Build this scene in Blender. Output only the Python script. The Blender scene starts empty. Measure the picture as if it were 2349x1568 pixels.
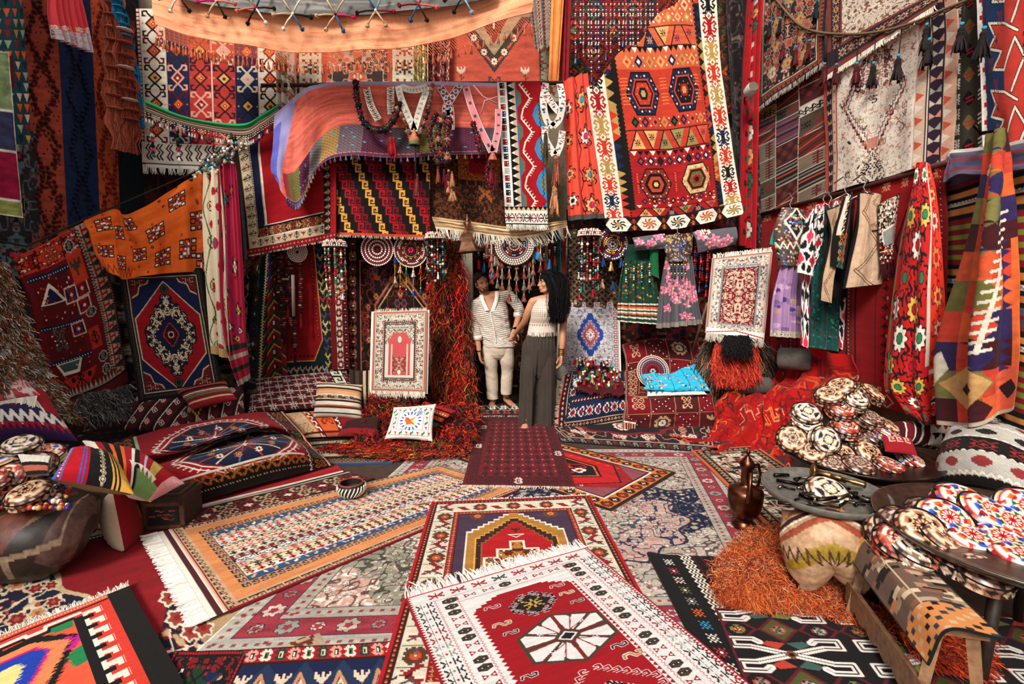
import bpy,math,random
import numpy as np
from mathutils import Vector,Matrix,Euler

SC = bpy.context.scene
COL = SC.collection
R = random.Random(7)
RN = np.random.RandomState(5)
PI = math.pi

# ------------------------------------------------------------------ camera, sky, sun, exposure
IW,IH,FOC = 2349.,1568.,1100.
PITCH = math.radians(6.95)
CAM = np.array([0.,0.,1.55])
cd = bpy.data.cameras.new('camera'); cam = bpy.data.objects.new('camera',cd); COL.objects.link(cam)
cam.location = CAM; cam.rotation_euler = (PI / 2 - PITCH,0,0)
cd.sensor_width = 36; cd.lens = 36 * FOC / IW; cd.clip_start = .05; cd.clip_end = 100
SC.camera = cam
wd = bpy.data.worlds.new('sky'); SC.world = wd; wd.use_nodes = True
nt = wd.node_tree; bg = nt.nodes['Background']
tc = nt.nodes.new('ShaderNodeTexCoord'); sp = nt.nodes.new('ShaderNodeSeparateXYZ'); cr = nt.nodes.new('ShaderNodeValToRGB')
nt.links.new(tc.outputs['Generated'],sp.inputs[0]); nt.links.new(sp.outputs['Z'],cr.inputs[0]); nt.links.new(cr.outputs[0],bg.inputs[0])
cr.color_ramp.elements[0].position = 0.0; cr.color_ramp.elements[0].color = (.72,.66,.60,1)
cr.color_ramp.elements[1].position = .6; cr.color_ramp.elements[1].color = (1,1,1,1)
bg.inputs[1].default_value = 0.95
sl = bpy.data.lights.new('sun','SUN'); sun = bpy.data.objects.new('sun',sl); COL.objects.link(sun)
sl.energy = 3.6; sl.angle = math.radians(18); sl.color = (1,.95,.88)
sun.rotation_euler = (math.radians(51),0,math.radians(-24)); sun.location = (0,-3,9)
SC.view_settings.view_transform = 'Standard'; SC.view_settings.look = 'None'; SC.view_settings.gamma = 1
SC.view_settings.exposure = 0.36
SC.view_settings.use_curve_mapping = False

# ------------------------------------------------------------------ a pixel of the photograph to a point of the place
CP,SP_ = math.cos(PITCH),math.sin(PITCH)
def ray(px,py):
    x = (px - IW / 2) / FOC; y = -(py - IH / 2) / FOC
    return np.array([x,CP + y * SP_,-SP_ + y * CP])
def PY(px,py,Y): d = ray(px,py); return CAM + d * (Y / d[1])
def PX(px,py,X): d = ray(px,py); return CAM + d * (X / d[0])
def PZ(px,py,z=0.): d = ray(px,py); return CAM + d * ((z - CAM[2]) / d[2])
def P3(p,pl):
    k,v = pl
    if len(p) > 2: v = p[2]
    return PY(p[0],p[1],v) if k == 'Y' else PX(p[0],p[1],v) if k == 'X' else PZ(p[0],p[1],v)

# ------------------------------------------------------------------ colours
PAL = dict(r='#b3121c',R='#5c0a12',k='#100d10',n='#141d42',w='#efe3d0',o='#ea6426',y='#dba347',g='#1d5b3c',t='#2a93b8',b='#5a3524',
           p='#e0705a',s='#8d8880',v='#3b2763',l='#8fb4c6',m='#d01f62',e='#cfae86',d='#2b1614',c='#f6efe6',q='#7a2420',f='#d83a24',
           G='#6f7438',B='#2456c0',Y='#f2d54a',a='#93301f',z='#3a3532',P='#eab1a0',N='#0d2b57',u='#a98a5e',x='#c22a30',h='#3d5a52',i='#e9a58a')
def col(c):
    if isinstance(c,(tuple,list,np.ndarray)): return np.array(c,float)
    c = PAL.get(c,c)
    return np.array([int(c[i:i + 2],16) / 255. for i in (1,3,5)])
def lin(c):
    c = col(c); return np.where(c <= .04045,c / 12.92,((c + .055) / 1.055) ** 2.4)

_T = np.random.RandomState(11).rand(64,256,256).astype(np.float32)
def vn(x,y,s=0):
    x = np.asarray(x,float); y = np.asarray(y,float); T = _T[s % 64]
    xi = np.floor(x).astype(int); yi = np.floor(y).astype(int); fx = x - xi; fy = y - yi
    fx = fx * fx * (3 - 2 * fx); fy = fy * fy * (3 - 2 * fy)
    a = T[yi % 256,xi % 256]; b = T[yi % 256,(xi + 1) % 256]; c = T[(yi + 1) % 256,xi % 256]; d = T[(yi + 1) % 256,(xi + 1) % 256]
    return (a * (1 - fx) + b * fx) * (1 - fy) + (c * (1 - fx) + d * fx) * fy

# ------------------------------------------------------------------ woven motifs
MOT = dict(
 hook=".11...11.|1..1.1..1|1.1.1.1.1|1...1...1|.1.121.1.|..12221..|.1.121.1.|1...1...1|1.1.1.1.1|1..1.1..1|.11...11.",
 dia="....1....|...121...|..12221..|.1223221.|122333221|.1223221.|..12221..|...121...|....1....",
 star="1...1...1|.1.1.1.1.|..12221..|.1.232.1.|112333211|.1.232.1.|..12221..|.1.1.1.1.|1...1...1",
 flw="..11.11..|.1111111.|111222111|.1123211.|..12321..|.1123211.|111222111|.1111111.|..11.11..",
 bird="..1......|.11.....1|1.1....11|..11..111|..111111.|...1111..|....11...|....1.1..",
 S=".11111|11...1|1.....|11111.|....11|1...11|11111.",
 key="1111111.|1111111.|11...11.|11.1.11.|11.1111.|11......|11111111|11111111",
 X="1.....1|11...11|.11.11.|..111..|.11.11.|11...11|1.....1",
 K="1...1.|1..11.|1.11..|111...|1.11..|1..11.|1...1.",
 hex="..111..|.12221.|1223221|1233321|1223221|.12221.|..111..",
 ro="...11.11...|..1111111..|.112222211.|11223332211|11233333211|.123343321.|11233333211|11223332211|.112222211.|..1111111..|...11.11...",
 tul="1..1..1|11.1.11|1111111|.11111.|..111..|...2...|..22...|...2.2.|...22..|...2...",
 tree="...1...|..111..|.1.1.1.|..111..|.1.1.1.|1..1..1|.1.1.1.|..111..|...1...",
 leaf="...1.|..11.|.111.|1111.|111..|11...|2....",
 arw="...1...|..111..|.11111.|1111111|..222..|..222..",
 T="11111|..1..|..1..|..1..|11111",dot="1",sq="111|121|111",plus=".1.|111|.1.",dd=".1.|121|.1.",
 cren="111111.|1....1.|1.11.1.|1.1..11",wave="11....|1.1..1|1..11.|......",run="1111..|1..1..|1.11..|1....1|111111",
 rams="11...11|1.1.1.1|1..1..1|.1.1.1.|..121..|.12221.|..121..|.1.1.1.|1..1..1|1.1.1.1|11...11",
 comb="1.1.1.1|1111111|...1...|1111111|1.1.1.1",hand="1.1.1|11111|.111.|..1..|..1..",cross="..1..|..1..|11211|..1..|..1..",tri="...1...|..121..|.12221.|1222221",
 spider="1..1..1|.1.1.1.|..121..|1112111|..121..|.1.1.1.|1..1..1",bot="..11.|.1..1|1.2.1|1.22.|1.2.1|.1..1|..11.")
MOT = {k: np.array([[0 if ch == '.' else int(ch) for ch in (row + '.' * 20)[:max(map(len,v.split('|')))]] for row in v.split('|')]) for k,v in MOT.items()}

class Cv:
    """a woven or printed design, one cell per knot"""
    def __init__(s,w,h,bg='r'):
        s.w,s.h = w,h; s.a = np.empty((h,w,3)); s.a[:] = col(bg); s.m = None
    def _b(s,x0,y0,x1,y1):
        x0 = max(0,int(math.floor(x0))); y0 = max(0,int(math.floor(y0))); x1 = min(s.w,int(math.ceil(x1))); y1 = min(s.h,int(math.ceil(y1)))
        if x1 <= x0 or y1 <= y0: return None
        X,Y = np.meshgrid(np.arange(x0,x1) + .5,np.arange(y0,y1) + .5)
        return s.a[y0:y1,x0:x1],X,Y
    def rect(s,x0,y0,x1,y1,c):
        x0,x1 = sorted((x0,x1)); y0,y1 = sorted((y0,y1))
        s.a[max(0,int(round(y0))):max(0,int(round(y1))),max(0,int(round(x0))):max(0,int(round(x1)))] = col(c); return s
    def poly(s,P,c):
        P = np.array(P,float); b = s._b(*P.min(0),*P.max(0))
        if b is None: return s
        a,X,Y = b; m = np.zeros(X.shape,bool); n = len(P)
        for i in range(n):
            x0,y0 = P[i]; x1,y1 = P[(i + 1) % n]
            if y0 == y1: continue
            m ^= ((y0 > Y) != (y1 > Y)) & (X < (x1 - x0) * (Y - y0) / (y1 - y0) + x0)
        a[m] = col(c); return s
    def line(s,P,wd,c,close=False):
        P = list(P)
        if close: P.append(P[0])
        for (x0,y0),(x1,y1) in zip(P,P[1:]):
            b = s._b(min(x0,x1) - wd,min(y0,y1) - wd,max(x0,x1) + wd,max(y0,y1) + wd)
            if b is None: continue
            a,X,Y = b; dx,dy = x1 - x0,y1 - y0; L = dx * dx + dy * dy + 1e-9
            t = np.clip(((X - x0) * dx + (Y - y0) * dy) / L,0,1)
            a[np.hypot(X - x0 - t * dx,Y - y0 - t * dy) <= wd / 2 + .15] = col(c)
        return s
    def disc(s,cx,cy,rx,ry,c,n=0,amp=0,ph=0):
        k = 1 + amp; b = s._b(cx - rx * k,cy - ry * k,cx + rx * k,cy + ry * k)
        if b is None: return s
        a,X,Y = b; x = (X - cx) / rx; y = (Y - cy) / ry; t = np.arctan2(y,x)
        a[np.hypot(x,y) <= 1 + amp * np.cos(n * t + ph)] = col(c); return s
    def st(s,m,cx,cy,k=1,cs='wkr',rot=0,fl=0,ky=None):
        if isinstance(cs,str) and cs[0] == '#': cs = (cs,)
        M = np.rot90(MOT[m],rot)
        if fl: M = M[:,::-1]
        ky = ky or k; w = max(1,int(round(M.shape[1] * k))); h = max(1,int(round(M.shape[0] * ky)))
        iy = np.minimum((np.arange(h) / ky).astype(int),M.shape[0] - 1); ix = np.minimum((np.arange(w) / k).astype(int),M.shape[1] - 1)
        M = M[iy][:,ix]; x0 = int(round(cx - w / 2)); y0 = int(round(cy - h / 2))
        X0,Y0 = max(0,x0),max(0,y0); X1,Y1 = min(s.w,x0 + w),min(s.h,y0 + h)
        if X1 <= X0 or Y1 <= Y0: return s
        M = M[Y0 - y0:Y1 - y0,X0 - x0:X1 - x0]; a = s.a[Y0:Y1,X0:X1]
        for i,c in enumerate(cs):
            a[M == i + 1] = col(c)
        return s
    def rep(s,m,x0,y0,x1,y1,cs,k=1,n=None,rot=0,fl=0):
        if isinstance(cs,str): cs = [cs]
        w,h = x1 - x0,y1 - y0; L = max(w,h); M = MOT[m]; sz = max(M.shape) * k
        n = n or max(1,int(L / (sz + 1)))
        for i in range(n):
            t = (i + .5) / n; c = cs[i % len(cs)]
            f = (i % 2) if fl == 2 else fl
            if w >= h: s.st(m,x0 + t * w,(y0 + y1) / 2,k,c,rot,f)
            else: s.st(m,(x0 + x1) / 2,y0 + t * h,k,c,rot + 1,f)
        return s
    def frame(s,i,wd,c):
        w,h = s.w,s.h
        s.rect(i,i,w - i,i + wd,c); s.rect(i,h - i - wd,w - i,h - i,c); s.rect(i,i,i + wd,h - i,c); s.rect(w - i - wd,i,w - i,h - i,c); return s
    def border(s,i,wd,bgc,m=None,cs=('w',),k=1,sp=None,fl=0):
        s.frame(i,wd,bgc); w,h = s.w,s.h
        if m:
            M = max(MOT[m].shape) * k + 1; nx = int((w - 2 * i - 2 * wd) / (sp or M)); ny = int((h - 2 * i) / (sp or M))
            s.rep(m,i + wd,i,w - i - wd,i + wd,cs,k,nx,0,fl); s.rep(m,i + wd,h - i - wd,w - i - wd,h - i,cs,k,nx,2,fl)
            s.rep(m,i,i,i + wd,h - i,cs,k,ny,0,fl); s.rep(m,w - i - wd,i,w - i,h - i,cs,k,ny,2,fl)
        return s
    def zig(s,x0,y0,x1,y1,n,c,wd=0,flip=0):
        """teeth (wd 0) or a zigzag line along the longer side"""
        w,h = x1 - x0,y1 - y0; P = []
        for i in range(2 * n + 1):
            t = i / (2 * n); q = (i + flip) % 2
            P.append((x0 + t * w,y1 if q else y0) if w >= h else (x1 if q else x0,y0 + t * h))
        if wd: return s.line(P,wd,c)
        P += [(x1,y0),(x0,y0)] if w >= h else [(x0,y1),(x0,y0)]
        return s.poly(P,c)
    def ram(s,cx,cy,rx,ry,cs='kwo',lw=1.6):
        a,b,c = cs[0],cs[1],cs[2]
        for f in (-1,1):
            for g in (-1,1):
                s.line([(cx,cy + g * ry * .45),(cx + f * rx * .45,cy + g * ry * .78),(cx + f * rx * .55,cy + g * ry),(cx + f * rx * .95,cy + g * ry * .95),(cx + f * rx,cy + g * ry * .62),(cx + f * rx * .72,cy + g * ry * .6)],lw,a)
        s.poly([(cx,cy - ry * .62),(cx + rx * .75,cy),(cx,cy + ry * .62),(cx - rx * .75,cy)],a)
        s.poly([(cx,cy - ry * .42),(cx + rx * .5,cy),(cx,cy + ry * .42),(cx - rx * .5,cy)],b)
        s.poly([(cx,cy - ry * .22),(cx + rx * .28,cy),(cx,cy + ry * .22),(cx - rx * .28,cy)],c); return s
    def orn(s,x0,y0,x1,y1,cs='bwro',seed=0,sc=9,nf=10,fk=4,th=.055,msk=None,my=True,dens=.70):
        b = s._b(x0,y0,x1,y1)
        if b is None: return s
        a,X,Y = b; cx,cy = (x0 + x1) / 2,(y0 + y1) / 2
        x = np.abs(X - cx); y = np.abs(Y - cy) if my else Y - y0
        n = vn(x / sc + 3,y / sc + 7,seed) ; n2 = vn(x / sc * 1.9 + 31,y / sc * 1.9 + 17,seed + 1)
        ok = np.ones(X.shape,bool) if msk is None else np.logical_and.reduce([np.abs(a - col(msk)).sum(2) < .02])
        a[(n2 > dens) & ok] = col(cs[1]); a[(n2 > dens + .12) & ok] = col(cs[2]); a[(np.abs(n - .5) < th) & ok] = col(cs[0])
        rs = random.Random(seed * 7 + 1); fc = cs[3:] or cs[2:]
        for i in range(nf):
            fx = rs.uniform(0,(x1 - x0) / 2); fy = rs.uniform(0,(y1 - y0) / 2 if my else y1 - y0); r = fk * rs.uniform(.6,1.15); c = fc[i % len(fc)]
            for sx in (-1,1):
                for sy in ((-1,1) if my else (0,)):
                    px,py = cx + sx * fx,(cy + sy * fy if my else y0 + fy)
                    if msk is not None and not (0 <= int(py) < s.h and 0 <= int(px) < s.w and ok[min(max(int(py) - max(0,int(y0)),0),ok.shape[0] - 1),min(max(int(px) - max(0,int(x0)),0),ok.shape[1] - 1)]): continue
                    if px - r < x0 or px + r > x1 or py - r < y0 or py + r > y1: continue
                    s.disc(px,py,r,r,cs[0],6,.15); s.disc(px,py,r * .75,r * .75,c,6,.18); s.disc(px,py,r * .3,r * .3,cs[1])
        return s
    def stripes(s,seq,vert=False):
        """seq of (relative width, colour)"""
        T = sum(q[0] for q in seq); t = 0
        for q in seq:
            L = s.w if vert else s.h; a,b = t / T * L,(t + q[0]) / T * L
            s.rect(*((a,0,b,s.h) if vert else (0,a,s.w,b)),q[1])
            if len(q) > 2:
                m,cs,k = q[2:5]; s.rep(m,*((a,0,b,s.h) if vert else (0,a,s.w,b)),cs,k)
            t += q[0]
        return s
    def mir(s):
        h = s.w // 2; s.a[:,s.w - h:] = s.a[:,:h][:,::-1]; return s
    def flipv(s): s.a = s.a[::-1].copy(); return s
    def wear(s,amt=.10,seed=3,sc=30):
        X,Y = np.meshgrid(np.arange(s.w),np.arange(s.h))
        n = .5 * vn(X / sc,Y / 5.,seed) + .3 * vn(X / 9.,Y / 3.,seed + 1) + .2 * vn(X / 1.5,Y / 1.5,seed + 2)
        s.a = np.clip(s.a * (1 + amt * 2 * (n - .5))[...,None],0,1); return s

# ------------------------------------------------------------------ materials (all node-based)
MATS = {}
def _mat(key):
    m = bpy.data.materials.new(key); m.use_nodes = True; MATS[key] = m
    return m,m.node_tree,m.node_tree.nodes['Principled BSDF']
def _mix(nt,a,b,fac,mode='MULTIPLY'):
    x = nt.nodes.new('ShaderNodeMix'); x.data_type = 'RGBA'; x.blend_type = mode
    x.inputs[0].default_value = fac; nt.links.new(a,x.inputs[6]); nt.links.new(b,x.inputs[7]); return x.outputs[2]
def fabric(key='wool',sc=260,bump=.35,dist=.004,rough=.95,sheen=.03,lo=.6,metal=0,spec=.2):
    if key in MATS: return MATS[key]
    m,nt,bs = _mat(key); N,L = nt.nodes,nt.links
    at = N.new('ShaderNodeAttribute'); at.attribute_name = 'Col'
    tc = N.new('ShaderNodeTexCoord'); no = N.new('ShaderNodeTexNoise'); no.inputs['Scale'].default_value = sc; no.inputs['Detail'].default_value = 2
    L.new(tc.outputs['Object'],no.inputs['Vector'])
    cr = N.new('ShaderNodeValToRGB'); cr.color_ramp.elements[0].position = .3; cr.color_ramp.elements[1].position = .7
    cr.color_ramp.elements[0].color = (lo,lo,lo,1); cr.color_ramp.elements[1].color = (1.0,1.0,1.0,1)
    L.new(no.outputs['Fac'],cr.inputs[0]); L.new(_mix(nt,at.outputs['Color'],cr.outputs[0],1),bs.inputs['Base Color'])
    bp = N.new('ShaderNodeBump'); bp.inputs['Strength'].default_value = bump; bp.inputs['Distance'].default_value = dist
    L.new(no.outputs['Fac'],bp.inputs['Height']); L.new(bp.outputs[0],bs.inputs['Normal'])
    bs.inputs['Roughness'].default_value = rough; bs.inputs['Metallic'].default_value = metal; bs.inputs['Specular IOR Level'].default_value = spec
    bs.inputs['Sheen Weight'].default_value = sheen
    return m
def M_(k):
    D = dict(wool={},kilim=dict(sc=420,bump=.5,dist=.003,lo=.7),smooth=dict(sc=60,bump=.08,lo=.88,rough=.8,sheen=.05),silk=dict(sc=500,bump=.15,lo=.85,rough=.6,sheen=.1),
             shag=dict(sc=90,bump=.2,lo=.6,rough=.9),wood=dict(sc=35,bump=.3,lo=.55,rough=.6,sheen=0,spec=.4),metal=dict(sc=25,bump=.12,lo=.55,rough=.33,metal=1,sheen=0,spec=.5),
             bead=dict(sc=80,bump=.05,lo=.85,rough=.3,sheen=0,spec=.5),stone=dict(sc=14,bump=.6,dist=.02,lo=.7,sheen=0),skin=dict(sc=30,bump=.05,lo=.93,rough=.5,sheen=.05,spec=.4),
             hair=dict(sc=120,bump=.3,lo=.35,rough=.7,sheen=0,spec=.12),leather=dict(sc=40,bump=.25,lo=.6,rough=.5,sheen=0,spec=.4),velvet=dict(sc=40,bump=.2,lo=.75,rough=.9,sheen=.05))
    return fabric(k,**D[k])

# ------------------------------------------------------------------ objects
WORLD = {}
def mk(name,V,loops,starts,C,mat='wool',parent=None,smooth=True):
    V = np.asarray(V,np.float32).reshape(-1,3)
    if parent is None:
        o3 = np.array([(V[:,0].min() + V[:,0].max()) / 2,(V[:,1].min() + V[:,1].max()) / 2,V[:,2].min()])
    else: o3 = WORLD[parent.name]
    me = bpy.data.meshes.new(name); n = len(V)
    me.vertices.add(n); me.vertices.foreach_set('co',(V - o3.astype(np.float32)).ravel())
    me.loops.add(len(loops)); me.loops.foreach_set('vertex_index',np.asarray(loops,np.int32))
    me.polygons.add(len(starts)); me.polygons.foreach_set('loop_start',np.asarray(starts,np.int32))
    me.update(calc_edges=True)
    if C is not None:
        at = me.color_attributes.new('Col','BYTE_COLOR','POINT'); c4 = np.ones((n,4),np.float32); c4[:,:3] = C
        at.data.foreach_set('color_srgb',c4.ravel())
    me.polygons.foreach_set('use_smooth',np.full(len(starts),smooth))
    me.materials.append(M_(mat) if isinstance(mat,str) else mat)
    o = bpy.data.objects.new(name,me); COL.objects.link(o); WORLD[o.name] = o3
    if parent is None: o.location = o3
    else: o.parent = parent
    return o
def tag(o,label=None,cat=None,group=None,kind=None):
    if label: o['label'] = label
    if cat: o['category'] = cat
    if group: o['group'] = group
    if kind: o['kind'] = kind
    return o
def empty(name,loc,label=None,cat=None,group=None):
    o = bpy.data.objects.new(name,None); COL.objects.link(o); o.empty_display_size = .1
    o.location = tuple(loc); WORLD[o.name] = np.array(loc,float); return tag(o,label,cat,group)
ORD = 'first second third fourth fifth sixth seventh eighth ninth tenth eleventh twelfth thirteenth fourteenth fifteenth sixteenth'.split()
def nth(x,xs): return ORD[sorted(xs).index(x)] + ' from the left'
def copy_tree(o,parent=None):
    c = o.copy(); COL.objects.link(c); c.parent = parent; WORLD[c.name] = WORLD[o.name]
    for ch in list(o.children): copy_tree(ch,c)
    return c

class MB:
    """gathers shapes with a colour per vertex, then links them as ONE mesh object"""
    def __init__(s): s.V,s.L,s.S,s.C,s.n,s.nl = [],[],[],[],0,0
    def add(s,V,F,c):
        V = np.asarray(V,float).reshape(-1,3); s.V.append(V)
        c = col(c) if not (isinstance(c,np.ndarray) and c.ndim == 2) else c
        s.C.append(np.broadcast_to(c,V.shape).copy())
        if isinstance(F,np.ndarray):
            s.L.append((F + s.n).ravel()); s.S.append(s.nl + np.arange(len(F)) * F.shape[1]); s.nl += F.size
        else:
            for f in F: s.L.append(np.array(f) + s.n); s.S.append(np.array([s.nl])); s.nl += len(f)
        s.n += len(V); return s
    def grid(s,P,c,closed_u=False):
        h,w = P.shape[:2]; i = np.arange(h * w).reshape(h,w)
        if closed_u: i = np.concatenate([i,i[:,:1]],1)
        F = np.stack([i[:-1,:-1],i[:-1,1:],i[1:,1:],i[1:,:-1]],-1).reshape(-1,4)
        if isinstance(c,np.ndarray) and c.ndim == 3: c = c.reshape(-1,3)
        return s.add(P.reshape(-1,3),F,c)
    def tube(s,pts,r,c,seg=7,flat=1.):
        pts = np.asarray(pts,float); n = len(pts); r = np.broadcast_to(np.asarray(r,float),(n,))
        T = np.gradient(pts,axis=0); T /= np.linalg.norm(T,axis=1)[:,None] + 1e-9
        up = np.array([0,0,1.]) if abs(T[0,2]) < .9 else np.array([1.,0,0]); A = []
        u = np.cross(T[0],up); u /= np.linalg.norm(u)
        for t in T:
            u = u - t * np.dot(u,t); u /= np.linalg.norm(u) + 1e-9; A.append((u.copy(),np.cross(t,u)))
        a = np.arange(seg) / seg * 2 * PI
        G = np.array([pts[i] + r[i] * (np.cos(a)[:,None] * A[i][0] + flat * np.sin(a)[:,None] * A[i][1]) for i in range(n)])
        cc = c
        if isinstance(c,np.ndarray) and c.ndim == 2: cc = np.repeat(c[:,None],seg,1)
        s.grid(G,cc,True)
        k = s.n; s.L.append(np.arange(k - n * seg,k - n * seg + seg)[::-1]); s.S.append(np.array([s.nl])); s.nl += seg
        s.L.append(np.arange(k - seg,k)); s.S.append(np.array([s.nl])); s.nl += seg
        return s
    def lathe(s,prof,o,c,seg=24,M=None,fn=None):
        """prof: (r, z) pairs; M a 3x3; fn(angle, k) -> radius factor"""
        prof = np.asarray(prof,float); a = np.arange(seg) / seg * 2 * PI
        rr = prof[:,0][:,None] * (np.ones(seg)[None] if fn is None else fn(a[None],np.arange(len(prof))[:,None]))
        G = np.stack([rr * np.cos(a),rr * np.sin(a),np.repeat(prof[:,1][:,None],seg,1)],-1)
        if M is not None: G = G @ np.asarray(M).T
        return s.grid(G + np.asarray(o,float),c,True)
    def ball(s,o,r,c,seg=10,M=None,nz=0,seed=0):
        r = np.broadcast_to(np.asarray(r,float),(3,)); t = np.linspace(.02,PI - .02,seg // 2 + 2); a = np.arange(seg) / seg * 2 * PI
        G = np.stack([np.sin(t)[:,None] * np.cos(a),np.sin(t)[:,None] * np.sin(a),np.repeat(np.cos(t)[:,None],seg,1)],-1)
        if nz: G = G * (1 + nz * (vn(G[...,0] * 5 + 20,G[...,2] * 5 + G[...,1] * 3 + 20,seed)[...,None] - .5))
        G = G * r
        if M is not None: G = G @ np.asarray(M).T
        return s.grid(G + np.asarray(o,float),c,True)
    def box(s,o,d,c,M=None,bev=0):
        x,y,z = np.asarray(d) / 2.; V = np.array([(i,j,k) for i in (-x,x) for j in (-y,y) for k in (-z,z)])
        if M is not None: V = V @ np.asarray(M).T
        return s.add(V + np.asarray(o,float),np.array([[0,1,3,2],[4,6,7,5],[0,4,5,1],[2,3,7,6],[0,2,6,4],[1,5,7,3]]),c)
    def strands(s,P,w,c,side=None):
        """P (n, k, 3) strand centre lines, w base width, c (n,3) or colour: flat tapering yarns"""
        n,k = P.shape[:2]; T = P[:,-1] - P[:,0]
        if side is None: side = np.cross(T,RN.normal(size=(n,3)))
        side = side / (np.linalg.norm(side,axis=1)[:,None] + 1e-9)
        tp = np.linspace(1,.45,k)[None,:,None] * np.broadcast_to(np.asarray(w,float),(n,))[:,None,None] / 2
        G = np.stack([P - side[:,None] * tp,P + side[:,None] * tp],2)
        i = np.arange(n * k * 2).reshape(n,k,2)
        F = np.stack([i[:,:-1,0],i[:,:-1,1],i[:,1:,1],i[:,1:,0]],-1).reshape(-1,4)
        c = np.broadcast_to(col(c) if isinstance(c,str) else c,(n,3))
        return s.add(G.reshape(-1,3),F,np.repeat(c,k * 2,0))
    def tassel(s,o,L,r,c,c2=None,n=9,head=True):
        """hanging yarn tassel with its knot"""
        o = np.asarray(o,float); c2 = c2 or c
        if head: s.ball(o - (0,0,r * .35),(r * .34,r * .34,r * .4),c2,8)
        s.lathe([(r * .1,0),(r * .36,-.08 * L),(r * .4,-.2 * L),(r * .28,-.26 * L),(r * .4,-.5 * L),(r * .5,-.85 * L),(.001,-L * .88)],o - (0,0,r * .4),np.clip(col(c) * .8,0,1),9)
        m = 22; a = RN.rand(m) * 6.28; f = RN.uniform(.45,.95,m); u = np.stack([np.cos(a),np.sin(a),0 * a],-1); t = np.array([.2,.32,.65,1.])
        P = o - (0,0,r * .4) + u[:,None] * (r * np.array([.36,.34,.62,.8])[None,:,None] * (.6 + .5 * f)[:,None,None]) - np.array([0,0,1.]) * (t[None] * L * RN.uniform(.88,1.05,(m,1)))[...,None]
        return s.strands(P,r * .3,np.clip(col(c) * RN.uniform(.7,1.3,(m,1)),0,1),np.stack([-u[:,1],u[:,0],u[:,2]],-1))
    def pom(s,o,r,c,n=46):
        o = np.asarray(o,float); s.ball(o,r * .8,c,8)
        D = RN.normal(size=(n,3)); D /= np.linalg.norm(D,axis=1)[:,None]
        t = np.linspace(.5,1.12,3); P = o + D[:,None] * (t[None,:,None] * r); return s.strands(P,r * .35,np.clip(col(c) * RN.uniform(.7,1.25,(n,1)),0,1))
    def build(s,name,mat='wool',parent=None,smooth=True):
        return mk(name,np.concatenate(s.V),np.concatenate(s.L),np.concatenate(s.S),np.concatenate(s.C),mat,parent,smooth)

def bmat(n,m,lin_):
    """weights of m control points for n samples, straight or Catmull-Rom"""
    t = np.linspace(0,m - 1,n); B = np.zeros((n,m)); i = np.minimum(t.astype(int),m - 2) if m > 1 else np.zeros(n,int); f = t - i
    r = np.arange(n)
    if lin_ or m < 3:
        B[r,i] += 1 - f; B[r,i + 1] += f; return B
    w = [-.5 * f + f * f - .5 * f ** 3,1 - 2.5 * f * f + 1.5 * f ** 3,.5 * f + 2 * f * f - 1.5 * f ** 3,-.5 * f * f + .5 * f ** 3]
    for k in range(4):
        j = i - 1 + k; lo = j < 0; hi = j > m - 1; ok = ~(lo | hi)
        B[r[ok],j[ok]] += w[k][ok]
        B[r[lo],0] += 2 * w[k][lo]; B[r[lo],1] -= w[k][lo]
        B[r[hi],m - 1] += 2 * w[k][hi]; B[r[hi],m - 2] -= w[k][hi]
    return B
def surf(ctrl,pl,nu,nv,lin_=False):
    m = max(map(len,ctrl)); C = np.array([bmat(m,len(row),len(row) < 3) @ np.array([P3(p,pl) for p in row]) for row in ctrl])
    return np.einsum('ij,jkc,lk->ilc',bmat(nv,C.shape[0],lin_),C,bmat(nu,C.shape[1],lin_))
def normals(P,face=True):
    N = np.cross(np.gradient(P,axis=1),np.gradient(P,axis=0)); N /= np.linalg.norm(N,axis=2)[...,None] + 1e-12
    if face:
        c = P.mean((0,1)); n = N.mean((0,1))
        if np.dot(n,CAM - c) < 0: N = -N
    return N
def fringe(parent,E,D,L,n,c='w',w=.006,jit=.25,name='fringe',seg=4,droop=0):
    """yarns along an edge E (k,3) going in direction D"""
    t = np.sort(RN.rand(n)) * (len(E) - 1); i = np.minimum(t.astype(int),len(E) - 2); f = (t - i)[:,None]
    A = E[i] * (1 - f) + E[i + 1] * f; D = np.broadcast_to(np.asarray(D,float),E.shape)[i]
    side = E[i + 1] - E[i]; side = side / (np.linalg.norm(side,axis=1)[:,None] + 1e-9); nn = np.cross(side,D)
    l = L * RN.uniform(.75,1.1,(n,1)); s = np.linspace(0,1,seg)
    j1 = RN.normal(size=(n,1)) * jit; j2 = RN.normal(size=(n,1)) * jit * .5
    P = A[:,None] + s[None,:,None] * (D * l)[:,None] + (s ** 2)[None,:,None] * (side * l * j1 + nn * l * j2)[:,None]
    P[...,2] -= droop * s[None] ** 2 * l
    b = MB(); cc = np.clip(col(c) * RN.uniform(.8,1.08,(n,1)),0,1); b.strands(P,w * RN.uniform(.7,1.3,n),cc,side + .5 * nn)
    return b.build(name,'smooth',parent)
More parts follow.
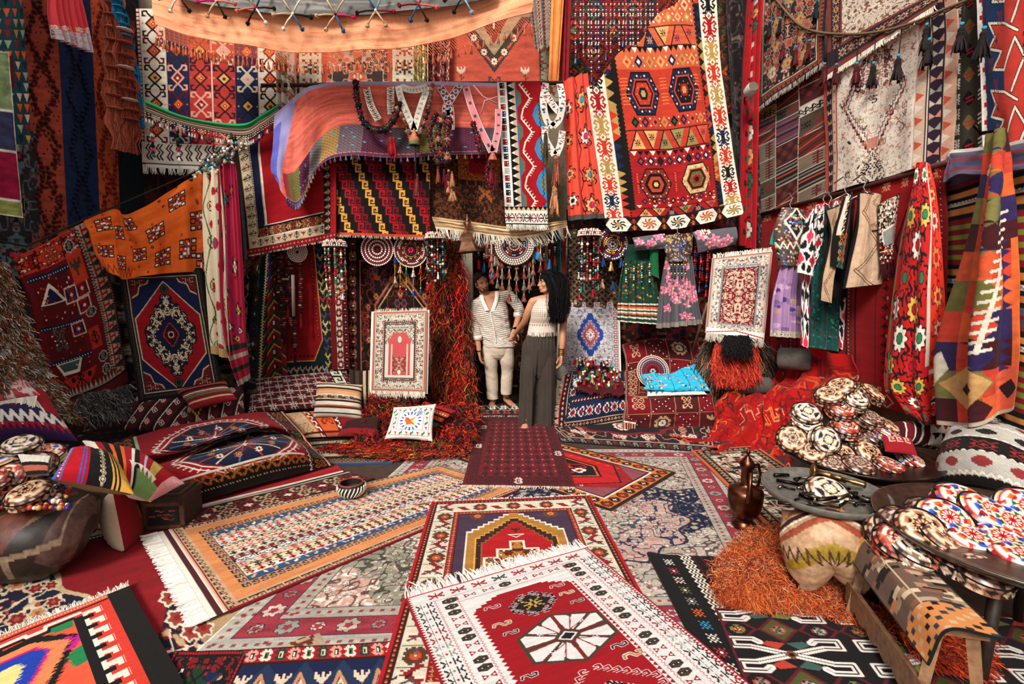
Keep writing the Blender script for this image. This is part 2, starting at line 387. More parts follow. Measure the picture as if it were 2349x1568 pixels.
def cloth(name,label,cat,ctrl,pl,cv,fold=None,rip=.008,thick=.012,parent=None,group=None,mat='wool',lin_=False,disp=None,sub=4,fr=(),ns=3.,off=0,seed=None):
    """a textile: rows of control points (pixel, pixel[, depth]) top to bottom, its design, its folds, thickness and fringes"""
    nu,nv = cv.w,cv.h; P = surf(ctrl,pl,nu,nv,lin_); N = normals(P)
    U,Vv = np.meshgrid(np.linspace(0,1,nu),np.linspace(0,1,nv)); s = seed if seed is not None else R.randrange(60)
    size = np.linalg.norm(P[0,-1] - P[-1,0]); h = rip * 2 * (vn(U * ns + 5,Vv * ns + 9,s) + .35 * vn(U * ns * 3 + 5,Vv * ns * 3 + 1,s + 1) - .6)
    if fold:
        n,a = fold[:2]; wob = fold[2] if len(fold) > 2 else .6; grow = fold[3] if len(fold) > 3 else .4
        ph = n * 2 * PI * (U + .10 * wob * (vn(U * 2 + 3,Vv * 1.5 + 4,s + 2) - .5)) + s
        h = h + a * (np.sin(ph) + .3 * np.sin(2.3 * ph + 1)) * (grow + (1 - grow) * Vv)
        h = h + a * .4
    if disp is not None: h = h + disp(U,Vv)
    P = P + N * (h + off)[...,None]
    if thick: back = P - N * thick
    b = MB(); cols = cv.a
    if cv.m is None:
        b.grid(P,cols)
        if thick:
            iu = np.unique(np.r_[np.arange(0,nu,sub),nu - 1]); iv = np.unique(np.r_[np.arange(0,nv,sub),nv - 1])
            Bk = back[np.ix_(iv,iu)]; Bc = cols[np.ix_(iv,iu)] * .8; b.grid(Bk[:,::-1],Bc[:,::-1])
            for e1,e2,cc in ((P[0,iu],back[0,iu],cols[0,iu]),(P[-1,iu],back[-1,iu],cols[-1,iu]),(P[iv,0],back[iv,0],cols[iv,0]),(P[iv,-1],back[iv,-1],cols[iv,-1])):
                b.grid(np.stack([e1,e2]),np.stack([cc,cc]) * .9)
    else:
        m = cv.m; i = np.arange(nu * nv).reshape(nv,nu); q = m[:-1,:-1] & m[1:,:-1] & m[:-1,1:] & m[1:,1:]
        F = np.stack([i[:-1,:-1][q],i[:-1,1:][q],i[1:,1:][q],i[1:,:-1][q]],-1); F2 = F[:,::-1] + nu * nv; E = []
        qp = np.pad(q,1)
        for (a_,b_,sh) in ((0,1,(-1,0)),(1,2,(0,1)),(2,3,(1,0)),(3,0,(0,-1))):
            nb = qp[1 + sh[0]:qp.shape[0] - 1 + sh[0],1 + sh[1]:qp.shape[1] - 1 + sh[1]][q]
            e = F[~nb]; E.append(np.stack([e[:,b_],e[:,a_],e[:,a_] + nu * nv,e[:,b_] + nu * nv],-1))
        b.add(np.concatenate([P.reshape(-1,3),back.reshape(-1,3)]),np.concatenate([F,F2] + E),np.concatenate([cols.reshape(-1,3),cols.reshape(-1,3) * .8]))
    o = b.build(name,mat,parent)
    if parent is None: tag(o,label,cat,group)
    elif label: o['label'] = label
    for f in fr:
        e,L,n = f[:3]; c = f[3] if len(f) > 3 else 'w'; w = f[4] if len(f) > 4 else .006
        E,D = dict(t=(P[0],P[0] - P[3]),b=(P[-1],P[-1] - P[-4]),l=(P[:,0],P[:,0] - P[:,3]),r=(P[:,-1],P[:,-1] - P[:,-4]))[e]
        D = D / (np.linalg.norm(D,axis=1)[:,None] + 1e-9); fringe(o,E,D,L,n,c,w)
    o_P[o.name] = P
    return o
o_P = {}
def cushion(name,label,cat,ctrl,pl,cv,t=.09,group=None,mat='wool',pw=.42,back='R',pinch=.06,rip=.004,parent=None,lin_=True,seed=None,flatback=.8):
    nu,nv = cv.w,cv.h; P = surf(ctrl,pl,nu,nv,lin_); N = normals(P); s = seed if seed is not None else R.randrange(60)
    U,V = np.meshgrid(np.linspace(-1,1,nu),np.linspace(-1,1,nv)); c = P.mean((0,1))
    P = P + (c - P) * (pinch * ((1 - U ** 2) * np.abs(V) ** 6 + (1 - V ** 2) * np.abs(U) ** 6))[...,None]
    h = t * (np.clip((1 - U ** 2) * (1 - V ** 2),0,1)) ** pw * (1 + .12 * (vn(U * 3 + 8,V * 3 + 8,s) - .5)); wr = rip * (vn(U * 9 + 20,V * 9 + 20,s) - .5) * (1 - (U * V) ** 2)
    b = MB(); b.grid(P + N * (h + wr)[...,None],cv.a)
    iu = np.unique(np.r_[np.arange(0,nu,3),nu - 1]); iv = np.unique(np.r_[np.arange(0,nv,3),nv - 1])
    Q = (P - N * (h * flatback)[...,None])[np.ix_(iv,iu)]; b.grid(Q[:,::-1],back)
    o = b.build(name,mat,parent); o_P[o.name] = P
    if parent is None: tag(o,label,cat,group)
    return o
# ------------------------------------------------------------------ the courtyard
def proj(p):
    q = np.asarray(p,float) - CAM; z = q[1] * CP - q[2] * SP_; y = q[1] * SP_ + q[2] * CP
    return (IW / 2 + FOC * q[0] / z,IH / 2 - FOC * y / z)
def para(a,b,c,z=0.):
    """fourth corner of a rug lying at height z whose corners a, b, c are seen (b between a and c)"""
    return proj(PZ(*a[:2],z) + PZ(*c[:2],z) - PZ(*b[:2],z))
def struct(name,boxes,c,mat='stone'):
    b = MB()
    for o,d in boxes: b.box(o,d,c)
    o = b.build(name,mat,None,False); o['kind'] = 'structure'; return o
BW = 6.15
struct('floor',[((-.5,3.5,-.1),(11,14,.2))],'#4a3a30')
struct('wall_left',[((-4.65,2.6,2.65),(.25,8.6,5.3))],'#5a4a3e')
struct('wall_right',[((3.33,2.6,3.3),(.25,8.6,6.6))],'#8a7560')
struct('wall_back',[((-2.55,BW + .12,3.3),(3.95,.24,6.6)),((1.92,BW + .12,3.3),(2.57,.24,6.6)),((.028,BW + .12,4.28),(1.21,.24,4.64))],'#8f7f6c')
struct('trim_1',[((-.56,BW - .06,1.0),(.14,.16,2.0)),((.64,BW - .06,1.0),(.12,.16,2.0)),((.03,BW - .06,2.06),(1.32,.16,.14))],'#c9bca6')
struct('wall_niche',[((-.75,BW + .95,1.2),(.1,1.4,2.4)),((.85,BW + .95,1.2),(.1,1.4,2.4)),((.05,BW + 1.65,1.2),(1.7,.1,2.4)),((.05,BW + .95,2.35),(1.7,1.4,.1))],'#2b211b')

def rug(name,label,tl,tr,br,bl,cv,z,fr=(),cat='rug',group=None,rip=.003,thick=.011,**k):
    rows = [[tl,tr],[bl,br]]
    rows = [[(p[0],p[1],(p[2] if len(p) > 2 else 0) + z) for p in r] for r in rows]
    if k.get('disp') is None and thick:
        pass
    return cloth(name,label,cat,rows,('Z',z),cv,rip=rip,thick=thick,fr=fr,lin_=True,group=group,**k)

# ---- pale floral carpet with navy field, the largest on the floor
c = Cv(560,560,'#161c3a')
c.disc(62,498,190,205,'#3a2c3a',14,.04); c.disc(62,498,186,201,'#c9bdac',14,.04); c.disc(62,498,120,130,'#8f8a78',11,.1); c.disc(62,498,60,66,'#c8a090',9,.1)
c.disc(498,62,170,150,'#3a2c3a',14,.04); c.disc(498,62,166,146,'#b5aa9a',14,.04); c.disc(62,62,150,150,'#b5aa9a',12,.05); c.disc(498,498,150,150,'#b5aa9a',12,.05)
c.disc(345,320,122,118,'#2a2440',12,.07); c.disc(345,320,118,114,'#c49c8e',12,.07); c.disc(345,320,62,60,'#a9a494',10,.1)
for bgc,cs,sd in (('#161c3a',('#8d8478','#b0a08e','#c9b8a2','#c49c8e','#b8ae9c'),4),('#c9bdac',('#5a5450','#e6ddcf','#b9776a','#e9e0d2','#cdbcae'),8),('#8f8a78',('#4a443c','#b5ae9c','#c8a090','#d8ccb8','#6a6658'),14),('#c8a090',('#6a4a44','#dcc0b0','#e6dccd'),20),('#b5aa9a',('#54484c','#d8ccbc','#a86a60','#d8ccbc'),26),('#c49c8e',('#2b2d50','#dcc4b4','#8d9282','#e0c8b8','#a86a62'),32),('#a9a494',('#4a4a54','#d8cfc0','#b8776a','#e0d4c4'),38)):
    c.orn(62,62,498,498,cs,sd,7.5 if bgc != '#161c3a' else 9,150 if bgc != '#161c3a' else 60,3.6 if bgc != '#161c3a' else 5,.075 if bgc != '#161c3a' else .02,msk=bgc,dens=.62 if bgc != '#161c3a' else .76)
c.frame(0,20,'#b5ada0'); c.frame(20,26,'#97323c'); c.frame(46,16,'#aba394')
for i in range(56):
    t = 8 + i * 10; [c.disc(x,y,2.2,2.2,q) for (x,y),q in (((t,10),'#8a4a48'),((t,550),'#8a4a48'),((10,t),'#8a4a48'),((550,t),'#8a4a48'),((t,54),'#97323c'),((t,506),'#97323c'),((54,t),'#97323c'),((506,t),'#97323c'))]
for i in range(19):
    t = 33 + i * 27.5
    for x,y in ((t,33),(t,527),(33,t),(527,t)): c.disc(x,y,10 if i % 2 else 6.5,10 if i % 2 else 6.5,'#2a2440',7,.15,i); c.disc(x,y,9 if i % 2 else 5.5,9 if i % 2 else 5.5,('#b8a99a','#8f9488','#cfb4a8')[i % 3],7,.15,i); c.disc(x,y,4,4,'#97323c',5,.2)
for f in (19,45,61): c.frame(f,1.4,'#2a2440')
c.frame(0,2,'#e0d8cc'); c.wear(.2,3,40)
rug('floral_carpet','large pale floral carpet with navy field lying under the other floor rugs',(960,1030),(1620,1030),(1905,1440),(440,1500),c,.006,cat='carpet',sub=6)

# ---- floral carpet at the lower left
c = Cv(330,250,'r'); c.rect(0,0,330,250,'#8c1018')
c.disc(70,125,95,75,'#d2b48c',8,.08); c.disc(70,125,90,70,'#1a1a33',8,.08)
c.orn(0,40,150,210,('#e0c9a6','#b0503c','#e8d8c0','#c58e60','#8c1a1e'),5,8,26,7,.07,msk='#1a1a33')
c.poly([(330,60),(330,250),(150,250),(215,170),(245,110)],'#1b1626'); c.poly([(330,110),(330,225),(250,225),(240,190),(270,150)],'#b5946c')
c.orn(150,60,330,250,('#e8d8be','#8c1a1e','#c4a27a','#e6d8c4','#9a3a2e'),9,8,22,8,.05,msk='#1b1626')
c.border(0,34,'#b39e82','ro',(('#1b1626','#e6d8c4','#8c1a1e'),('#6c2a22','#c4a27a','#1b1626')),2.4); c.border(34,6,'#1b1626','dot',('w',),2); c.wear(.15,9)
rug('floral_carpet','dark floral carpet with plain red area between the camel saddle and the bright zigzag kilim',(-350,1330),(520,1110),(800,1560),(-600,2100),c,.003,cat='carpet',sub=6)

# ---- carpet whose border shows at the bottom edge
c = Cv(300,130,'n')
for i in range(7):
    x = 22 + i * 43; c.poly([(x,20),(x + 24,50),(x,84),(x - 24,50)],'#20304e'); c.line([(x - 22,84),(x - 4,34),(x + 22,84)],3.5,'#c98a62'); c.line([(x - 19,88),(x - 2,42),(x + 18,88)],2,'#d8cbb0')
    c.st('tul',x + 21,46,2.6,('#e8cbb2','#b5a070','r')); c.st('bot',x,60,2.2,('#e8dcc8','#c24a3a','w'))
c.rect(0,0,300,20,'#a80f18'); c.rep('flw',0,1,300,19,(('#e8e0cc','#4c6a4c','k'),('#1c3a34','#d8c8a0','k'),('#d8a08c','d','w')),1.7,18); c.rect(0,18,300,21,'d'); c.rect(0,0,300,2,'d')
rug('medallion_carpet','navy carpet with red flowered border along the bottom edge of the photo',(505,1493),(1060,1462),(1200,1760),(330,1800),c,.012,cat='carpet')
c = Cv(110,90,'#7d1418'); c.orn(0,0,110,90,('k','k','r','k'),3,8,20,6,.09); c.poly([(50,18),(80,45),(50,72),(22,45)],'#12381f'); c.ram(50,45,18,22,('k','#12381f','k'),3); c.st('wave',16,26,4,'w'); c.border(0,8,'k','dot',('r',),3)
rug('kilim_strip','small black red and green rug piece between the bright kilim and the bottom carpet',(400,1492),(570,1490),(470,1700),(300,1700),c,.015)

# ---- striped cream and salmon rug
c = Cv(420,190,'#e2dace')
seq = [('#27507c','leaf','ekw'),('#cfc7b2','S','kk'),('#e9d6c6','plus','f'),('#c9d4d2','dd','bo'),('#e6cfa6','wave','k'),('#e7cabc','X','f'),('#d9d3b4','dd','gk'),('#701a24','S','www'),('#d9dcd4','wave','k'),('#ddb89a','flw','xlw'),('#e4d8a8','plus','b'),('#e9ddd0','dd','kf'),('#27507c','leaf','ekw')]
y = 34.; hh = (190 - 68) / len(seq)
for i,(bgc,m,cs) in enumerate(seq):
    c.rect(34,y,386,y + hh,bgc); c.rep(m,34,y,386,y + hh,(cs,cs[::-1],(cs[0],'#c4685a','#6d8da0')),hh * .8 / MOT[m].shape[0],int(352 / (hh * 1.25)),0,2); c.rect(34,y,386,y + 1,'#8a4a3c'); y += hh
rs = random.Random(4)
for i in range(300):
    x,y = rs.uniform(36,384),rs.uniform(36,154); c.disc(x,y,1.6,1.3,rs.choice(['#c2382c','#d98a6a','#f3efe8','#55606a','#e6c56c','#b5453a','#a8c0c4']))
for i in range(70):
    x = rs.uniform(40,380); y = rs.choice([46,63,82,118,128]) + rs.uniform(-2,2); c.line([(x,y),(x + 3,y - 2),(x + 5,y + 3),(x + 9,y + 1)],1.1,'#26221f')
c.border(0,12,'#c9a27e','run',(('#3b2018',),),1.3); c.border(12,12,'#d98a52'); c.border(24,9,'#b98f70','S',(('#3a1712',),),1.15); c.border(33,1.4,'#4a1f18'); c.frame(0,1.5,'#7a2a20'); c.rect(0,187,420,190,'#8a1a24')
c.wear(.14,21,30)
br = (1195,1120)
o = rug('striped_rug','long cream and salmon rug of narrow flowered stripes with the woven bowl on it',(395,1212),(1010,1066),br,(524,1402),c,.020)
P = o_P[o.name]; e = P[:,0]; D = (P[:,0] - P[:,8]); D /= np.linalg.norm(D,axis=1)[:,None]
b = MB(); G = np.stack([e + D * k for k in (0,.02,.022,.045,.05,.075)],1) + (0,0,.002); b.grid(G,np.stack([np.broadcast_to(col(q),e.shape) for q in ('#d98a6a','#e9dfcf','#4a1a1c','#4a1a1c','#efe6d6','#efe6d6')],1)); b.build('end_band','kilim',o); fringe(o,G[:,-1],D,.085,520,'#efe9dd',.009,.05)

# ---- hexagon rug in orange and red
c = Cv(200,130,'r'); c.rect(20,20,180,110,'#9c1a20')
c.poly([(28,65),(60,26),(140,26),(172,65),(140,104),(60,104)],'#c5161c'); c.line([(28,65),(60,26),(140,26),(172,65),(140,104),(60,104)],1.5,'k',True)
c.poly([(50,65),(72,40),(128,40),(150,65),(128,90),(72,90)],'k'); c.line([(54,65),(74,44),(126,44),(146,65),(126,86),(74,86)],1.6,'o',True)
c.ram(100,65,22,16,('r','o','w'),2)
for x in (78,122): c.st('flw',x,65,1.6,'wrk')
for x in range(40,165,12): c.st('dd',x,31,1.5,'ok'); c.st('dd',x,99,1.5,'wk')
for sx in (-1,1):
    for sy in (-1,1): c.poly([(100 + sx * 78,65 + sy * 43),(100 + sx * 78,65 + sy * 14),(100 + sx * 44,65 + sy * 43)],'#8d4a52')
c.border(0,4,'d'); c.border(4,14,'#d07a2c','hex',(('k','q','o'),('q','k','w')),1.7); c.border(18,2,'w'); c.border(20,2,'k'); c.wear(.12)
tl,tr,br = (1215,997),(1550,1083),(1402,1170)
rug('hexagon_rug','orange bordered rug with a black hexagon sticking out from under the red runner',tl,tr,br,para(tl,tr,br),c,.014,fr=[('r',.02,120,'w',.008)])

# ---- dark carpet in front of the armchairs
c = Cv(240,90,'#251318'); c.orn(0,0,240,90,('#c8a890','#6b1a1e','#3b1418','#c46a52','w'),22,9,30,4,.045); c.disc(110,40,70,22,'#7a1a20',8,.08); c.disc(110,40,60,17,'#1d1016',8,.08); c.st('ro',110,40,2,'wrw'); c.border(0,12,'#1a1216','S',(('#9aa090',),('#8a2a2a',)),1.2); c.border(12,2,'#b89a80')
rug('dark_carpet','dark burgundy carpet lying in front of the two covered armchairs',(1215,945),(1640,950),(1660,1040),(1290,1012),c,.010,cat='carpet')
c = Cv(80,190,'#1b1414'); c.orn(0,0,80,190,('#c8b8a0','#7a3a28','#4a5a40','#c46a42','w'),27,7,36,4,.05); c.border(0,4,'#d0603a'); c.border(4,9,'#14121a','dd',(('#c8a878','#8a1a1e'),),1.8); c.border(13,1.5,'#b89a70')
tl,bl,br = (1590,1040),(1730,1150),(1870,1120)
rug('dark_runner','dark runner with a thin orange edge leading under the copper ewer',(1585,1032),(1735,1022),(2040,1230),(1770,1215),c,.018)

# ---- red prayer rug
c = Cv(250,380,'r'); rs0 = random.Random(3)
c.rect(0,0,250,380,'#ab141c'); c.rect(46,38,204,330,'#463046')
def arch(k,q):
    W0 = 66 - k * .8; P = [(125,44 + k * 1.15)]; n = 9
    for i in range(1,n + 1): x = 125 + W0 * i / n; P += [(x,44 + k * 1.15 + (i - 1) * 6.4),(x,44 + k * 1.15 + i * 6.4)]
    P += [(P[-1][0],330)]; c.poly(P + [(250 - x,y) for x,y in P[::-1]],q)
arch(0,'w'); arch(3,'#b07a34'); arch(15,'#e0a83e'); arch(17,'#3a1a1a')
for i in range(400): x,y = rs0.uniform(60,190),rs0.uniform(50,330); c.a[int(y),int(x)] = np.where(np.abs(c.a[int(y),int(x)] - col('#3a1a1a')).sum() < .02,col('e'),c.a[int(y),int(x)])
arch(25,'#8d5a2c'); arch(27,'#b3121a')
c.st('hand',125,96,2.4,('#4a1a18',)); c.poly([(113,106),(137,106),(125,115)],'w'); c.poly([(117,108),(133,108),(125,113)],'r')
for k,q in ((0,'w'),(3,'#b87a2c')): c.poly([(125 - 10 + k,122 + k),(135 - k,122 + k),(135 - k,140 + k),(152 - k,140 + k),(152 - k,158 + k),(168 - k,158 + k),(168 - k,330),(82 + k,330),(82 + k,158 + k),(98 + k,158 + k),(98 + k,140 + k),(115 + k,140 + k)],q)
c.orn(86,128,164,330,('#5a1a14','#8a1018','w','#5a1a14','G'),31,8,18,5,.08,my=False,msk='#b87a2c'); c.disc(125,182,13,13,'w',4,.2); c.disc(125,182,9,9,'G',4,.2)
for x,y in ((72,52),(178,52)): c.st('ro',x,y,1.9,('#5a4a22','#7a1a1e','#c87a3a'))
c.border(0,4,'r'); c.border(4,7,'#3a1216','dot',(('#c89040',),('r',)),2); c.border(11,27,'#ddd0b8')
for i in range(14):
    y = 26 + i * 26
    for x in (26,224): (c.st('ro',x,y,2.0,('#4a3f22' if i % 4 else '#3a1a3a','#7a1a1e','#b8552a')) if i % 2 else (c.st('bird',x,y - 4,2.6,('#8d1a1e',),1,i % 4 == 0),c.line([(x - 10,y + 7),(x,y + 1),(x + 10,y + 8)],2.2,'#4a4a50')))
    c.rect(12,y + 12.6,40,y + 13.6,'d'); c.rect(210,y + 12.6,238,y + 13.6,'d')
for i in range(7):
    x = 52 + i * 25; (c.st('ro',x,25,1.9,('#4a3f22','#7a1a1e','#b8552a')) if i % 2 else c.st('leaf',x,26,2.8,('#8d1a1e','G'),1))
c.border(38,8,'#8c0f16','dd',(('#c89040','k'),('e','g')),1.3); c.border(46,1.2,'k')
for i in range(60): x,y = rs0.choice([rs0.uniform(12,37),rs0.uniform(213,237)]),rs0.uniform(12,368); c.st(rs0.choice(['dd','leaf','X','plus']),x,y,rs0.choice([.8,1.2]),(rs0.choice(['#8d1a1e','#4a3f22','#5a4a50','#3a1a1a']),'e'))
c.wear(.12,5)
rug('prayer_rug','red prayer rug with stepped gold arch and cream border under the white bordered kilim',(990,1150),(1352,1136),(1625,1640),(838,1660),c,.026,fr=[('t',.02,250,'#efe6da',.007)])

# ---- red runner under the woman
c = Cv(150,190,'#5e0610'); c.rect(20,16,130,174,'#650612')
for i in range(12):
    for j in range(7):
        x,y = 29 + j * 15.3,24 + i * 13; c.st('hex',x,y,1.3,('#30040a','#48060e','#30040a')); c.st('plus',x + 7.6,y + 6.5,1,('#b8747a',)); 
        if (i + j) % 2: c.st('dot',x - 3,y + 3,1.4,('#c98a84',))
c.border(0,4,'#5a0812'); c.border(4,12,'#520610','ro',(('#30040a','#6a0814','#30040a'),),1.1); c.border(16,2,'#3c060e')
for x,y in ((75,180),(10,100),(140,120),(12,40)): c.st('flw',x,y,1.3,('#d8b8b0','#3c060e','w'))
c.wear(.2,13,22)
rug('red_runner','deep crimson runner with tiny pattern that the woman stands on',(1103,956),(1264,954),(1320,1116),(1060,1112),c,.024,fr=[('b',.045,260,'w',.008)],mat='velvet')

# ---- white bordered kilim in the foreground
c = Cv(330,620,'#e6e0da'); W_ = '#ddd8d4'; RD = '#980b17'; BR = '#42362a'
c.rect(0,0,330,620,W_); c.rect(78,84,252,620,RD); c.zig(78,84,84,620,46,W_,0,1); c.zig(246,84,252,620,46,W_)
for k in range(5):
    for q in (0,1): f = (lambda x: 330 - x) if q else (lambda x: x); c.poly([(f(78),80),(f(126 - k * 10),80),(f(126 - k * 10),88 + k * 7),(f(78),88 + k * 7)],W_)
def hk(x,y,sx,sy,co,k=1.,o2=W_):
    P = [(x,y),(x + sx * 8 * k,y),(x + sx * 8 * k,y + sy * 7 * k),(x + sx * 3 * k,y + sy * 7 * k)]; c.line(P,4.6 * k,o2); c.line(P,2.8 * k,co)
def hooks(cx,cy,rx,ry,co,ci,n=5,k=1.,o2=W_):
    for i in range(n):
        t = (i + .5) / n
        for sx in (-1,1):
            for sy in (-1,1): hk(cx + sx * rx * t,cy + sy * ry * (1 - t),sx,sy,co,k,o2)
    c.poly([(cx,cy - ry),(cx + rx,cy),(cx,cy + ry),(cx - rx,cy)],co)
    if ci: c.st('spider',cx,cy,4.4,ci)
def bigmed(cx,cy,rx,ry):
    H = [(-1,-.5),(0,-1),(1,-.5),(1,.5),(0,1),(-1,.5)]; c.poly([(cx + rx * x,cy + ry * y) for x,y in H],BR)
    for sx in (-1,1):
        for sy in (-1,1):
            g = lambda x,y: (cx + sx * rx * x,cy + sy * ry * y)
            c.poly([g(.05,.9),g(.3,.76),g(.36,.62),g(.12,.2),g(.05,.3)],W_); c.poly([g(.42,.72),g(.72,.56),g(.2,.16),g(.16,.24)],W_); c.poly([g(.92,.46),g(.92,.1),g(.3,.06),g(.24,.12),g(.8,.5)],W_); c.line([g(.34,.66),g(.14,.2),g(.78,.5)],1.6,RD); c.line([g(.02,.9),g(.05,.2)],1.6,RD); c.line([g(.9,.05),g(.25,.05)],1.6,RD); c.st('X',*g(.5,.36),1.1,(W_,))
    c.poly([(cx,cy - 14),(cx + 16,cy),(cx,cy + 14),(cx - 16,cy)],W_); c.poly([(cx,cy - 10),(cx + 12,cy),(cx,cy + 10),(cx - 12,cy)],'#1f1512')
hooks(168,148,30,34,'#15120f',('#b9924a','#15120f')); bigmed(178,272,66,74)
hooks(172,440,66,74,RD,None,7,1.15); c.poly([(172,372),(232,440),(172,508),(112,440)],RD); hooks(172,440,26,30,'#15120f',('#b9924a','#15120f'))
def scr(x,y,q,k=1.): P = [(x - 13 * k,y + 2 * k),(x - 11 * k,y - 5 * k),(x - 3 * k,y - 5 * k),(x + 2 * k,y + 5 * k),(x + 11 * k,y + 4 * k),(x + 12 * k,y - 3 * k),(x + 7 * k,y - 4 * k)]; c.line(P,5.4 * k,W_); c.line(P,3.2 * k,q)
for x,y,q,k in ((110,120,RD,.9),(108,180,'#a4814c',1.),(112,212,'#15120f',.8),(222,116,RD,.9),(226,150,'#a4814c',.9),(230,186,'#15120f',.8),(100,330,'#15120f',.8),(230,340,'#15120f',.9),(236,372,'#a4814c',1.1),(98,380,'#a4814c',1.),(100,500,'#15120f',1),(236,500,'#a4814c',1)): scr(x,y,q,k)
def hexp(x,y): c.poly([(x - 10,y - 5),(x,y - 10),(x + 10,y - 5),(x + 10,y + 5),(x,y + 10),(x - 10,y + 5)],BR); c.line([(x - 9,y - 4),(x + 9,y + 4)],1.4,'#1f1a14'); c.line([(x - 9,y + 4),(x + 9,y - 4)],1.4,'#1f1a14'); c.disc(x - 4,y,1.2,1.2,W_); c.disc(x + 4,y,1.2,1.2,W_)
def bow(x,y): c.poly([(x - 9,y - 7),(x,y),(x - 9,y + 7)],RD); c.poly([(x + 9,y - 7),(x,y),(x + 9,y + 7)],RD); c.disc(x - 6,y,1.8,2.2,W_); c.disc(x + 6,y,1.8,2.2,W_)
for i in range(26):
    for x in (57,273): (hexp if (i // 2) % 2 == 0 else bow)(x,76 + i * 22)
for i in range(8): (hexp if i in (0,3,7) else bow)(62 + i * 29.5,54)
hexp(40 + 17,54); hexp(273,54)
for i in range(25):
    y = 50 + i * 23; q = (('#1a1a16',),('#1a1a16',),('#8b1a22',),('#8f8880',))[(i // 2) % 4]
    for x in (21,309): c.st('K',x - 9,y,1.7,q,0,1,2.7); c.st('K',x + 9,y,1.7,q,0,0,2.7); c.poly([(x,y - 7),(x + 4,y),(x,y + 7),(x - 4,y)],W_); c.poly([(x,y - 4),(x + 2.4,y),(x,y + 4),(x - 2.4,y)],'#a82a2e' if i % 3 else '#8f8880')
for i in range(8): x = 44 + i * 35; q = (RD if i != 3 else '#2a3a34'); c.st('X',x,23,3.4,(q,),0,0,2.6); c.line([(x,13),(x,33)],1.2,q); c.line([(x - 9,23),(x + 9,23)],2,q)
for x in (38,292,70,260): c.zig(x - 1.5,40,x + 1.5,620,70,'#c04a50',.9)
c.rect(38,40,292,41,RD); c.rect(70,67,260,68,RD); c.rect(0,0,330,3.5,'#c22c34'); c.rect(0,0,3,620,RD); c.rect(327,0,330,620,RD); c.zig(2,0,8,620,80,RD,0,1); c.zig(322,0,328,620,80,RD,0)
c.wear(.08,7,60)
tl,tr = (930,1372),(1347,1254); q_ = PZ(*tl,0.); bl = proj(q_ + (PZ(1105,1790,0.) - q_) * 620 / 470)
rug('white_bordered_kilim','red kilim with broad white border and fringe lying nearest on top of the other rugs',tl,tr,para(tr,tl,bl),bl,c,.036,fr=[('t',.085,330,'#e4dcd2',.008)],mat='kilim',cat='kilim')

# ---- bright kilim at the lower left corner
c = Cv(380,400,'#d83a2c')
def jag(P,q,n=60):
    c.poly(P,q); P = np.array(P,float)
    for i in range(len(P)):
        a,b_ = P[i],P[(i + 1) % len(P)]
        for k in range(int(np.hypot(*(b_ - a)) / 2.6)):
            t = rs.random(); x,y = a + (b_ - a) * t; l = rs.uniform(5,15); c.poly([(x - l,y),(x,y - 1.3),(x + l,y),(x,y + 1.3)],q)
jag([(0,60),(220,44),(220,400),(0,400)],'#e8583a'); jag([(0,62),(120,52),(216,110),(150,216),(60,330),(0,400)],'#120e10'); jag([(0,76),(108,72),(192,114),(132,206),(0,340)],'#ef8452')
jag([(0,92),(118,92),(146,118),(104,190),(0,290)],'#cf1468'); jag([(0,98),(114,98),(138,118),(98,184),(0,276)],'#1a3aa8'); jag([(0,124),(72,120),(86,136),(60,190),(0,240)],'#ecd68a')
jag([(150,48),(216,42),(210,72),(170,70)],'#1f7e48'); jag([(180,168),(222,150),(222,206),(190,212)],'#1f7e48'); jag([(110,300),(200,280),(200,360),(110,380)],'#1f7e48')
for k in (-1,1): jag([(186,122 + 22 * k),(232,122 - 20 * k),(236,126 - 20 * k),(190,128 + 22 * k)],'#c9148a')
c.rect(0,0,380,46,'#d83a2c'); c.rect(0,0,330,13,'#e8603c'); c.rep('dot',0,5,330,10,'w',3,40); c.rect(0,16,330,21,'#120e10')
c.line([(0,50),(40,50),(40,36),(104,36),(104,44),(150,44),(150,32),(236,32)],9,'w'); c.line([(0,60),(46,60),(50,47),(98,47),(102,56),(156,56),(158,44),(216,44)],8,'#120e10')
c.rect(216,46,240,400,'#120e10'); c.rect(240,28,330,400,'#d83a2c')
for i in range(10):
    y = 34 + i * 42; c.rect(240,y,286,y + 14,'w'); c.rect(276,y,286,y + 22,'w'); c.rect(240,y + 21,286,y + 31,'w') if 0 else None; c.rect(240,y + 14,252,y + 42,'w'); c.rect(228,y + 18,266,y + 32,'#120e10'); c.rect(228,y + 14,240,y + 34,'#120e10'); c.rect(262,y + 14,272,y + 16,'w'); c.rect(272,y + 10,286,y + 24,'w'); c.rect(289,y - 1,291,y + 24,'#f0a89a')
c.rect(316,0,380,400,'#15110f'); c.a += RN.normal(size=(400,380,1)) * .012; c.wear(.07,5)
tl,tr,br = (-330,1590),(296,1344),(478,1660); q_ = PZ(*tl); t2 = proj(q_ + (PZ(*tr) - q_) * 110 / 300); b2_ = proj(PZ(*tr) + (PZ(*br) - PZ(*tr)) * 200 / 260)
rug('bright_kilim','bright orange black and white zigzag kilim in the lower left corner',t2,tr,b2_,para(t2,tr,b2_),c,.030,fr=[('t',.045,260,'#e0d4c6',.007)],mat='kilim',cat='kilim')

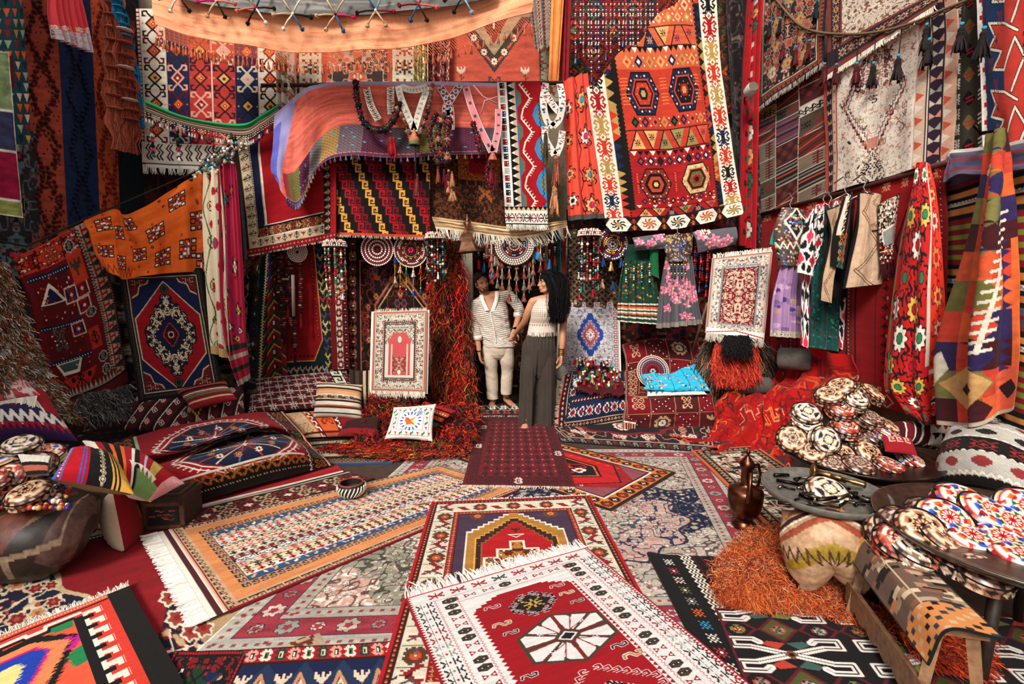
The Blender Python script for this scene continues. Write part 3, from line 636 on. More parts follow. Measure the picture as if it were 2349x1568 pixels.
# ---- black kilim with white crosses at the lower right
c = Cv(100,330,'k'); c.rep('star',20,10,38,320,(('w','k','w'),('x','k','w'),('w','k','x'),('G','k','w'),('s','k','w'),('o','k','o'),('t','k','t')),1.5,14)
c.rect(50,0,70,330,'#17100f')
for dx in (52,58,64): c.zig(dx,0,dx + 5,330,30,'w',1.8)
c.rect(72,0,74,330,'#5a1014'); c.rect(88,0,100,330,'#15100f'); c.rect(86,0,88,330,'#5a1014'); c.wear(.06)
tl,tr,bl = (1484,1268),(1624,1276),(1740,1760); W2_ = para(tr,tl,bl); rug('black_band_kilim','black kilim edge with coloured stars and a white zigzag band beside the pale floral carpet',tl,tr,W2_,bl,c,.022,mat='kilim',cat='kilim')
c = Cv(60,240,'#15100f')
for i in range(18): y = 8 + i * 13.5; c.st('hook',30,y,1.7 if i % 2 else 1.4,(('w','#6c7a34','x','h','#7a1a34')[i % 5],'k','w'),0,0,1.1); c.st('rams',12,y,1,(('o','w','x')[i % 3],'k')); c.st('rams',48,y,1,(('x','G','w')[i % 3],'k')); c.rect(0,y + 6,60,y + 7,'#5a1a20')
tl,tr,bl = (1622,1274),(1800,1290),(1770,1560); rug('hooked_strip_kilim','dark kilim strip with rows of small coloured hooks half under the orange fleece',tl,tr,para(tr,tl,bl),bl,c,.024,mat='kilim',cat='kilim')
c = Cv(430,240,'#120f10')
for r in range(4):
    for k in range(12):
        x2,y2 = 16 + k * 46 + (r % 2) * 0,-10 + r * 92 + 8
        if r % 1 == 0: c.poly([(x2,y2 + 46 - 26),(x2 + 23,y2 + 46),(x2,y2 + 46 + 26),(x2 - 23,y2 + 46)],'#5e101e'); c.poly([(x2,y2 + 46 - 21),(x2 + 18,y2 + 46),(x2,y2 + 46 + 21),(x2 - 18,y2 + 46)],('#100e10','#4a4f24','#100e10')[k % 3]); c.st('hex',x2,y2 + 46,2.4,(('#6c7a34','#b8402e','w'),('#b8402e','s','k'),('#8a3a40','#a8b0a0','k'))[(r + k) % 3]); c.st('rams',x2,y2 + 46,1.1,('k','#6c7a34'))
    for k in range(4):
        cx,cy = 62 + k * 138,-2 + r * 92
        for fx in (-1,1):
            for fy in (-1,1):
                P = [(cx,cy),(cx + fx * 40,cy + fy * 13),(cx + fx * 58,cy + fy * 13),(cx + fx * 58,cy + fy * 27),(cx + fx * 34,cy + fy * 27),(cx + fx * 28,cy + fy * 21)]; c.line(P,11,'#2a1216'); c.line(P,8.4,'#e2dcd2'); c.line(P,1.,'#3a302c')
                c.poly([(cx + fx * 12,cy + fy * 9),(cx + fx * 26,cy + fy * 17),(cx + fx * 20,cy + fy * 24),(cx,cy + fy * 20)],('#b83a2a','G','h')[(r + k + fx) % 3])
        c.disc(cx,cy,6,6,'#7a4424',4,.2); c.disc(cx,cy,3,3,'k')
c.rect(0,0,430,3,'q'); c.rect(0,0,3,240,'#5e101e'); c.wear(.08,5)
tl,tr,bl = (1640,1392),(2480,1420),(1790,1760)
rug('cross_kilim','black kilim with large white hooked crosses and diamonds under the shaggy orange fleece',tl,tr,para(tr,tl,bl),bl,c,.030,mat='kilim',cat='kilim',sub=6)

# ---- threshold mat, strips between the carpets
c = Cv(150,40,'#15110f'); c.rect(0,8,150,22,'#231418'); c.rep('flw',0,8,150,22,(('w','d','w'),),1.3,8); c.zig(0,8,150,22,9,'#d8cdb8',1.1); c.rect(0,23,150,33,'#8a7a64'); c.rep('hex',0,23,150,33,(('k','k','d'),('r','r','d')),1.3,16); c.rect(0,34,150,40,'#4a0f14')
rug('threshold_mat','narrow dark mat with white stars and fringe on the doorstep under the man',(1092,924),(1290,924),(1292,953),(1095,953),c,.030,fr=[('b',.05,160,'w',.008)])
c = Cv(200,30,'#a3131d'); c.rect(0,0,200,6,'#2a1012'); c.rect(0,24,200,27,'w'); c.rect(0,27,200,30,'d'); c.wear(.2)
rug('red_rug_edge','plain red rug edge running between the medallion mattress and the striped rug',(330,1150),(770,1060),(790,1084),(400,1182),c,.012)
c = Cv(200,40,'#2b1a16'); c.rep('hook',0,2,200,38,(('#c9a882','q','w'),('#8a1a1e','w','k')),2.6,10); c.rect(0,0,200,3,'#c9b79c')
rug('brown_rug_edge','brown hooked rug edge peeping out beside the striped rug',(390,1180),(800,1082),(860,1096),(400,1225),c,.014)
c = Cv(140,60,'#2a211c'); c.stripes([(6,'k'),(5,'s','run','k',.6),(5,'k'),(6,'e','dd',('kr',),.8),(5,'k'),(8,'s','rams',('kw',),.8),(4,'w'),(7,'n','K','w',.8),(6,'e'),(6,'k'),(8,'#8a6a4a','X','k',.8),(4,'#2a4a7a')])
rug('grey_strip_kilim','black grey and beige banded kilim on the floor behind the striped rug',(640,1005),(930,985),(900,1062),(700,1066),c,.010,cat='kilim',mat='kilim')
c = Cv(120,70,'#1c1014'); c.orn(0,0,120,70,('#5a1a1c','#3a1418','#7a2a24','#c09878'),41,8,14,3,.06); c.border(0,5,'#5a1418')
rug('dark_rug','dark burgundy rug on the floor between the shaggy throw and the brown bolster',(120,990),(420,950),(330,1060),(60,1080),c,.010)
# ------------------------------------------------------------------ designs used more than once
def arms(c,cx,cy,r,q,n=8,wd=1.6):
    for i in range(n): a = i * 2 * PI / n; c.line([(cx,cy),(cx + r * math.cos(a),cy + r * math.sin(a))],wd,q)
def suz(c,x,y,r,pet,inn,k='k',n=8):
    """embroidered round flower with curling leaves"""
    for i in range(6):
        a = i * PI / 3 + .4; c.line([(x + r * math.cos(a),y + r * math.sin(a)),(x + 1.5 * r * math.cos(a + .15),y + 1.5 * r * math.sin(a + .15)),(x + 1.45 * r * math.cos(a + .5),y + 1.45 * r * math.sin(a + .5))],max(1.4,r * .2),k)
    c.disc(x,y,r,r,k,n,.12); c.disc(x,y,r * .85,r * .85,pet,n,.16); c.disc(x,y,r * .45,r * .45,k); c.disc(x,y,r * .36,r * .36,inn)

# ------------------------------------------------------------------ left wall
c = Cv(240,420,'k')
c.stripes([(70,'#a8452e'),(75,'#14284e'),(54,'#cf5a2c'),(72,'#0f1c24')],True)
sx = 240 / 271.
for x,q,s in ((36,'#4a1414',1),(107,'#0b1024',0),(172,'#8f2418',2),(230,'#141c22',0)):
    for i in range(60):
        y = i * 7.4; ph = (i % 12) / 12.
        for k in (-1,1):
            dx = k * 20 * abs(ph - .5) * 2 * sx + k * 3
            for j in range(3): c.disc(x * sx + dx + rs.uniform(-5,5),y + rs.uniform(-3,3),2.4,2.6,q)
            c.disc(x * sx + rs.uniform(-26,26),y,1.6,1.6,q)
c.wear(.22,8,14)
o = cloth('striped_blanket','tall blanket of rust, navy and orange vertical stripes dotted with dark tufts','blanket',[[(34,-50),(315,-50)],[(72,570),(338,610)]],('X',-4.42),c,(3,.012,.4,.6))
b = MB(); P = o_P[o.name]; N = normals(P)
for i in range(60):
    for q,(u,cc) in enumerate(((36,'#4a1414'),(107,'#0f1a3a'),(172,'#7f2016'))):
        for k in (-1,1):
            ph = (i % 12) / 12.; uu = int(min(239,max(0,u * sx + k * (20 * abs(ph - .5) * 2 * sx + 3) + rs.uniform(-3,3)))); vv = min(419,int(i * 7))
            b.ball(P[vv,uu] + N[vv,uu] * .012,(.016,.016,.02),cc,6)
b.build('tufts','shag',o)['kind'] = 'stuff'
c = Cv(90,200,'#1d4650')
for i in range(16):
    for j in range(4):
        c.poly([(30 + j * 16,6 + i * 13),(42 + j * 16,6 + i * 13),(36 + j * 16,17 + i * 13)],rs.choice(['#a8c4a8','#d0a850','o','#9a1f2a','#e8d8c0','#102438']))
c.rect(0,0,30,200,'#6a1c1a'); c.rep('tri',0,0,28,200,(('#e08a5a','q'),('#d8b070','k')),2.2); c.rect(30,90,60,130,'#5a1c18'); c.wear(.2)
cloth('teal_kilim','teal kilim scattered with small coloured triangles beside the tufted blanket','kilim',[[(-50,-40),(52,-40)],[(-50,330),(72,332)]],('X',-4.34),c,(2,.01),fr=[('b',.06,90,'#b8b8a8')])
c = Cv(60,130,'#26282c'); c.rep('dia',0,0,60,130,(('#5a7a80','#3a1a1c','x'),('#6a5a50','k','x')),4.2,3); c.orn(0,0,60,130,('#5a7a80','#3a2020','#6a4a3a','q'),5,6,8,3); c.wear(.2)
cloth('dark_kilim','dark grey diamond kilim low on the wall under the teal one','kilim',[[(-30,300),(82,300)],[(-30,640),(96,640)]],('X',-4.42),c,(1,.01))
c = Cv(60,200,'#7c9a68'); c.stripes([(110,'#86a070'),(78,'#3b3f62'),(95,'#a01540'),(35,'#8e9a50')]); c.frame(0,2,'#e8e2da')
for y in (69,118,178): c.rect(0,y,60,y + 3,'#ded8d0')
c.wear(.35,5,10)
cloth('patchwork_blanket','patchwork blanket of green, slate and crimson squares beside the teal kilim','blanket',[[(-90,105),(14,120)],[(-60,480),(46,500)]],('X',-4.15),c,(1,.02))
c = Cv(110,120,'#d9404a'); c.rect(0,88,110,120,'#c9c4cc'); c.rep('flw',0,74,110,90,(('w','p','w'),('p','w','r')),1.2); c.orn(0,90,110,120,('#d8a0a8','r','#8fb4c6','w','r'),9,5,14,2.5)
cloth('embroidered_skirt','coral red gathered skirt with pale embroidered hem hanging at the top','skirt',[[(112,-60),(172,-60)],[(112,40),(192,40)],[(122,88),(208,122)]],('X',-4.12),c,(6,.035,.5,.3),mat='smooth')
def hank(name,label,pts,w,cs,X,n=90):
    b = MB(); A = np.array([PX(*p,X) for p in pts]); B = bmat(26,len(A),False); A = B @ A; P = np.repeat(A[None],n,0)
    a = RN.uniform(0,2 * PI,n); r = w * np.sqrt(RN.rand(n)); tw = np.linspace(0,5,26)
    P = P + np.stack([r[:,None] * np.cos(a[:,None] + tw) * .7,r[:,None] * np.cos(a[:,None] + tw),0 * a[:,None] + 0 * tw],-1) * (1 + .25 * np.sin(np.arange(26) * 1.3))[None,:,None] + RN.normal(size=(n,1,3)) * .004
    C = np.array([np.clip(col(cs[0]) * (1 - t) + col(cs[-1]) * t,0,1) for t in RN.rand(n)]); b.strands(P,.018,C)
    for k in range(1,10): b.ball(A[k * 2],(w * 1.15,w * 1.15,.012),cs[k % len(cs)],8)
    return tag(b.build(name,'shag'),label,'yarn','yarn hanks hanging beside the striped blanket')
hank('yarn_hank','rust coloured hank of twisted yarn hanging next to the striped blanket',[(256,-20),(262,100),(262,230),(280,345)],.075,['#a8503a','#c87052'],-4.1)
hank('yarn_hank','hank of rust yarn wrapped in white cord hanging behind the blue yarn',[(285,40),(288,160),(300,260),(298,350)],.07,['#9a4632','#e0cfc0','#a8503a'],-4.0)
hank('yarn_hank','bright blue hank of yarn hanging left of the hooked medallion kilim',[(258,-20),(285,60),(305,180),(316,290)],.05,['#1f6f9a','#2f90b8'],-4.0)

# red carpet with navy shapes and white border, leaning on the left wall
c = Cv(190,290,'#6e0d14')
c.rect(150,0,182,290,'#cdb9a0'); 
for i in range(14):
    y = 8 + i * 21; c.st('T',166,y,3.4,('#c21c20',),1); c.poly([(151,y + 10),(182,y + 4),(182,y + 18)],'#3a3a34'); c.zig(151,y - 4,156,y + 16,4,'#6e0d14')
c.rect(146,0,150,290,'d'); c.rep('dot',145,0,151,290,'w',1.6,60); c.rect(182,0,190,290,'#4a0a10'); c.rep('dot',181,0,187,290,'e',1.6,60)
c.rect(0,0,145,34,'#d2401f'); c.orn(0,0,145,34,('#4a0a10','#4a0a10','w','r'),3,9,6,5)
c.rect(16,40,100,250,'#5a0b12'); 
for y in (40,130,198): c.rect(6,y,108,y + 9,'n'); c.rep('dot',6,y + 1,108,y + 8,'w',2.2,16)
for x,y in ((95,86),(118,112),(92,150),(122,84)): c.rect(x - 15,y - 14,x + 15,y + 14,'#d8c8b4'); c.rect(x - 12,y - 11,x + 12,y + 11,'n' if x < 100 else '#5a0b12'); c.st('rams',x,y,2.2,('r','w'))
c.poly([(20,92),(50,56),(84,92)],'w'); c.poly([(28,90),(50,64),(76,90)],'n'); c.poly([(20,205),(84,205),(70,228),(30,228)],'w'); c.poly([(26,207),(78,207),(66,222),(34,222)],'h')
c.st('ram' if 0 else 'rams',46,160,4,('h','#5a0b12')); c.rect(108,28,142,76,'#d2401f'); c.st('hand',125,52,5,('#4a3a2a',)); c.rect(110,160,136,200,'#c23018'); c.st('tree',123,180,3,('k',))
c.poly([(22,236),(112,228),(70,276)],'#cc2a14'); c.st('tree',68,246,4,('k',)); c.disc(50,240,5,5,'k'); c.disc(92,238,5,5,'k')
for x,y in ((128,130),(132,220),(134,244),(122,20),(126,262)): c.disc(x,y,12,10,'#b8b0a4',8,.06); c.disc(x,y,9.5,7.5,'#2a1214',8,.06); c.st('flw',x,y,1.2,('#8a8a7a','k','w'))
for i in range(60): c.disc(rs.uniform(20,100),rs.uniform(45,235),1.8,1.6,rs.choice(['w','o','#d8401f']))
c.rect(0,270,190,290,'#7c0e16'); c.rect(0,266,190,270,'#2a0a0e'); c.rect(20,252,160,266,'#b8a894'); c.zig(20,252,160,266,14,'#6e0d14'); c.wear(.16)
cloth('medallion_carpet','dark red carpet with navy blocks and cream arrow border draped against the left wall','carpet',[[(40,592),(128,546),(207,504)],[(78,715),(162,690),(250,640)],[(108,830),(195,800),(276,755)],[(148,946),(222,918),(293,876)]],('X',-4.1),c,rip=.02,thick=.02)
# orange embroidered cloth
c = Cv(230,120,'#e4641e')
def sq(c,x,y,k):
    for i in (-1,0,1):
        for j in (-1,0,1):
            if i or j: X_,Y_ = x + i * 11 * k,y + j * 9 * k; c.rect(X_ - 5 * k,Y_ - 4 * k,X_ + 5 * k,Y_ + 4 * k,'#3a1410'); c.rect(X_ - 2.4 * k,Y_ - 1.8 * k,X_ + 2.4 * k,Y_ + 1.8 * k,'w' if (i and j) else '#e4641e')
    for i in range(-2,3):
        for j in range(-2,3): c.rect(x + i * 3 * k - 1.5 * k,y + j * 3 * k - 1.5 * k,x + i * 3 * k + 1.5 * k,y + j * 3 * k + 1.5 * k,rs.choice(['w','#8a1a24','#3a2024','x','#5a4a44']))
for x,y in ((28,22),(62,40),(100,20),(140,52),(180,24),(216,60),(150,96),(196,92),(104,78),(60,92),(24,74),(225,110)): sq(c,x,y,.95)
for i in range(40): c.rect(*(lambda x,y: (x,y,x + 4,y + 4))(rs.uniform(0,225),rs.uniform(0,115)),rs.choice(['#7a2a1a','#a8401a']))
c.zig(0,100,90,116,10,'#8a2a14',1.6); c.wear(.1)
cloth('embroidered_cloth','orange cloth embroidered with dark square motifs slung above the two leaning carpets','cloth',[[(196,502,4.62),(262,480,4.85),(300,492,4.92),(395,436,5.1),(472,390,5.22)],[(212,560,4.62),(270,560,4.85),(330,560,4.95),(400,520,5.1),(474,500,5.22)],[(232,612,4.62),(275,640,4.8),(330,632,4.95),(400,625,5.1),(474,622,5.22)]],('Y',5),c,(3,.03,1.2,.7),rip=.03,mat='smooth')
c = Cv(200,290,'n')
c.poly([(100,26),(178,110),(178,200),(100,276),(22,200),(22,110)],'#c9b79a'); c.poly([(100,29),(175,111),(175,199),(100,273),(25,199),(25,111)],'#9a0f1a')
for sx in (0,1):
    for sy in (0,1):
        x,y = (22 if not sx else 178),(16 if not sy else 274); dx,dy = (1 if not sx else -1),(1 if not sy else -1)
        c.poly([(x,y),(x + dx * 48,y),(x + dx * 40,y + dy * 16),(x + dx * 22,y + dy * 22),(x + dx * 16,y + dy * 40),(x,y + dy * 48)],'e'); c.poly([(x,y),(x + dx * 45,y),(x + dx * 37,y + dy * 14),(x + dx * 20,y + dy * 20),(x + dx * 14,y + dy * 37),(x,y + dy * 45)],'#6c1418'); c.orn(min(x,x + dx * 34),min(y,y + dy * 24),max(x,x + dx * 34),max(y,y + dy * 24),('k','e','k','x'),3,6,4,3,msk='#6c1418')
def lob(cx,cy,rx,ry,q):
    P = []
    for i in range(48):
        a = i * 2 * PI / 48; d = 1 / (abs(math.cos(a)) + abs(math.sin(a))) ** .75; k = d * (1.06 if i % 3 else .94); P.append((cx + rx * k * math.cos(a),cy + ry * k * math.sin(a)))
    c.poly(P,q)
lob(100,151,64,98,'k'); lob(100,151,60,94,'#e2cfae')
c.orn(36,57,164,245,('#1a1410','#1a1410','q','n'),14,3.4,30,4,.12,msk='#e2cfae'); lob(100,151,38,46,'k'); lob(100,151,36,43,'#141a38'); lob(100,151,20,28,'x'); lob(100,151,17,25,'#1d1216'); c.st('ro',100,151,2,('#6c1418','e','k')); c.st('ro',100,45,2,('#1a2420','#3a4a2a','k')); c.st('ro',100,258,2,('#1a2420','#3a4a2a','k'))
c.border(0,4,'k'); c.border(4,12,'#1c1a18','dd',(('#5a4a36','q'),),1.5); c.border(16,2,'#d8c8aa','dot',(('k',),),1,3); c.border(18,4,'k','dot',(('#b09a7a',),),1.4,4)
c.wear(.12)
cloth('medallion_carpet','navy and red carpet with a cream lobed medallion leaning below the orange cloth','carpet',[[(272,622,5.05),(462,614,5.2)],[(318,922,4.72),(512,897,4.9)]],('Y',5),c,rip=.012,thick=.02,lin_=True)
c = Cv(50,140,'#120e10'); c.orn(0,0,50,140,('#4a4a44','#5a4a3a','#3a1a1a','#8a7a62'),18,7,14,4,.05); c.wear(.2)
cloth('dark_carpet','nearly black carpet strip showing behind the leaning medallion carpet','carpet',[[(235,600,5.2),(545,600,5.5)],[(280,930,5.05),(590,900,5.45)]],('Y',5),c,rip=.01)

# ------------------------------------------------------------------ back wall, upper left
c = Cv(230,260,'w')
cols7 = ['#e9dcc6','#1a2346','#b5352f','#b5352f','#1a2346','#e9dcc6']
mo = [('#2a1a1c','o','w'),('#5a1224','o','w'),('#1a1418','#d8a860','r'),('#e0a08a','#7a1a24','w'),('#d0c4a8','#e8b0a0','x')]
c.rect(0,0,6,260,'q'); c.rep('sq',0,0,6,260,'wk',1.4,40)
for i in range(6):
    x0 = 8 + i * 37; c.rect(x0,0,x0 + 35,220,cols7[i]); c.rect(x0 + 35,0,x0 + 37,220,'n' if i % 2 else '#d8c8b0')
    for j in range(5):
        m = mo[(i * 2 + j * 3) % 5] if cols7[i] != 'w' and i not in (0,5) else mo[(j + i) % 3]
        c.ram(x0 + 17.5,24 + j * 43,15.5,20,m,2.6); c.st('hex',x0 + 17.5,24 + j * 43,1.1,(m[1],m[0],m[2]))
        for k in (-1,1): c.st('plus',x0 + 17.5 + k * 14,24 + j * 43 + 21,1,('r',)); c.st('plus',x0 + 17.5 + k * 15,24 + j * 43,.9,(m[1],))
c.rect(0,218,230,248,'#ebe0cc'); 
for i in range(14):
    for k,q in ((0,'#5a1224'),(5,'#1a2346')): c.line([(12 + i * 16 + k,220),(7 + i * 16 + k,227),(13 + i * 16 + k,233),(8 + i * 16 + k,240),(12 + i * 16 + k,246)],2.2,q)
c.rect(0,248,230,254,'#e9dcc6'); c.rect(0,252,230,254,'n'); c.wear(.1)
cloth('hooked_medallion_kilim','kilim with columns of hooked medallions on cream, navy and red bands','kilim',[[(312,20),(645,20)],[(328,383),(652,398)]],('Y',5.55),c,(2,.01),fr=[('b',.07,220,'#d8d0c0',.007)],mat='kilim')
c = Cv(90,60,'#24100f'); c.orn(0,0,90,60,('#4a1a14','#3a1612','#5a2a1a','#6a2a1a'),33,5,10,3,.09)
cloth('brown_carpet','dark brown carpet behind the fringe of the hooked medallion kilim','carpet',[[(300,0),(560,350)],[(300,640),(560,640)]],('Y',5.9),c,rip=.005)
# green and brown tasselled band
c = Cv(200,44,'#5a4234'); c.stripes([(14,'#1c8f52'),(2,'#0f4a2c'),(2,'#5a4234'),(1.5,'e'),(6,'#4a362c'),(1.5,'#d8c8b0'),(6,'#6a5040'),(1.2,'e'),(4,'#3a2a22')])
o = cloth('tasselled_band','green and brown woven band with beaded tassels sagging across the medallion kilim','band',[[(336,230),(410,262),(480,278),(560,283),(600,262),(640,238)],[(336,258),(410,284),(480,300),(560,312),(600,292),(640,264)]],('Y',5.3),c,disp=lambda U,V: .02 * np.sin(np.clip(V / .34,0,1) * PI),mat='smooth')
P = o_P[o.name][-1]
for i in range(46):
    p = P[int(i * 199 / 45)]; b = MB(); q = R.choice(['w','r','k','#8a1a3a','w','g'])
    for k in range(4): b.ball(p - (0,.004,.008 + k * .011),.0065,('w','k','w','#8a1a24')[k],6)
    b.tassel(p - (0,.004,.05),.045,.016,q,'k',5); b.build('tassel','smooth',o)
for px,py in ((347,290),(406,300),(487,300),(530,305)):
    p = PY(px,py,5.28); b = MB()
    for k in range(6): b.tassel(p - (0,0,k * .05),.05,.028,R.choice(['w','r','k','g','m']),'k',5)
    b.build('tassel','smooth',o)

# ------------------------------------------------------------------ orange valance with stars of pompoms
c = Cv(420,70,'#f5a478'); c.wear(.12,17,50)
for i in range(90): x,y = rs.uniform(0,420),rs.uniform(0,70); c.rect(x,y,x + rs.uniform(6,30),y + 1,'#e07c4c')
rows = [[(346,-70),(520,-55),(740,-40),(980,-50),(1232,-80)],[(352,10),(520,50),(730,70),(960,58),(1226,-20)],[(360,58),(510,98),(710,118),(940,106),(1220,30)]]
val = cloth('orange_valance','long orange cloth valance with knotted tassel fringe sagging across the top','valance',rows,('Y',4.8),c,(3,.03,1,.4),rip=.02,mat='smooth')
P = o_P[val.name][-1]; b = MB(); n = 240
E = P[np.linspace(0,419,n + 1).astype(int)]; dn = np.array([0,0,-.028])
pts = []
for r in range(4):
    a,z = E + dn * r - (0,.004,0),E + dn * (r + 1) - (0,.004,0)
    for k in (0,1): i = np.arange(k ^ (r & 1),n - 1,2); pts.append(np.stack([a[i],z[i + 1]],1)); pts.append(np.stack([a[i + 1],z[i]],1))
pts = np.concatenate(pts); b.strands(pts,.006,'#d8683a',np.tile([.3,.1,.6],(len(pts),1))); b.build('net_trim','smooth',val)
b = MB(); b.tassel((0,0,0),.075,.02,'#c8603a','#e8804e',6); WORLD['_t'] = np.zeros(3)
t0 = b.build('tassel','smooth',val); o3 = WORLD[val.name]
t0.data.transform(Matrix.Translation(Vector(tuple(o3))))
for i in range(76):
    t = t0 if i == 0 else t0.copy()
    if i: COL.objects.link(t)
    p = P[int(i * 419 / 75)] - (0,.004,.112); t.location = tuple(p - o3); t.rotation_euler = (0,0,R.uniform(0,6)); s = R.uniform(.8,1.15); t.scale = (s,s,s)
c = Cv(200,26,'#6d6a66'); c.wear(.3,5,12)
for i in range(80): x,y = rs.uniform(0,200),rs.uniform(0,26); c.rect(x,y,x + rs.uniform(3,20),y + 1,'#8d8a84')
cloth('grey_valance','grey cloth hanging over the upper edge of the orange valance','valance',[[(380,-60),(560,-50),(760,-40),(960,-50),(1140,-60)],[(385,-8),(560,24),(750,36),(950,24),(1135,-6)]],('Y',4.72),c,(4,.01),mat='smooth')
for x,y in ((410,-10),(497,2),(587,18),(672,32),(770,34),(862,24),(960,10),(1062,-8)):
    o = PY(x,y,4.66); b = MB(); b.ball(o,.016,R.choice(['w','r','k']),8); cs = [R.choice(['w','m','k','#8a1a24','l','d','p','#1c5a8a','e']) for _ in range(6)]
    for k in range(6):
        a = -PI / 2 + (k - 2.5) * .95 + R.uniform(-.1,.1); L = .17 if k not in (0,5) else .13; e = o + (L * math.cos(a),-.01,L * math.sin(a) * .9)
        if k in (0,5): e[2] = o[2] + .14
        b.tube([o,(o + e) / 2 + (0,-.012,0),e],.0075,cs[k],6); b.pom(e,.022,cs[k],30)
    b.build('pompom_star','shag',val)

# ------------------------------------------------------------------ back wall, behind the rail
c = Cv(170,110,'#a8442f'); c.stripes([(8,'#a8442f','tri','kk',1.2),(32,'#c9bda2'),(8,'#a8442f'),(90,'#3a2c26'),(8,'#a8442f'),(32,'#c9bda2'),(8,'#a8442f')],True)
for x in (22,158 - 9): c.rep('spider',x - 14,0,x + 14,110,(('#8d2a20','#c9bda2'),('#3a2c26','#c9bda2')),3.2,4)
c.zig(44,0,128,110,1,'#c0563a',0,1); c.poly([(48,110),(86,30),(124,110)],'#c0563a'); c.poly([(60,110),(86,56),(112,110)],'#3f302a'); c.orn(44,0,128,110,('#a89a84','#b8452f','#c9bda2','#3a2c26','#c0563a'),12,8,14,4,.05)
c.wear(.15)
cloth('cream_bordered_rug','dusty red and brown rug with cream side borders seen above the pink cloth','rug',[[(676,90),(962,90)],[(676,260),(962,260)]],('Y',6.05),c)
c = Cv(180,160,'#c0523e'); c.poly([(10,0),(170,0),(90,96)],'#4a3630'); c.poly([(34,0),(146,0),(90,66)],'#a89070'); c.line([(24,10),(90,84),(156,10)],4,'#c0563e'); c.poly([(60,0),(120,0),(90,46)],'#8d3a2e'); c.st('spider',90,14,4,('#5a2a22','#c9bda2'))
for x,y in ((50,36),(130,36),(70,60),(110,60),(90,76)): c.disc(x,y,8,8,'#3a2622',8,.12); c.disc(x,y,6,6,'#e0cdb0',8,.2); c.disc(x,y,2,2,'#a8442f')
for x in (24,150): c.st('tul',x,98,2.4,('#d8c4a8','#4a3630'))
c.st('rams',90,120,3.4,('#5a3a32','#d8c4a8')); c.poly([(0,110),(26,118),(40,160),(0,160)],'#4a3a3a'); c.poly([(180,110),(158,118),(140,160),(180,160)],'#4a3a3a'); c.st('flw',20,128,1.2,('w','r','w')); c.wear(.18)
cloth('coral_medallion_rug','faded coral rug with a dark pointed medallion above the hanging straps','rug',[[(1030,40),(1235,40)],[(1030,250),(1240,250)]],('Y',6.03),c,(1,.01))
c = Cv(60,120,'#7a2a2a'); c.orn(0,0,60,120,('#d8b0a0','#4a1a1c','w','#a8443a'),2,6,10,3); c.wear(.2)
cloth('maroon_drape','narrow maroon patterned drape hanging left of the coral medallion rug','drape',[[(978,60),(1034,60)],[(982,240),(1030,240)]],('Y',5.95),c,(3,.04,.4,1))
c = Cv(50,120,'#efe2b0'); c.orn(0,0,50,120,('#7a7a3a','#d8b060','#b84a3a','k'),6,8,8,4,.06)
cloth('yellow_drape','cream and yellow flowered drape gathered in narrow folds above the rail','drape',[[(948,80),(984,80)],[(950,240),(982,240)]],('Y',5.9),c,(3,.04,.4,1),mat='smooth')
c = Cv(50,130,'#efe6dc'); 
for i in range(26): x,y = rs.uniform(3,47),rs.uniform(4,126); suz(c,x,y,5,'x','#e0a08a','#7a8a5a',6)
cloth('flowered_scarf','white scarf with red flowers hanging beside the cream bordered rug','scarf',[[(634,100),(676,100)],[(636,240),(682,270)]],('Y',5.45),c,(3,.05,.4,1),mat='smooth')
c = Cv(60,130,'#7a6a5e'); c.stripes([(8,'#8a7a6c'),(10,'#6a3a34','hex',('wq',),.9),(8,'#a89a88','S','q',.9)] * 4,True); c.wear(.2)
cloth('grey_brown_kilim','faded grey brown kilim hanging in a fold between the valance and the orange strip','kilim',[[(1205,-40),(1270,-40)],[(1226,112),(1266,96)]],('Y',5.7),c,(2,.03,.3,1),fr=[('b',.04,60,'#a89a88')])
c = Cv(40,130,'#b0a48c'); c.orn(0,0,40,130,('#5a4a3e','#8d3a2e','#6a5a4a','#b8543e'),16,7,10,3); c.border(0,6,'#4a3630')
cloth('beige_floral_rug','beige and brown rug border visible right of the coral medallion rug','rug',[[(1225,60),(1300,60)],[(1230,240),(1300,240)]],('Y',6.06),c)
c = Cv(40,120,'#ef9a50'); c.wear(.08)
cloth('orange_strip','plain orange cloth strip hanging from the top beside the bead strings','cloth',[[(1266,-40),(1296,-40)],[(1258,200),(1280,200)]],('Y',5.5),c,(2,.02,.4,1),mat='smooth')
c = Cv(24,110,'#8f1420'); c.wear(.15)
cloth('red_strip','plain dark red cloth strip just right of the orange strip','cloth',[[(1292,-40),(1312,-40)],[(1284,205),(1304,205)]],('Y',5.6),c,(2,.02,.4,1),mat='smooth')
c = Cv(230,190,'#7a1a1a')
for i in range(7):
    for j in range(5):
        x,y = 18 + j * 50 + (i % 2) * 25,14 + i * 29
        for k,q in ((27,('#2a3a2a','#8a2018')[(i + j) % 2]),(21,'#4a1c16'),(16,('#a84a2a','#3a5a3a','#c23018')[(i + 2 * j) % 3]),(10,'#3a1614'),(6,('#d06a30','#b8452f','#5a7a4a')[(i + j) % 3])): c.poly([(x,y - k),(x + k * .85,y),(x,y + k),(x - k * .85,y)],q)
        c.st('dd',x,y,1,('k','w'))
c.orn(0,0,230,190,('#2a1212','#2a1212','#a84a2a'),52,4,0,3,.06); c.wear(.2)
cloth('diamond_carpet','dark red and green diamond carpet behind the blue and red bead strings','carpet',[[(1284,-50),(1700,-50)],[(1284,260),(1700,260)]],('Y',6.0),c,sub=5)
b = MB()
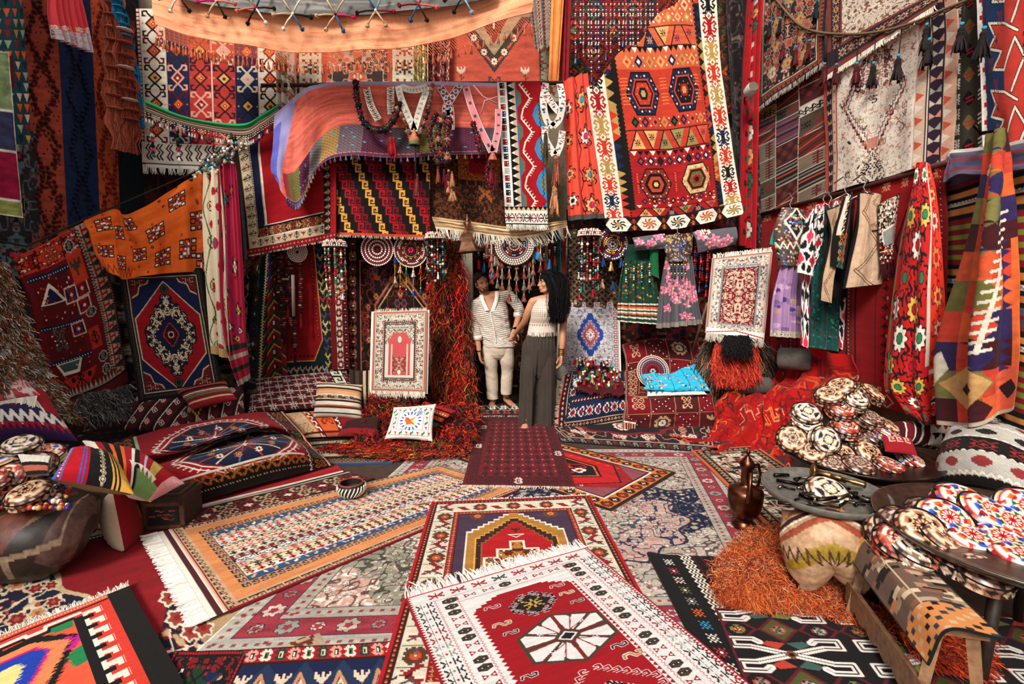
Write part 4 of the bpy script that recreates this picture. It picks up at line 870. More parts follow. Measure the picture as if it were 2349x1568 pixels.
for i in range(22):
    x = 1322 + i * 8.8 + R.uniform(-2,2); L = R.uniform(95,175) if i < 8 else R.uniform(70,130) * (1.3 - i * .02); k = 0; y = -12.
    pal = R.choice([['#1c2a6a','#b01828','w'],['#b01828','#b01828','l'],['#1c2a6a','#1c2a6a','w']])
    while y < L: b.ball(PY(x + R.uniform(-.8,.8),y,5.7),.0105,pal[k % 3] if k % 5 else 'w',6); y += 4.4; k += 1
    if i % 4 == 0: b.tassel(PY(x,y,5.7),.1,.03,'#1a2a4a','r')
tag(b.build('bead_curtain','bead'),'curtain of red, blue and white bead strings in front of the diamond carpet','bead curtain',kind='stuff')
c = Cv(60,240,'#e8d8b8')
for i in range(11): c.st('bot',14 + (i % 2) * 30,12 + i * 21,2,('#3a5a2a','r')); c.disc(20 + (i % 3) * 12,14 + i * 21,7,6,'#c8182a'); c.disc(20 + (i % 3) * 12,14 + i * 21,3,3,('#2a5aa0','#8a0c18')[i % 2])
c.line([(8 + 6 * math.sin(y / 12),y) for y in range(0,240,6)],1.6,'#3a5a2a'); c.line([(52 + 4 * math.sin(y / 9),y) for y in range(0,240,6)],1.6,'#3a5a2a'); c.rect(0,226,60,240,'#c8a060')
cloth('suzani_scarf','cream scarf embroidered with red pomegranates hanging from the knot beside the orange cloth','scarf',[[(474,385,5.12),(505,380,5.1)],[(470,520,5.08),(520,520,5.05)],[(482,700,5.0),(524,700,4.98)],[(490,810,4.95),(532,825,4.92)]],('Y',5),c,(2,.03,.5,.6),mat='smooth')
c = Cv(60,260,'#b01a3c')
for i,(x,y,q) in enumerate([(14,70,'w'),(40,96,'w'),(16,120,'w'),(44,132,'Y'),(20,160,'w'),(46,164,'w'),(22,40,'#2a8a6a'),(40,30,'o'),(34,180,'Y')]): suz(c,x,y,6,q,('v','g')[i % 2],'#2a0c14',8)
c.line([(30 + 8 * math.sin(y / 20),y) for y in range(0,190,6)],1.4,'#5a2a8a'); c.rect(0,190,60,200,'#2a2624'); c.rect(0,206,60,214,'#b8a898'); c.rect(0,228,60,236,'#2a2624'); c.rect(0,250,60,260,'#b8a898')
cloth('magenta_scarf','magenta scarf with white flowers and black edged folds hanging beside the cream suzani scarf','scarf',[[(505,375,5.14),(540,372,5.16)],[(505,520,5.05),(552,520,5.1)],[(508,690,5.0),(562,715,5.05)],[(522,800,4.95),(566,790,5.0)],[(548,885,4.95),(574,868,5.0)]],('Y',5),c,(2.5,.035,.6,.6),rip=.02,mat='smooth')
c = Cv(20,160,'#3a3a44'); c.wear(.2); cloth('grey_scarf','narrow dark grey scarf between the magenta scarf and the red field rug','scarf',[[(528,372,5.2),(544,370,5.2)],[(540,480,5.2),(558,480,5.2)],[(552,600,5.2),(568,596,5.2)]],('Y',5),c,(1.5,.02),mat='smooth')
b = MB(); o = PY(500,368,5.1)
for i in range(200): d = RN.normal(size=3) * (.11,.03,.05); b.ball(o + d + (0,0,d[0] * .5),R.uniform(.01,.02),R.choice(['w','w','#8a8a84','#2a2a2a','#3a9ac0','G','#b8a080','k']),6)
b.tube([o + (-.1,.02,-.03),o + (0,0,0),o + (.12,.02,.08)],[.03,.05,.03],'#6a6258',8); k_ = tag(b.build('jewelled_knot','bead'),'knotted bundle of silver and turquoise trinkets holding the two scarves','knot')
b = MB(); b.tube([PY(-60,540,3.4),PX(60,565,-4.0),PY(205,498,4.62),PY(470,385,5.24),PY(560,300,5.55),PY(640,236,5.6)],.008,'#2a2018',6); tag(b.build('hanging_rope','wool'),'dark rope carrying the carpets and scarves along the left side','rope')
# ------------------------------------------------------------------ the rail and what hangs over it
b = MB(); b.tube([PY(600,196,5.42),PY(900,192,5.42),PY(1345,190,5.42)],.022,'#3a2a20',8)
for x in (760,1335): p = PY(x,193,5.42); b.tube([p,(p[0],BW,p[2] + .02)],.02,'#3a2a20',6)
tag(b.build('wooden_rail','wood'),'dark wooden pole high above the doorway carrying the pink cloth and straps','pole')
c = Cv(230,270,'#a30f19')
c.rect(0,0,18,270,'d'); c.rect(18,0,40,270,'#d4c19c'); c.rep('tree',18,0,40,230,(('#2a1614',),('#5a1418',)),2.2,11); c.rect(40,0,44,270,'#3a0c10'); c.rep('dot',40,0,44,225,'w',1.5,60)
c.rect(44,0,60,225,'#141a3a'); c.rect(60,0,62,225,'e'); c.rect(62,0,66,225,'w')
c.poly([(44,0),(44,60),(60,60),(66,40),(76,40),(76,22),(90,22),(90,8),(110,8),(110,0)],'#141a3a')
c.rect(58,205,200,207,'w'); c.rect(44,207,214,211,'k'); c.rect(44,211,214,232,'#8a4a26'); c.orn(44,211,214,232,('k','#c98a4a','w','r'),6,4,20,2.4,.06); c.rect(40,232,214,235,'w'); c.rect(18,235,216,255,'#d4c19c')
for i in range(13): c.st('tree' if i % 2 else 'hand',30 + i * 15,244,2,('#2a1614' if i % 2 else '#a01a20',))
c.rect(200,0,216,255,'#1f1312'); c.rep('tree',200,0,216,250,(('#c9b08a',),),1.6); c.rect(216,0,230,270,'#a30f19'); c.rep('dot',218,0,224,262,('kw',),2,26); c.rect(0,255,230,270,'#8c0e18'); c.rep('dd',0,256,230,268,(('w','k'),('e','k')),1.5,26); c.wear(.15)
cloth('red_field_rug','plain red field rug with cream figured border hanging left of the hooked yellow rug','rug',[[(528,325),(640,240),(770,225)],[(545,460),(655,430),(771,400)],[(560,588),(665,567),(772,546)]],('Y',5.5),c,(2,.012),rip=.015,thick=.02,fr=[('b',.02,120,'#d8ccb8',.006)])
c = Cv(180,160,'#15100f')
for j in range(11):
    for i in range(26):
        x = -90 + i * 12.5 + j * 6.2; q = ('#e8a548','k','#a81420','#7a0e18','k')[i % 5]
        if q != 'k': c.st('key',x,8 + j * 15,1.5,(q,),0,0,1.85)
c.rect(0,155,180,160,'#c8462a'); c.rect(0,0,3,160,'#8a1418'); c.wear(.12)
cloth('hooked_rug','black rug with diagonal rows of yellow and red spiral hooks hanging from the rail','rug',[[(766,340),(986,335)],[(764,538),(987,545)]],('Y',5.55),c,(1,.01),rip=.01,thick=.02,fr=[('b',.03,150,'#d8ccb8',.006)])
c = Cv(160,150,'#2c1a14'); c.orn(0,0,160,150,('#6a3a1e','#4a2418','#8a4a22','#7a3418','k'),23,7,30,4,.07); c.rect(55,0,140,70,'#9a4a20'); c.orn(55,0,140,70,('#c9803a','#6a2a18','o','k'),3,5,12,3); c.rect(76,0,120,58,'#a01420'); c.st('hook',98,24,2.6,('k','#c98a4a','w')); c.st('X',108,92,4,('#a85a2a',)); c.st('X',50,92,3,('#6a3a1e',)); c.border(0,8,'#24140f','S',(('#7a4a2a',),),1.1)
cloth('brown_medallion_rug','dark brown rug with a small red centre hanging behind the strap tassels','rug',[[(986,320),(1170,325)],[(984,498),(1085,515),(1168,528)]],('Y',5.62),c,rip=.01,thick=.02)
# faded pink cloth
c = Cv(330,190,'#e06a58'); c.wear(.25,6,30)
X,Y = np.meshgrid(np.arange(330),np.arange(190))
m = (X < 74 - Y * .24) | (Y < 12); c.a[m] = np.clip(col('#8d86b4') * (1 + .25 * (vn(X[m] / 20,Y[m] / 30,3) - .5))[:,None],0,1); c.a[(X < 30 - Y * .05) & (Y > 30)] = col('#5a5cae'); c.a[(Y < 12) & (X > 60)] = col('#a9a2c0')
for i,q in enumerate(['#4a1a34','#6a6668','#8a6a3a','#5a4a50','#4a1c30','#3a2a30','#6a602f','#4a1a30','#4a3a44']):
    x0 = 95 + i * 27; c.rect(x0,132,x0 + 27,182,q)
c.rect(62,132,95,182,'#5c5428'); c.rect(48,132,64,182,'#7a2430')
net = (X > 48) & (Y > 132) & (((X + Y) % 5 == 0) | ((X - Y) % 5 == 0)); c.a[net] = np.clip(c.a[net] * 1.35 + .04,0,1); net2 = (X > 48) & (Y > 132) & (((X + 2) % 5 == 0) & (Y % 5 == 2)); c.a[net2] *= .3
for i in range(40): c.disc(rs.uniform(70,328),rs.uniform(136,180),1.3,1.3,'#3ab0c8')
c.a[(Y > 182) & (X > 48)] = col('#5a3048')
o = cloth('faded_pink_cloth','faded coral pink cloth with violet edge and netted band thrown over the wooden pole','cloth',[[(632,268,5.3),(690,216,5.33),(745,194,5.36),(940,189,5.36),(1150,190,5.36)],[(626,330,5.2),(684,290,5.25),(764,236,5.33),(940,233,5.34),(1150,235,5.34)],[(621,385,5.18),(676,385,5.22),(764,290,5.33),(940,288,5.34),(1150,288,5.34)],[(632,412,5.2),(682,470,5.22),(752,368,5.33),(940,362,5.34),(1150,352,5.34)]],('Y',5.3),c,(4,.02,1,.3),rip=.02,mat='smooth')
P = o_P[o.name][-1]
for i in range(44):
    b = MB(); p = P[48 + int(i * 281 / 44)]; b.tassel(p - (0,.01,-.01),.05,.02,['#6a2a5a','#8a86a8','#a8824a','#7a2a3a','#6a6a8a'][(i // 5) % 5],'t',5); b.build('tassel','shag',o)
# narrow kilim with white, black, red and blue zones
c = Cv(110,300,'w'); c.rect(0,0,24,270,'#ece6dc')
for i in range(18): y = 8 + i * 15; q = ('#15110f','#7a1420','#a8a498','#8a1018','#14306a')[i % 5]; c.st('T',12,y,2.4,(q,),1); c.poly([(6,y - 6),(18,y - 6),(12,y)],q); c.poly([(6,y + 6),(18,y + 6),(12,y)],q)
c.rect(24,0,26,270,'k'); c.rect(26,0,46,270,'#ece6dc'); c.rect(34,0,46,270,'e'); c.zig(26,0,44,270,17,'k',0,1); c.rect(44,0,47,270,'#2a6fae')
c.rect(47,0,110,270,'#a3101a'); 
for i in range(4):
    y = 34 + i * 72; c.poly([(47,y - 20),(58,y - 10),(58,y + 10),(47,y + 20)],'#6a6a5a'); c.poly([(110,y + 36 - 34),(92,y + 18),(84,y + 36),(92,y + 54),(110,y + 72)],'#2f86c0'); c.poly([(110,y + 14),(98,y + 24),(94,y + 36),(98,y + 48),(110,y + 58)],'#77786a')
    P_ = [(56,y - 28),(80,y),(62,y + 22),(56,y + 40)]; c.line(P_,3,'w')
    for k in range(5): t = k / 5; c.line([(56 + 24 * t,y - 28 + 28 * t),(61 + 24 * t,y - 32 + 28 * t)],1.6,'w'); c.line([(80 - 18 * t,y + 22 * t),(86 - 18 * t,y + 24 * t)],1.6,'w')
    c.zig(100,y + 5,104,y + 62,6,'k',1.2)
c.rect(0,262,110,270,'e'); c.zig(0,262,110,270,9,'k'); c.rect(0,270,110,300,'#e8e0d4'); c.rep('spider',0,272,110,298,(('k','r'),('#7a1420','w'),('k','w')),2.6,6); c.rect(0,297,110,300,'k'); c.wear(.06)
cloth('narrow_kilim','narrow white, black, red and blue kilim thrown over the pole','kilim',[[(1140,188),(1240,190)],[(1150,350),(1250,350)],[(1160,514),(1257,516)]],('Y',5.3),c,(1.5,.012),thick=.02,fr=[('b',.06,160,'#e8e0d0',.007)],mat='kilim')
c = Cv(90,260,'#df4a36')
for i,(x,y,q,n) in enumerate([(12,52,'w',6),(60,44,'#e8a060',6),(8,108,'#e09848',6),(62,108,'#f0d0c8',8),(10,170,'#e8a060',8),(64,178,'#e8a060',8),(14,222,'w',6),(60,234,'#f0b070',8)]): suz(c,x,y,14 if i % 2 else 10,q,('#8a2a5a','t','k','m')[i % 4],'#2a1014',n)
for y in range(0,250,16): c.line([(42 + 5 * math.sin(y / 9),y),(42 + 5 * math.sin((y + 16) / 9),y + 16)],2,'#2a1014')
c.rect(0,250,90,260,'#4a4644'); c.wear(.08)
cloth('flowered_hanging','coral red hanging embroidered with black stemmed flowers beside the big kilim','hanging',[[(1292,185),(1348,166)],[(1298,350),(1366,340)],[(1303,506),(1388,500)]],('Y',5.38),c,(2.5,.035,.4,.7),mat='smooth')

# ------------------------------------------------------------------ the big kilim
c = Cv(340,540,'#c23a26')
RDS = ['#c23a26','#b8301f','#d0603a','#a81c1e']
for i in range(0,540,6): c.rect(62,i,282,i + 6,RDS[2 if i < 180 else (0 if i < 330 else 3)])
c.rect(62,0,72,480,'#141210'); c.zig(70,0,75,480,60,'#141210')
for x0,x1,fl in ((0,44,0),(296,340,1)):
    c.rect(x0,0,x1,540,'#eee3d0'); cx = (x0 + x1) / 2
    for i in range(13):
        y = 20 + i * 43; q = ['#b08a4a','#c8361f','#1a2040','#c8361f','#151210','#a8141c','#b8904a','#c8361f'][(i + 3 * fl) % 8]
        for s in (-1,1):
            for t in (-1,1): c.line([(cx + s * 2,y + t * 4),(cx + s * 12,y + t * 10),(cx + s * 16,y + t * 5),(cx + s * 11,y + t * 2)],3.4,q); c.line([(cx + s * 3,y + t * 8),(cx + s * 8,y + t * 17),(cx + s * 13,y + t * 17)],3.2,q)
        c.rect(cx - 5,y - 14,cx + 5,y + 14,q); c.poly([(cx,y + 13),(cx + 9,y + 22),(cx,y + 31),(cx - 9,y + 22)],'w'); c.line([(cx,y + 13),(cx + 9,y + 22),(cx,y + 31),(cx - 9,y + 22)],2,q,True); c.st('dia',cx,y + 22,.8,('k','o','k'))
for x0,x1,fl in ((44,62,0),(282,296,1)):
    for i in range(9): c.rect(x0,i * 62,x1,i * 62 + 62,['#b8924e','#c8361f','#1a2446'][(i + fl) % 3])
    for i in range(27): y = i * 20; q = ['#151210','#b8924e','#c8361f'][(i // 3 + fl) % 3]; c.poly([(x0 if fl else x1,y),(x1 if fl else x0,y + 10),(x0 if fl else x1,y + 20)],'#151210' if (i // 3) % 2 else q)
    c.zig(x1 - 2,0,x1 + 3,500,60,'k') if not fl else c.zig(x0 - 3,0,x0 + 2,500,60,'k',0,1)
def drow(y,n,k,qs,x0=84,x1=272):
    for i in range(n):
        x = x0 + (i + .5) * (x1 - x0) / n; a,b_ = qs[i % len(qs)]; c.poly([(x,y - k),(x + k * .85,y),(x,y + k),(x - k * .85,y)],a); c.poly([(x,y - k * .45),(x + k * .38,y),(x,y + k * .45),(x - k * .38,y)],b_); c.disc(x + (x1 - x0) / n / 2,y - k * .6,1.8,1.8,'w'); c.disc(x + (x1 - x0) / n / 2,y + k * .6,1.8,1.8,'w')
def trow(y,h,n=6):
    for i in range(n):
        x = 78 + i * 33; q = rs.choice([('#e8a868','k'),('#1a2446','#e0a060'),('#d8553a','#1a2446'),('#9a8450','k')])
        f = i % 2; c.poly([(x,y),(x + 34,y),(x + 17,y + h)] if f else [(x,y + h),(x + 34,y + h),(x + 17,y)],q[0]); c.line([(x,y),(x + 17,y + h)] if f else [(x,y + h),(x + 17,y)],2.4,'k'); c.st('spider',x + 17,y + (h * .35 if f else h * .66),1.9,(q[1],q[0]))
    c.rect(74,y - 2,276,y,'k'); c.rect(74,y + h,276,y + h + 2,'k')
def teeth(y,n=16,h=10,q1='w',q2='k'):
    for i in range(n): x = 76 + i * 200 / n; c.poly([(x,y),(x + 200 / n,y),(x + 100 / n,y + h)],q1 if i % 3 == 0 else q2)
def hexm(x,y,q):
    for r,z in ((40,'#151210'),(37,q[0]),(27,q[1]),(24,'k'),(20,q[2]),(11,q[3]),(6,q[4])): c.poly([(x - r,y),(x - r * .55,y - r * 1.0),(x + r * .55,y - r * 1.0),(x + r,y),(x + r * .55,y + r * 1.0),(x - r * .55,y + r * 1.0)],z)
    for i in range(12): a = i * PI / 6; c.st('plus',x + 31 * math.cos(a),y + 31 * math.sin(a),1.4,(q[5],)); c.disc(x + 33.5 * math.cos(a + .26),y + 33.5 * math.sin(a + .26),1.9,1.9,'w')
    for i in range(8): a = i * PI / 4; c.st('dd',x + 16 * math.cos(a),y + 16 * math.sin(a),1.2,(q[1],'w'))
drow(14,6,10,[('#d8b080','w'),('#c8553a','w')]); drow(66,7,12,[('#e0bc90','#c23a26'),('#b8904a','w'),('#e0a060','#a81c1e')]); drow(88,8,10,[('#d8a878','#d0603a'),('#b8904a','#e8c8a0')]); trow(104,34); teeth(140); drow(166,7,12,[('#e0a060','#c23a26'),('#1a2446','w'),('#b8904a','#c23a26')])
hexm(124,224,('#17203f','#c8442a','#c23a26','#151210','#b8a070','#c8442a')); hexm(226,222,('#17203f','#c8442a','#151210','#a81c1e','#c9a060','#c8442a'))
drow(276,8,11,[('#151210','#1d5b3c'),('#17203f','#c23a26'),('#c8553a','#17203f'),('#c98a4a','#c8553a')]); trow(292,36); teeth(332,14,10); drow(354,8,11,[('#17203f','#c23a26'),('#17203f','w'),('#151210','#17203f')])
hexm(126,410,('#8a2a1e','#151210','#c8442a','#151210','#e0c070','#d0703a')); hexm(228,408,('#d8bc80','#a81c1e','#6a6034','#a81c1e','#151210','#151210'))
for x in (84,262,176):
    for i in range(4):
        for y in (196,224,384,412): c.rect(x - 8,y + i * 6,x + 8,y + i * 6 + 1.4,'#e8a060' if y < 300 else '#17203f'); c.disc(x,y + i * 6,1.6,2,'o')
drow(456,8,9,[('#17203f','#c23a26'),('#151210','#e0a060')]); teeth(466,16,9,'w','r'); trow(476,22,6)
c.rect(0,500,340,540,'#151210')
for i in range(5):
    x = 30 + i * 72; c.poly([(x - 30,520),(x - 18,501),(x + 18,501),(x + 30,520),(x + 18,539),(x - 18,539)],'#eee3d0'); q = ['#151210','#c8361f','#17203f','#c8361f','#8a7a4a'][i]
    for a in range(8): t = a * PI / 4; c.line([(x,520),(x + 13 * math.cos(t),520 + 11 * math.sin(t)),(x + 17 * math.cos(t + .3),520 + 14 * math.sin(t + .3))],3,q)
    c.poly([(x,512),(x + 7,520),(x,528),(x - 7,520)],'#b8924e'); c.st('tree',x + 36,512,1.6,('#c8361f',)); c.st('tree',x + 36,530,1.6,('o',),2)
c.wear(.12,4,60)
X,Y = np.meshgrid(np.arange(340) / 339.,np.arange(540) / 539.); c.m = Y > .385 - .40 * X + .012 * np.sin(X * 20)
big = cloth('hexagon_kilim','huge red kilim with four hexagons and cream side borders, its top corner folded away','kilim',[[(1306,-70),(1470,-70),(1637,-70)],[(1340,165),(1510,160),(1655,150)],[(1372,380),(1540,375),(1682,350)],[(1392,532),(1555,524),(1703,492)]],('Y',5.32),c,(2.5,.02,1,.4),rip=.022,thick=.018,mat='kilim')
c = Cv(50,300,'#b5101c'); 
for i in range(14): y = 10 + i * 21; suz(c,25,y,8,('#c8182a','w','#e8a060','#2a6a4a')[i % 4],'m',('#1d4a3a','#2a0a10')[i % 2],6)
c.rect(0,90,50,150,'#b5101c'); c.rep('sq',0,92,50,150,(('w','r'),),2.4,3); c.wear(.1)
cloth('red_scarf','long red flowered scarf hanging in the corner right of the big kilim','scarf',[[(1712,-40),(1748,-40)],[(1700,180),(1736,200)],[(1690,560),(1730,575)]],('Y',5.7),c,(3,.05,.3,1),mat='smooth')
c = Cv(40,200,'#1a1214'); c.orn(0,0,40,200,('#4a3a3a','#3a1a1c','#6a5a52'),8,6,0); c.wear(.2)
cloth('black_scarf','black and grey scarf in the narrow gap between the big kilim and the red scarf','scarf',[[(1655,-40),(1722,-40)],[(1690,560),(1745,590)]],('Y',5.95),c,(2,.04,.3,1),mat='smooth')
b = MB(); p = PY(1716,214,5.45); b.lathe([(.001,0),(.055,0),(.06,.02),(.06,.09),(.05,.12)],p,'#d8d4cc',20,Matrix.Rotation(math.radians(75),3,'X')); b.tube([p,p + (.05,.15,.03),p + (.08,.3,0)],.012,'#8a8680'); tag(b.build('spotlight','bead'),'small white round spotlight fixed beside the red scarf','spotlight')

# ------------------------------------------------------------------ straps and tassels over the pole
def strap(name,label,runs,w,cv_,Y=5.22,group='woven straps hanging over the pole',cat='strap',extra=None):
    """runs: pixel polylines of a band of width w"""
    b = MB()
    for pts in runs:
        A = np.array([PY(*p[:2],5.39 if p[1] < 200 else Y) for p in pts]); n = cv_.h; P = bmat(n,len(A),False) @ A
        T = np.gradient(P,axis=0); S_ = np.cross(T,[0,1.,0]); S_ /= np.linalg.norm(S_,axis=1)[:,None]; k = cv_.w
        for off,cc in ((0.,cv_.a),(.008,cv_.a * .5)):
            G = P[:,None] + S_[:,None] * (np.linspace(-.5,.5,k) * w)[None,:,None] + (0,off,0); b.grid(G,cc)
    o = b.build(name,'kilim'); tag(o,label,cat,group)
    if extra: extra(o)
    return o
def poms(o,pts,n,r,cs,Y,name='pompom_cord',bead=True):
    A = np.array([PY(*p,Y) for p in pts]); P = bmat(n,len(A),False) @ A; b = MB(); b.tube(P,.005,'k',5)
    for i in range(n):
        b.pom(P[i],r * 1.35 * R.uniform(.8,1.15),R.choice(cs),26)
        if bead and i < n - 1: b.ball((P[i] + P[i + 1]) / 2 - (0,r * .9,0),.006,'#3ac0d8',6)
    b.build(name,'shag',o)
def tas(o,px,py,Y,L,r,cs,n=1,name='tassel',sp=.03):
    for k in range(n):
        b = MB(); p = PY(px,py,Y) + (R.uniform(-1,1) * sp * (n > 1),R.uniform(-.01,.01),R.uniform(-1,1) * sp * (n > 1)); b.tassel(p,L * R.uniform(.8,1.15),r,R.choice(cs),R.choice(cs),6); b.build(name,'shag',o)
dk = ['#2a1418','#5a1a20','#4a3226','#15131c','#7a2a20']
c = Cv(8,70,'#4a342a'); c.rect(0,0,1,70,'w'); c.rect(7,0,8,70,'w')
for i in range(9): c.st('X',4,4 + i * 8,.8,('w',)); c.rect(1,i * 8,7,i * 8 + 1,'w')
o = strap('woven_strap','brown and white woven strap with a dark pompom loop, leftmost on the pole',[[(838,190),(850,240),(868,275)],[(896,190),(896,235),(898,262)]],.075,c,5.2)
poms(o,[(816,190),(820,230),(832,275),(858,298),(885,295),(905,270),(915,240)],20,.03,dk,5.16); tas(o,892,305,5.15,.17,.045,['#a0141e','#3a2a24','#a0141e'],3,sp=.06)
c = Cv(9,80,'#efe9da'); 
for i in range(10): c.st('dd',4.5,4 + i * 8,1.2,('#2a6a44','w')); 
o = strap('white_strap','cream strap with green squares looped over the pole, ending in a wooden bell',[[(912,190),(920,225),(938,270),(950,300)],[(985,192),(972,225),(960,262),(950,300)],[(912,196),(945,206),(980,200)]],.07,c,5.18)
b = MB(); p = PY(950,302,5.15); b.lathe([(.01,.03),(.018,0),(.03,-.03),(.055,-.07),(.058,-.11),(.05,-.12)],p,'#b8704a',20); b.lathe([(.055,-.115),(.06,-.125),(.05,-.135)],p,'#3a8a5a',16); b.build('wooden_bell','wood',o)
tas(o,952,405,5.14,.2,.045,['#8a3a3a','#c98a62'],2,sp=.05); b = MB(); b.tube([PY(952,330,5.14),PY(954,410,5.13)],.008,'d'); b.build('cord','smooth',o)
poms(o,[(992,195),(985,240),(972,285),(960,310)],12,.022,['#8a5a4a','#a8705a','#3a1a1a'],5.14); poms(o,[(900,235),(925,270),(936,305),(945,320)],9,.022,['#a8705a','#7a2a20','#c98a6a'],5.14)
c = Cv(10,90,'#7a1228'); c.rect(0,0,1,90,'w'); c.rect(9,0,10,90,'w')
for i in range(7): c.disc(5,8 + i * 13,3.4,5,'w'); c.disc(5,8 + i * 13,2.4,3.8,'#2a9ac0'); c.disc(5,8 + i * 13,1,2,'#7a1228')
o = strap('maroon_strap','maroon strap with blue and white ovals crossing itself below the pole',[[(1004,190),(1022,220),(1032,250),(1034,298)],[(1058,190),(1040,218),(1024,245),(1024,265)]],.078,c,5.2)
for k in range(3): poms(o,[(1000 + k * 16,262 + k * 6),(985 + k * 20,300),(992 + k * 17,340),(1005 + k * 10,372)],11,.03,dk + ['#b8705a','#4a1020'],5.12 - k * .02,'pompom_cluster')
tas(o,1022,385,5.1,.14,.04,['#5a1018','#8a3a2a','#c98a62','#5a1018'],6,sp=.09); tas(o,1030,420,5.1,.1,.05,['#c98a62','#3a1418'],3,sp=.06)
c = Cv(9,90,'#e88a94'); c.rect(0,0,1,90,'w'); c.rect(8,0,9,90,'w')
for i in range(5): c.disc(4.5,10 + i * 18,2,2,'#0f5a4a')
o = strap('pink_strap','pink strap with green dots forming a long loop in front of the pink cloth',[[(1066,190),(1080,240),(1100,290),(1128,348)],[(1144,250),(1143,290),(1138,320),(1132,348)]],.072,c,5.2)
for q,a in (([(1086,196),(1108,222),(1140,238)],0),([(1142,222),(1112,232),(1104,260)],1)): b = MB(); b.tube([PY(x,y,5.19) for x,y in q],.018,'#e8a0a8',6,.4); b.build('tie','smooth',o)
b = MB(); p = PY(1130,352,5.15); b.lathe([(.01,.02),(.02,0),(.045,-.05),(.045,-.07)],p,'#b8604a',16); b.build('wooden_bell','wood',o); tas(o,1130,385,5.13,.14,.04,['#5a0c16','#7a1420','#5a0c16'],5,sp=.07); poms(o,[(1122,372),(1116,400),(1124,430)],6,.022,['#5a0c16'],5.12); poms(o,[(1086,285),(1096,320),(1104,352)],8,.026,['#5a0c16','#7a1420','#3a1014'],5.12)
c = Cv(10,100,'#e6ded2')
for i in range(36): c.disc(rs.uniform(1,9),rs.uniform(0,100),1.6,1.6,rs.choice(['#2a6a54','#b8485a','#2a3a6a','k','w']))
o = strap('flowered_strap','white flowered strap braided in a loop between the narrow kilim and the coral hanging',[[(1252,190),(1246,230),(1254,275),(1270,290)],[(1284,192),(1290,230),(1284,270),(1268,290)],[(1250,290),(1252,320),(1272,355)],[(1290,300),(1286,330),(1276,355)],[(1252,215),(1272,245),(1288,262)]],.07,c,5.22)
tas(o,1274,358,5.16,.3,.06,['#8a4a3a','#a8624a'],2,sp=.03); tas(o,1270,425,5.14,.24,.07,['#b87a54','#c98a62'],2,sp=.03)
tas(o,1252,300,5.2,.3,.04,['#2a2a2a','#4a3a2a'],2,sp=.03)

# ------------------------------------------------------------------ under the pole: awning, doorway, hangings
c = Cv(220,44,'#c9a87c'); c.stripes([(7,'#c9a070'),(3,'#6a4a34'),(10,'#d8bc92'),(3,'#7a5a40'),(8,'#c9a070'),(6,'#8a7a6a'),(9,'#d0b088')]); c.wear(.2)
cloth('striped_awning','tan striped awning cloth with white fringe sagging over the doorway','awning',[[(990,496),(1090,510),(1180,520),(1300,505)],[(1000,524),(1090,534),(1200,546),(1302,520)]],('Y',5.42),c,(5,.012,1,.6),rip=.02,fr=[('b',.13,150,'#e0d6c4',.012)],mat='smooth')
c = Cv(220,230,'#1c1212'); c.orn(0,0,220,230,('#8a3a24','#3a1414','#5a1c1a','#c98a5a','#24304a','q'),44,10,60,5,.035); c.line([(60,230),(60,90),(110,40),(160,90),(160,230)],3,'#b8604a'); c.line([(66,230),(66,94),(110,50),(154,94),(154,230)],1.6,'#c9a070'); c.border(0,30,'#1a1012','flw',(('#7a2a1e','k','w'),('#a85a3a','k','w')),1.7); c.border(30,2,'#b8604a'); c.wear(.15)
cloth('dark_medallion_rug','large dark rug with rust arch outline hanging behind the white framed small rug','rug',[[(792,545),(1030,540)],[(790,930),(1075,935)]],('Y',6.02),c,sub=5)
c = Cv(140,230,'#9c1219'); c.rect(96,0,130,230,'#132826')
for i in range(17):
    for k in (0,1): c.st('bird',105 + k * 16,8 + i * 13.5,1.5,(rs.choice(['#e09a62','#d8b070','#b8302a','#5a4a6a','#e8c08a']),),0,(i + k) % 2)
c.poly([(0,205),(70,205),(96,170),(96,230),(0,230)],'#132826'); c.line([(96,0),(96,170),(72,204),(0,204)],1.6,'#d8a050'); 
for i in range(14): c.disc(88,6 + i * 12,2.6,2.6,'#3a1014'); c.disc(88,6 + i * 12,1.4,1.4,'#c98a62')
for i in range(7): c.st('bird',10 + i * 14,218,1.5,('#e09a62' if i % 2 else '#a8a0b0',)); c.disc(8 + i * 10,196,2.4,2.4,'#3a1014')
c.rect(130,0,140,230,'#7a1418'); c.wear(.15)
cloth('bird_bordered_rug','bright red rug with dark green border of small birds left of the doorway','rug',[[(600,540),(772,540)],[(660,865),(788,858)]],('Y',5.98),c,(1,.01))
c = Cv(40,200,'#7a1618'); c.rect(12,0,28,200,'#e2d6bc'); c.rep('ro',12,0,28,200,(('#2a2020','#9a1a20','e'),('#9a1a20','#2a2a3a','w')),1.35,12); c.rect(12,0,13,200,'k'); c.rect(27,0,28,200,'k'); c.rep('flw',30,0,40,200,(('k','q','w'),),1)
cloth('flower_bordered_rug','rug edge with white band of round flowers right of the bird border','rug',[[(752,560),(790,555)],[(762,848),(802,845)]],('Y',5.92),c)
c = Cv(110,230,'#12301f')
c.rect(0,0,34,230,'#0f2a1c'); c.rep('hex',0,0,30,230,(('#8a1420','#0f2a1c','w'),('#12402a','k','w'),('#3a3a5a','k','#b8302a')),3,9)
c.rect(34,0,44,230,'#17151a'); c.rect(37,0,40,230,'#d0c2a0'); c.zig(34,0,43,230,44,'#d0c2a0',1.2)
c.rect(44,0,110,230,'#8c1520')
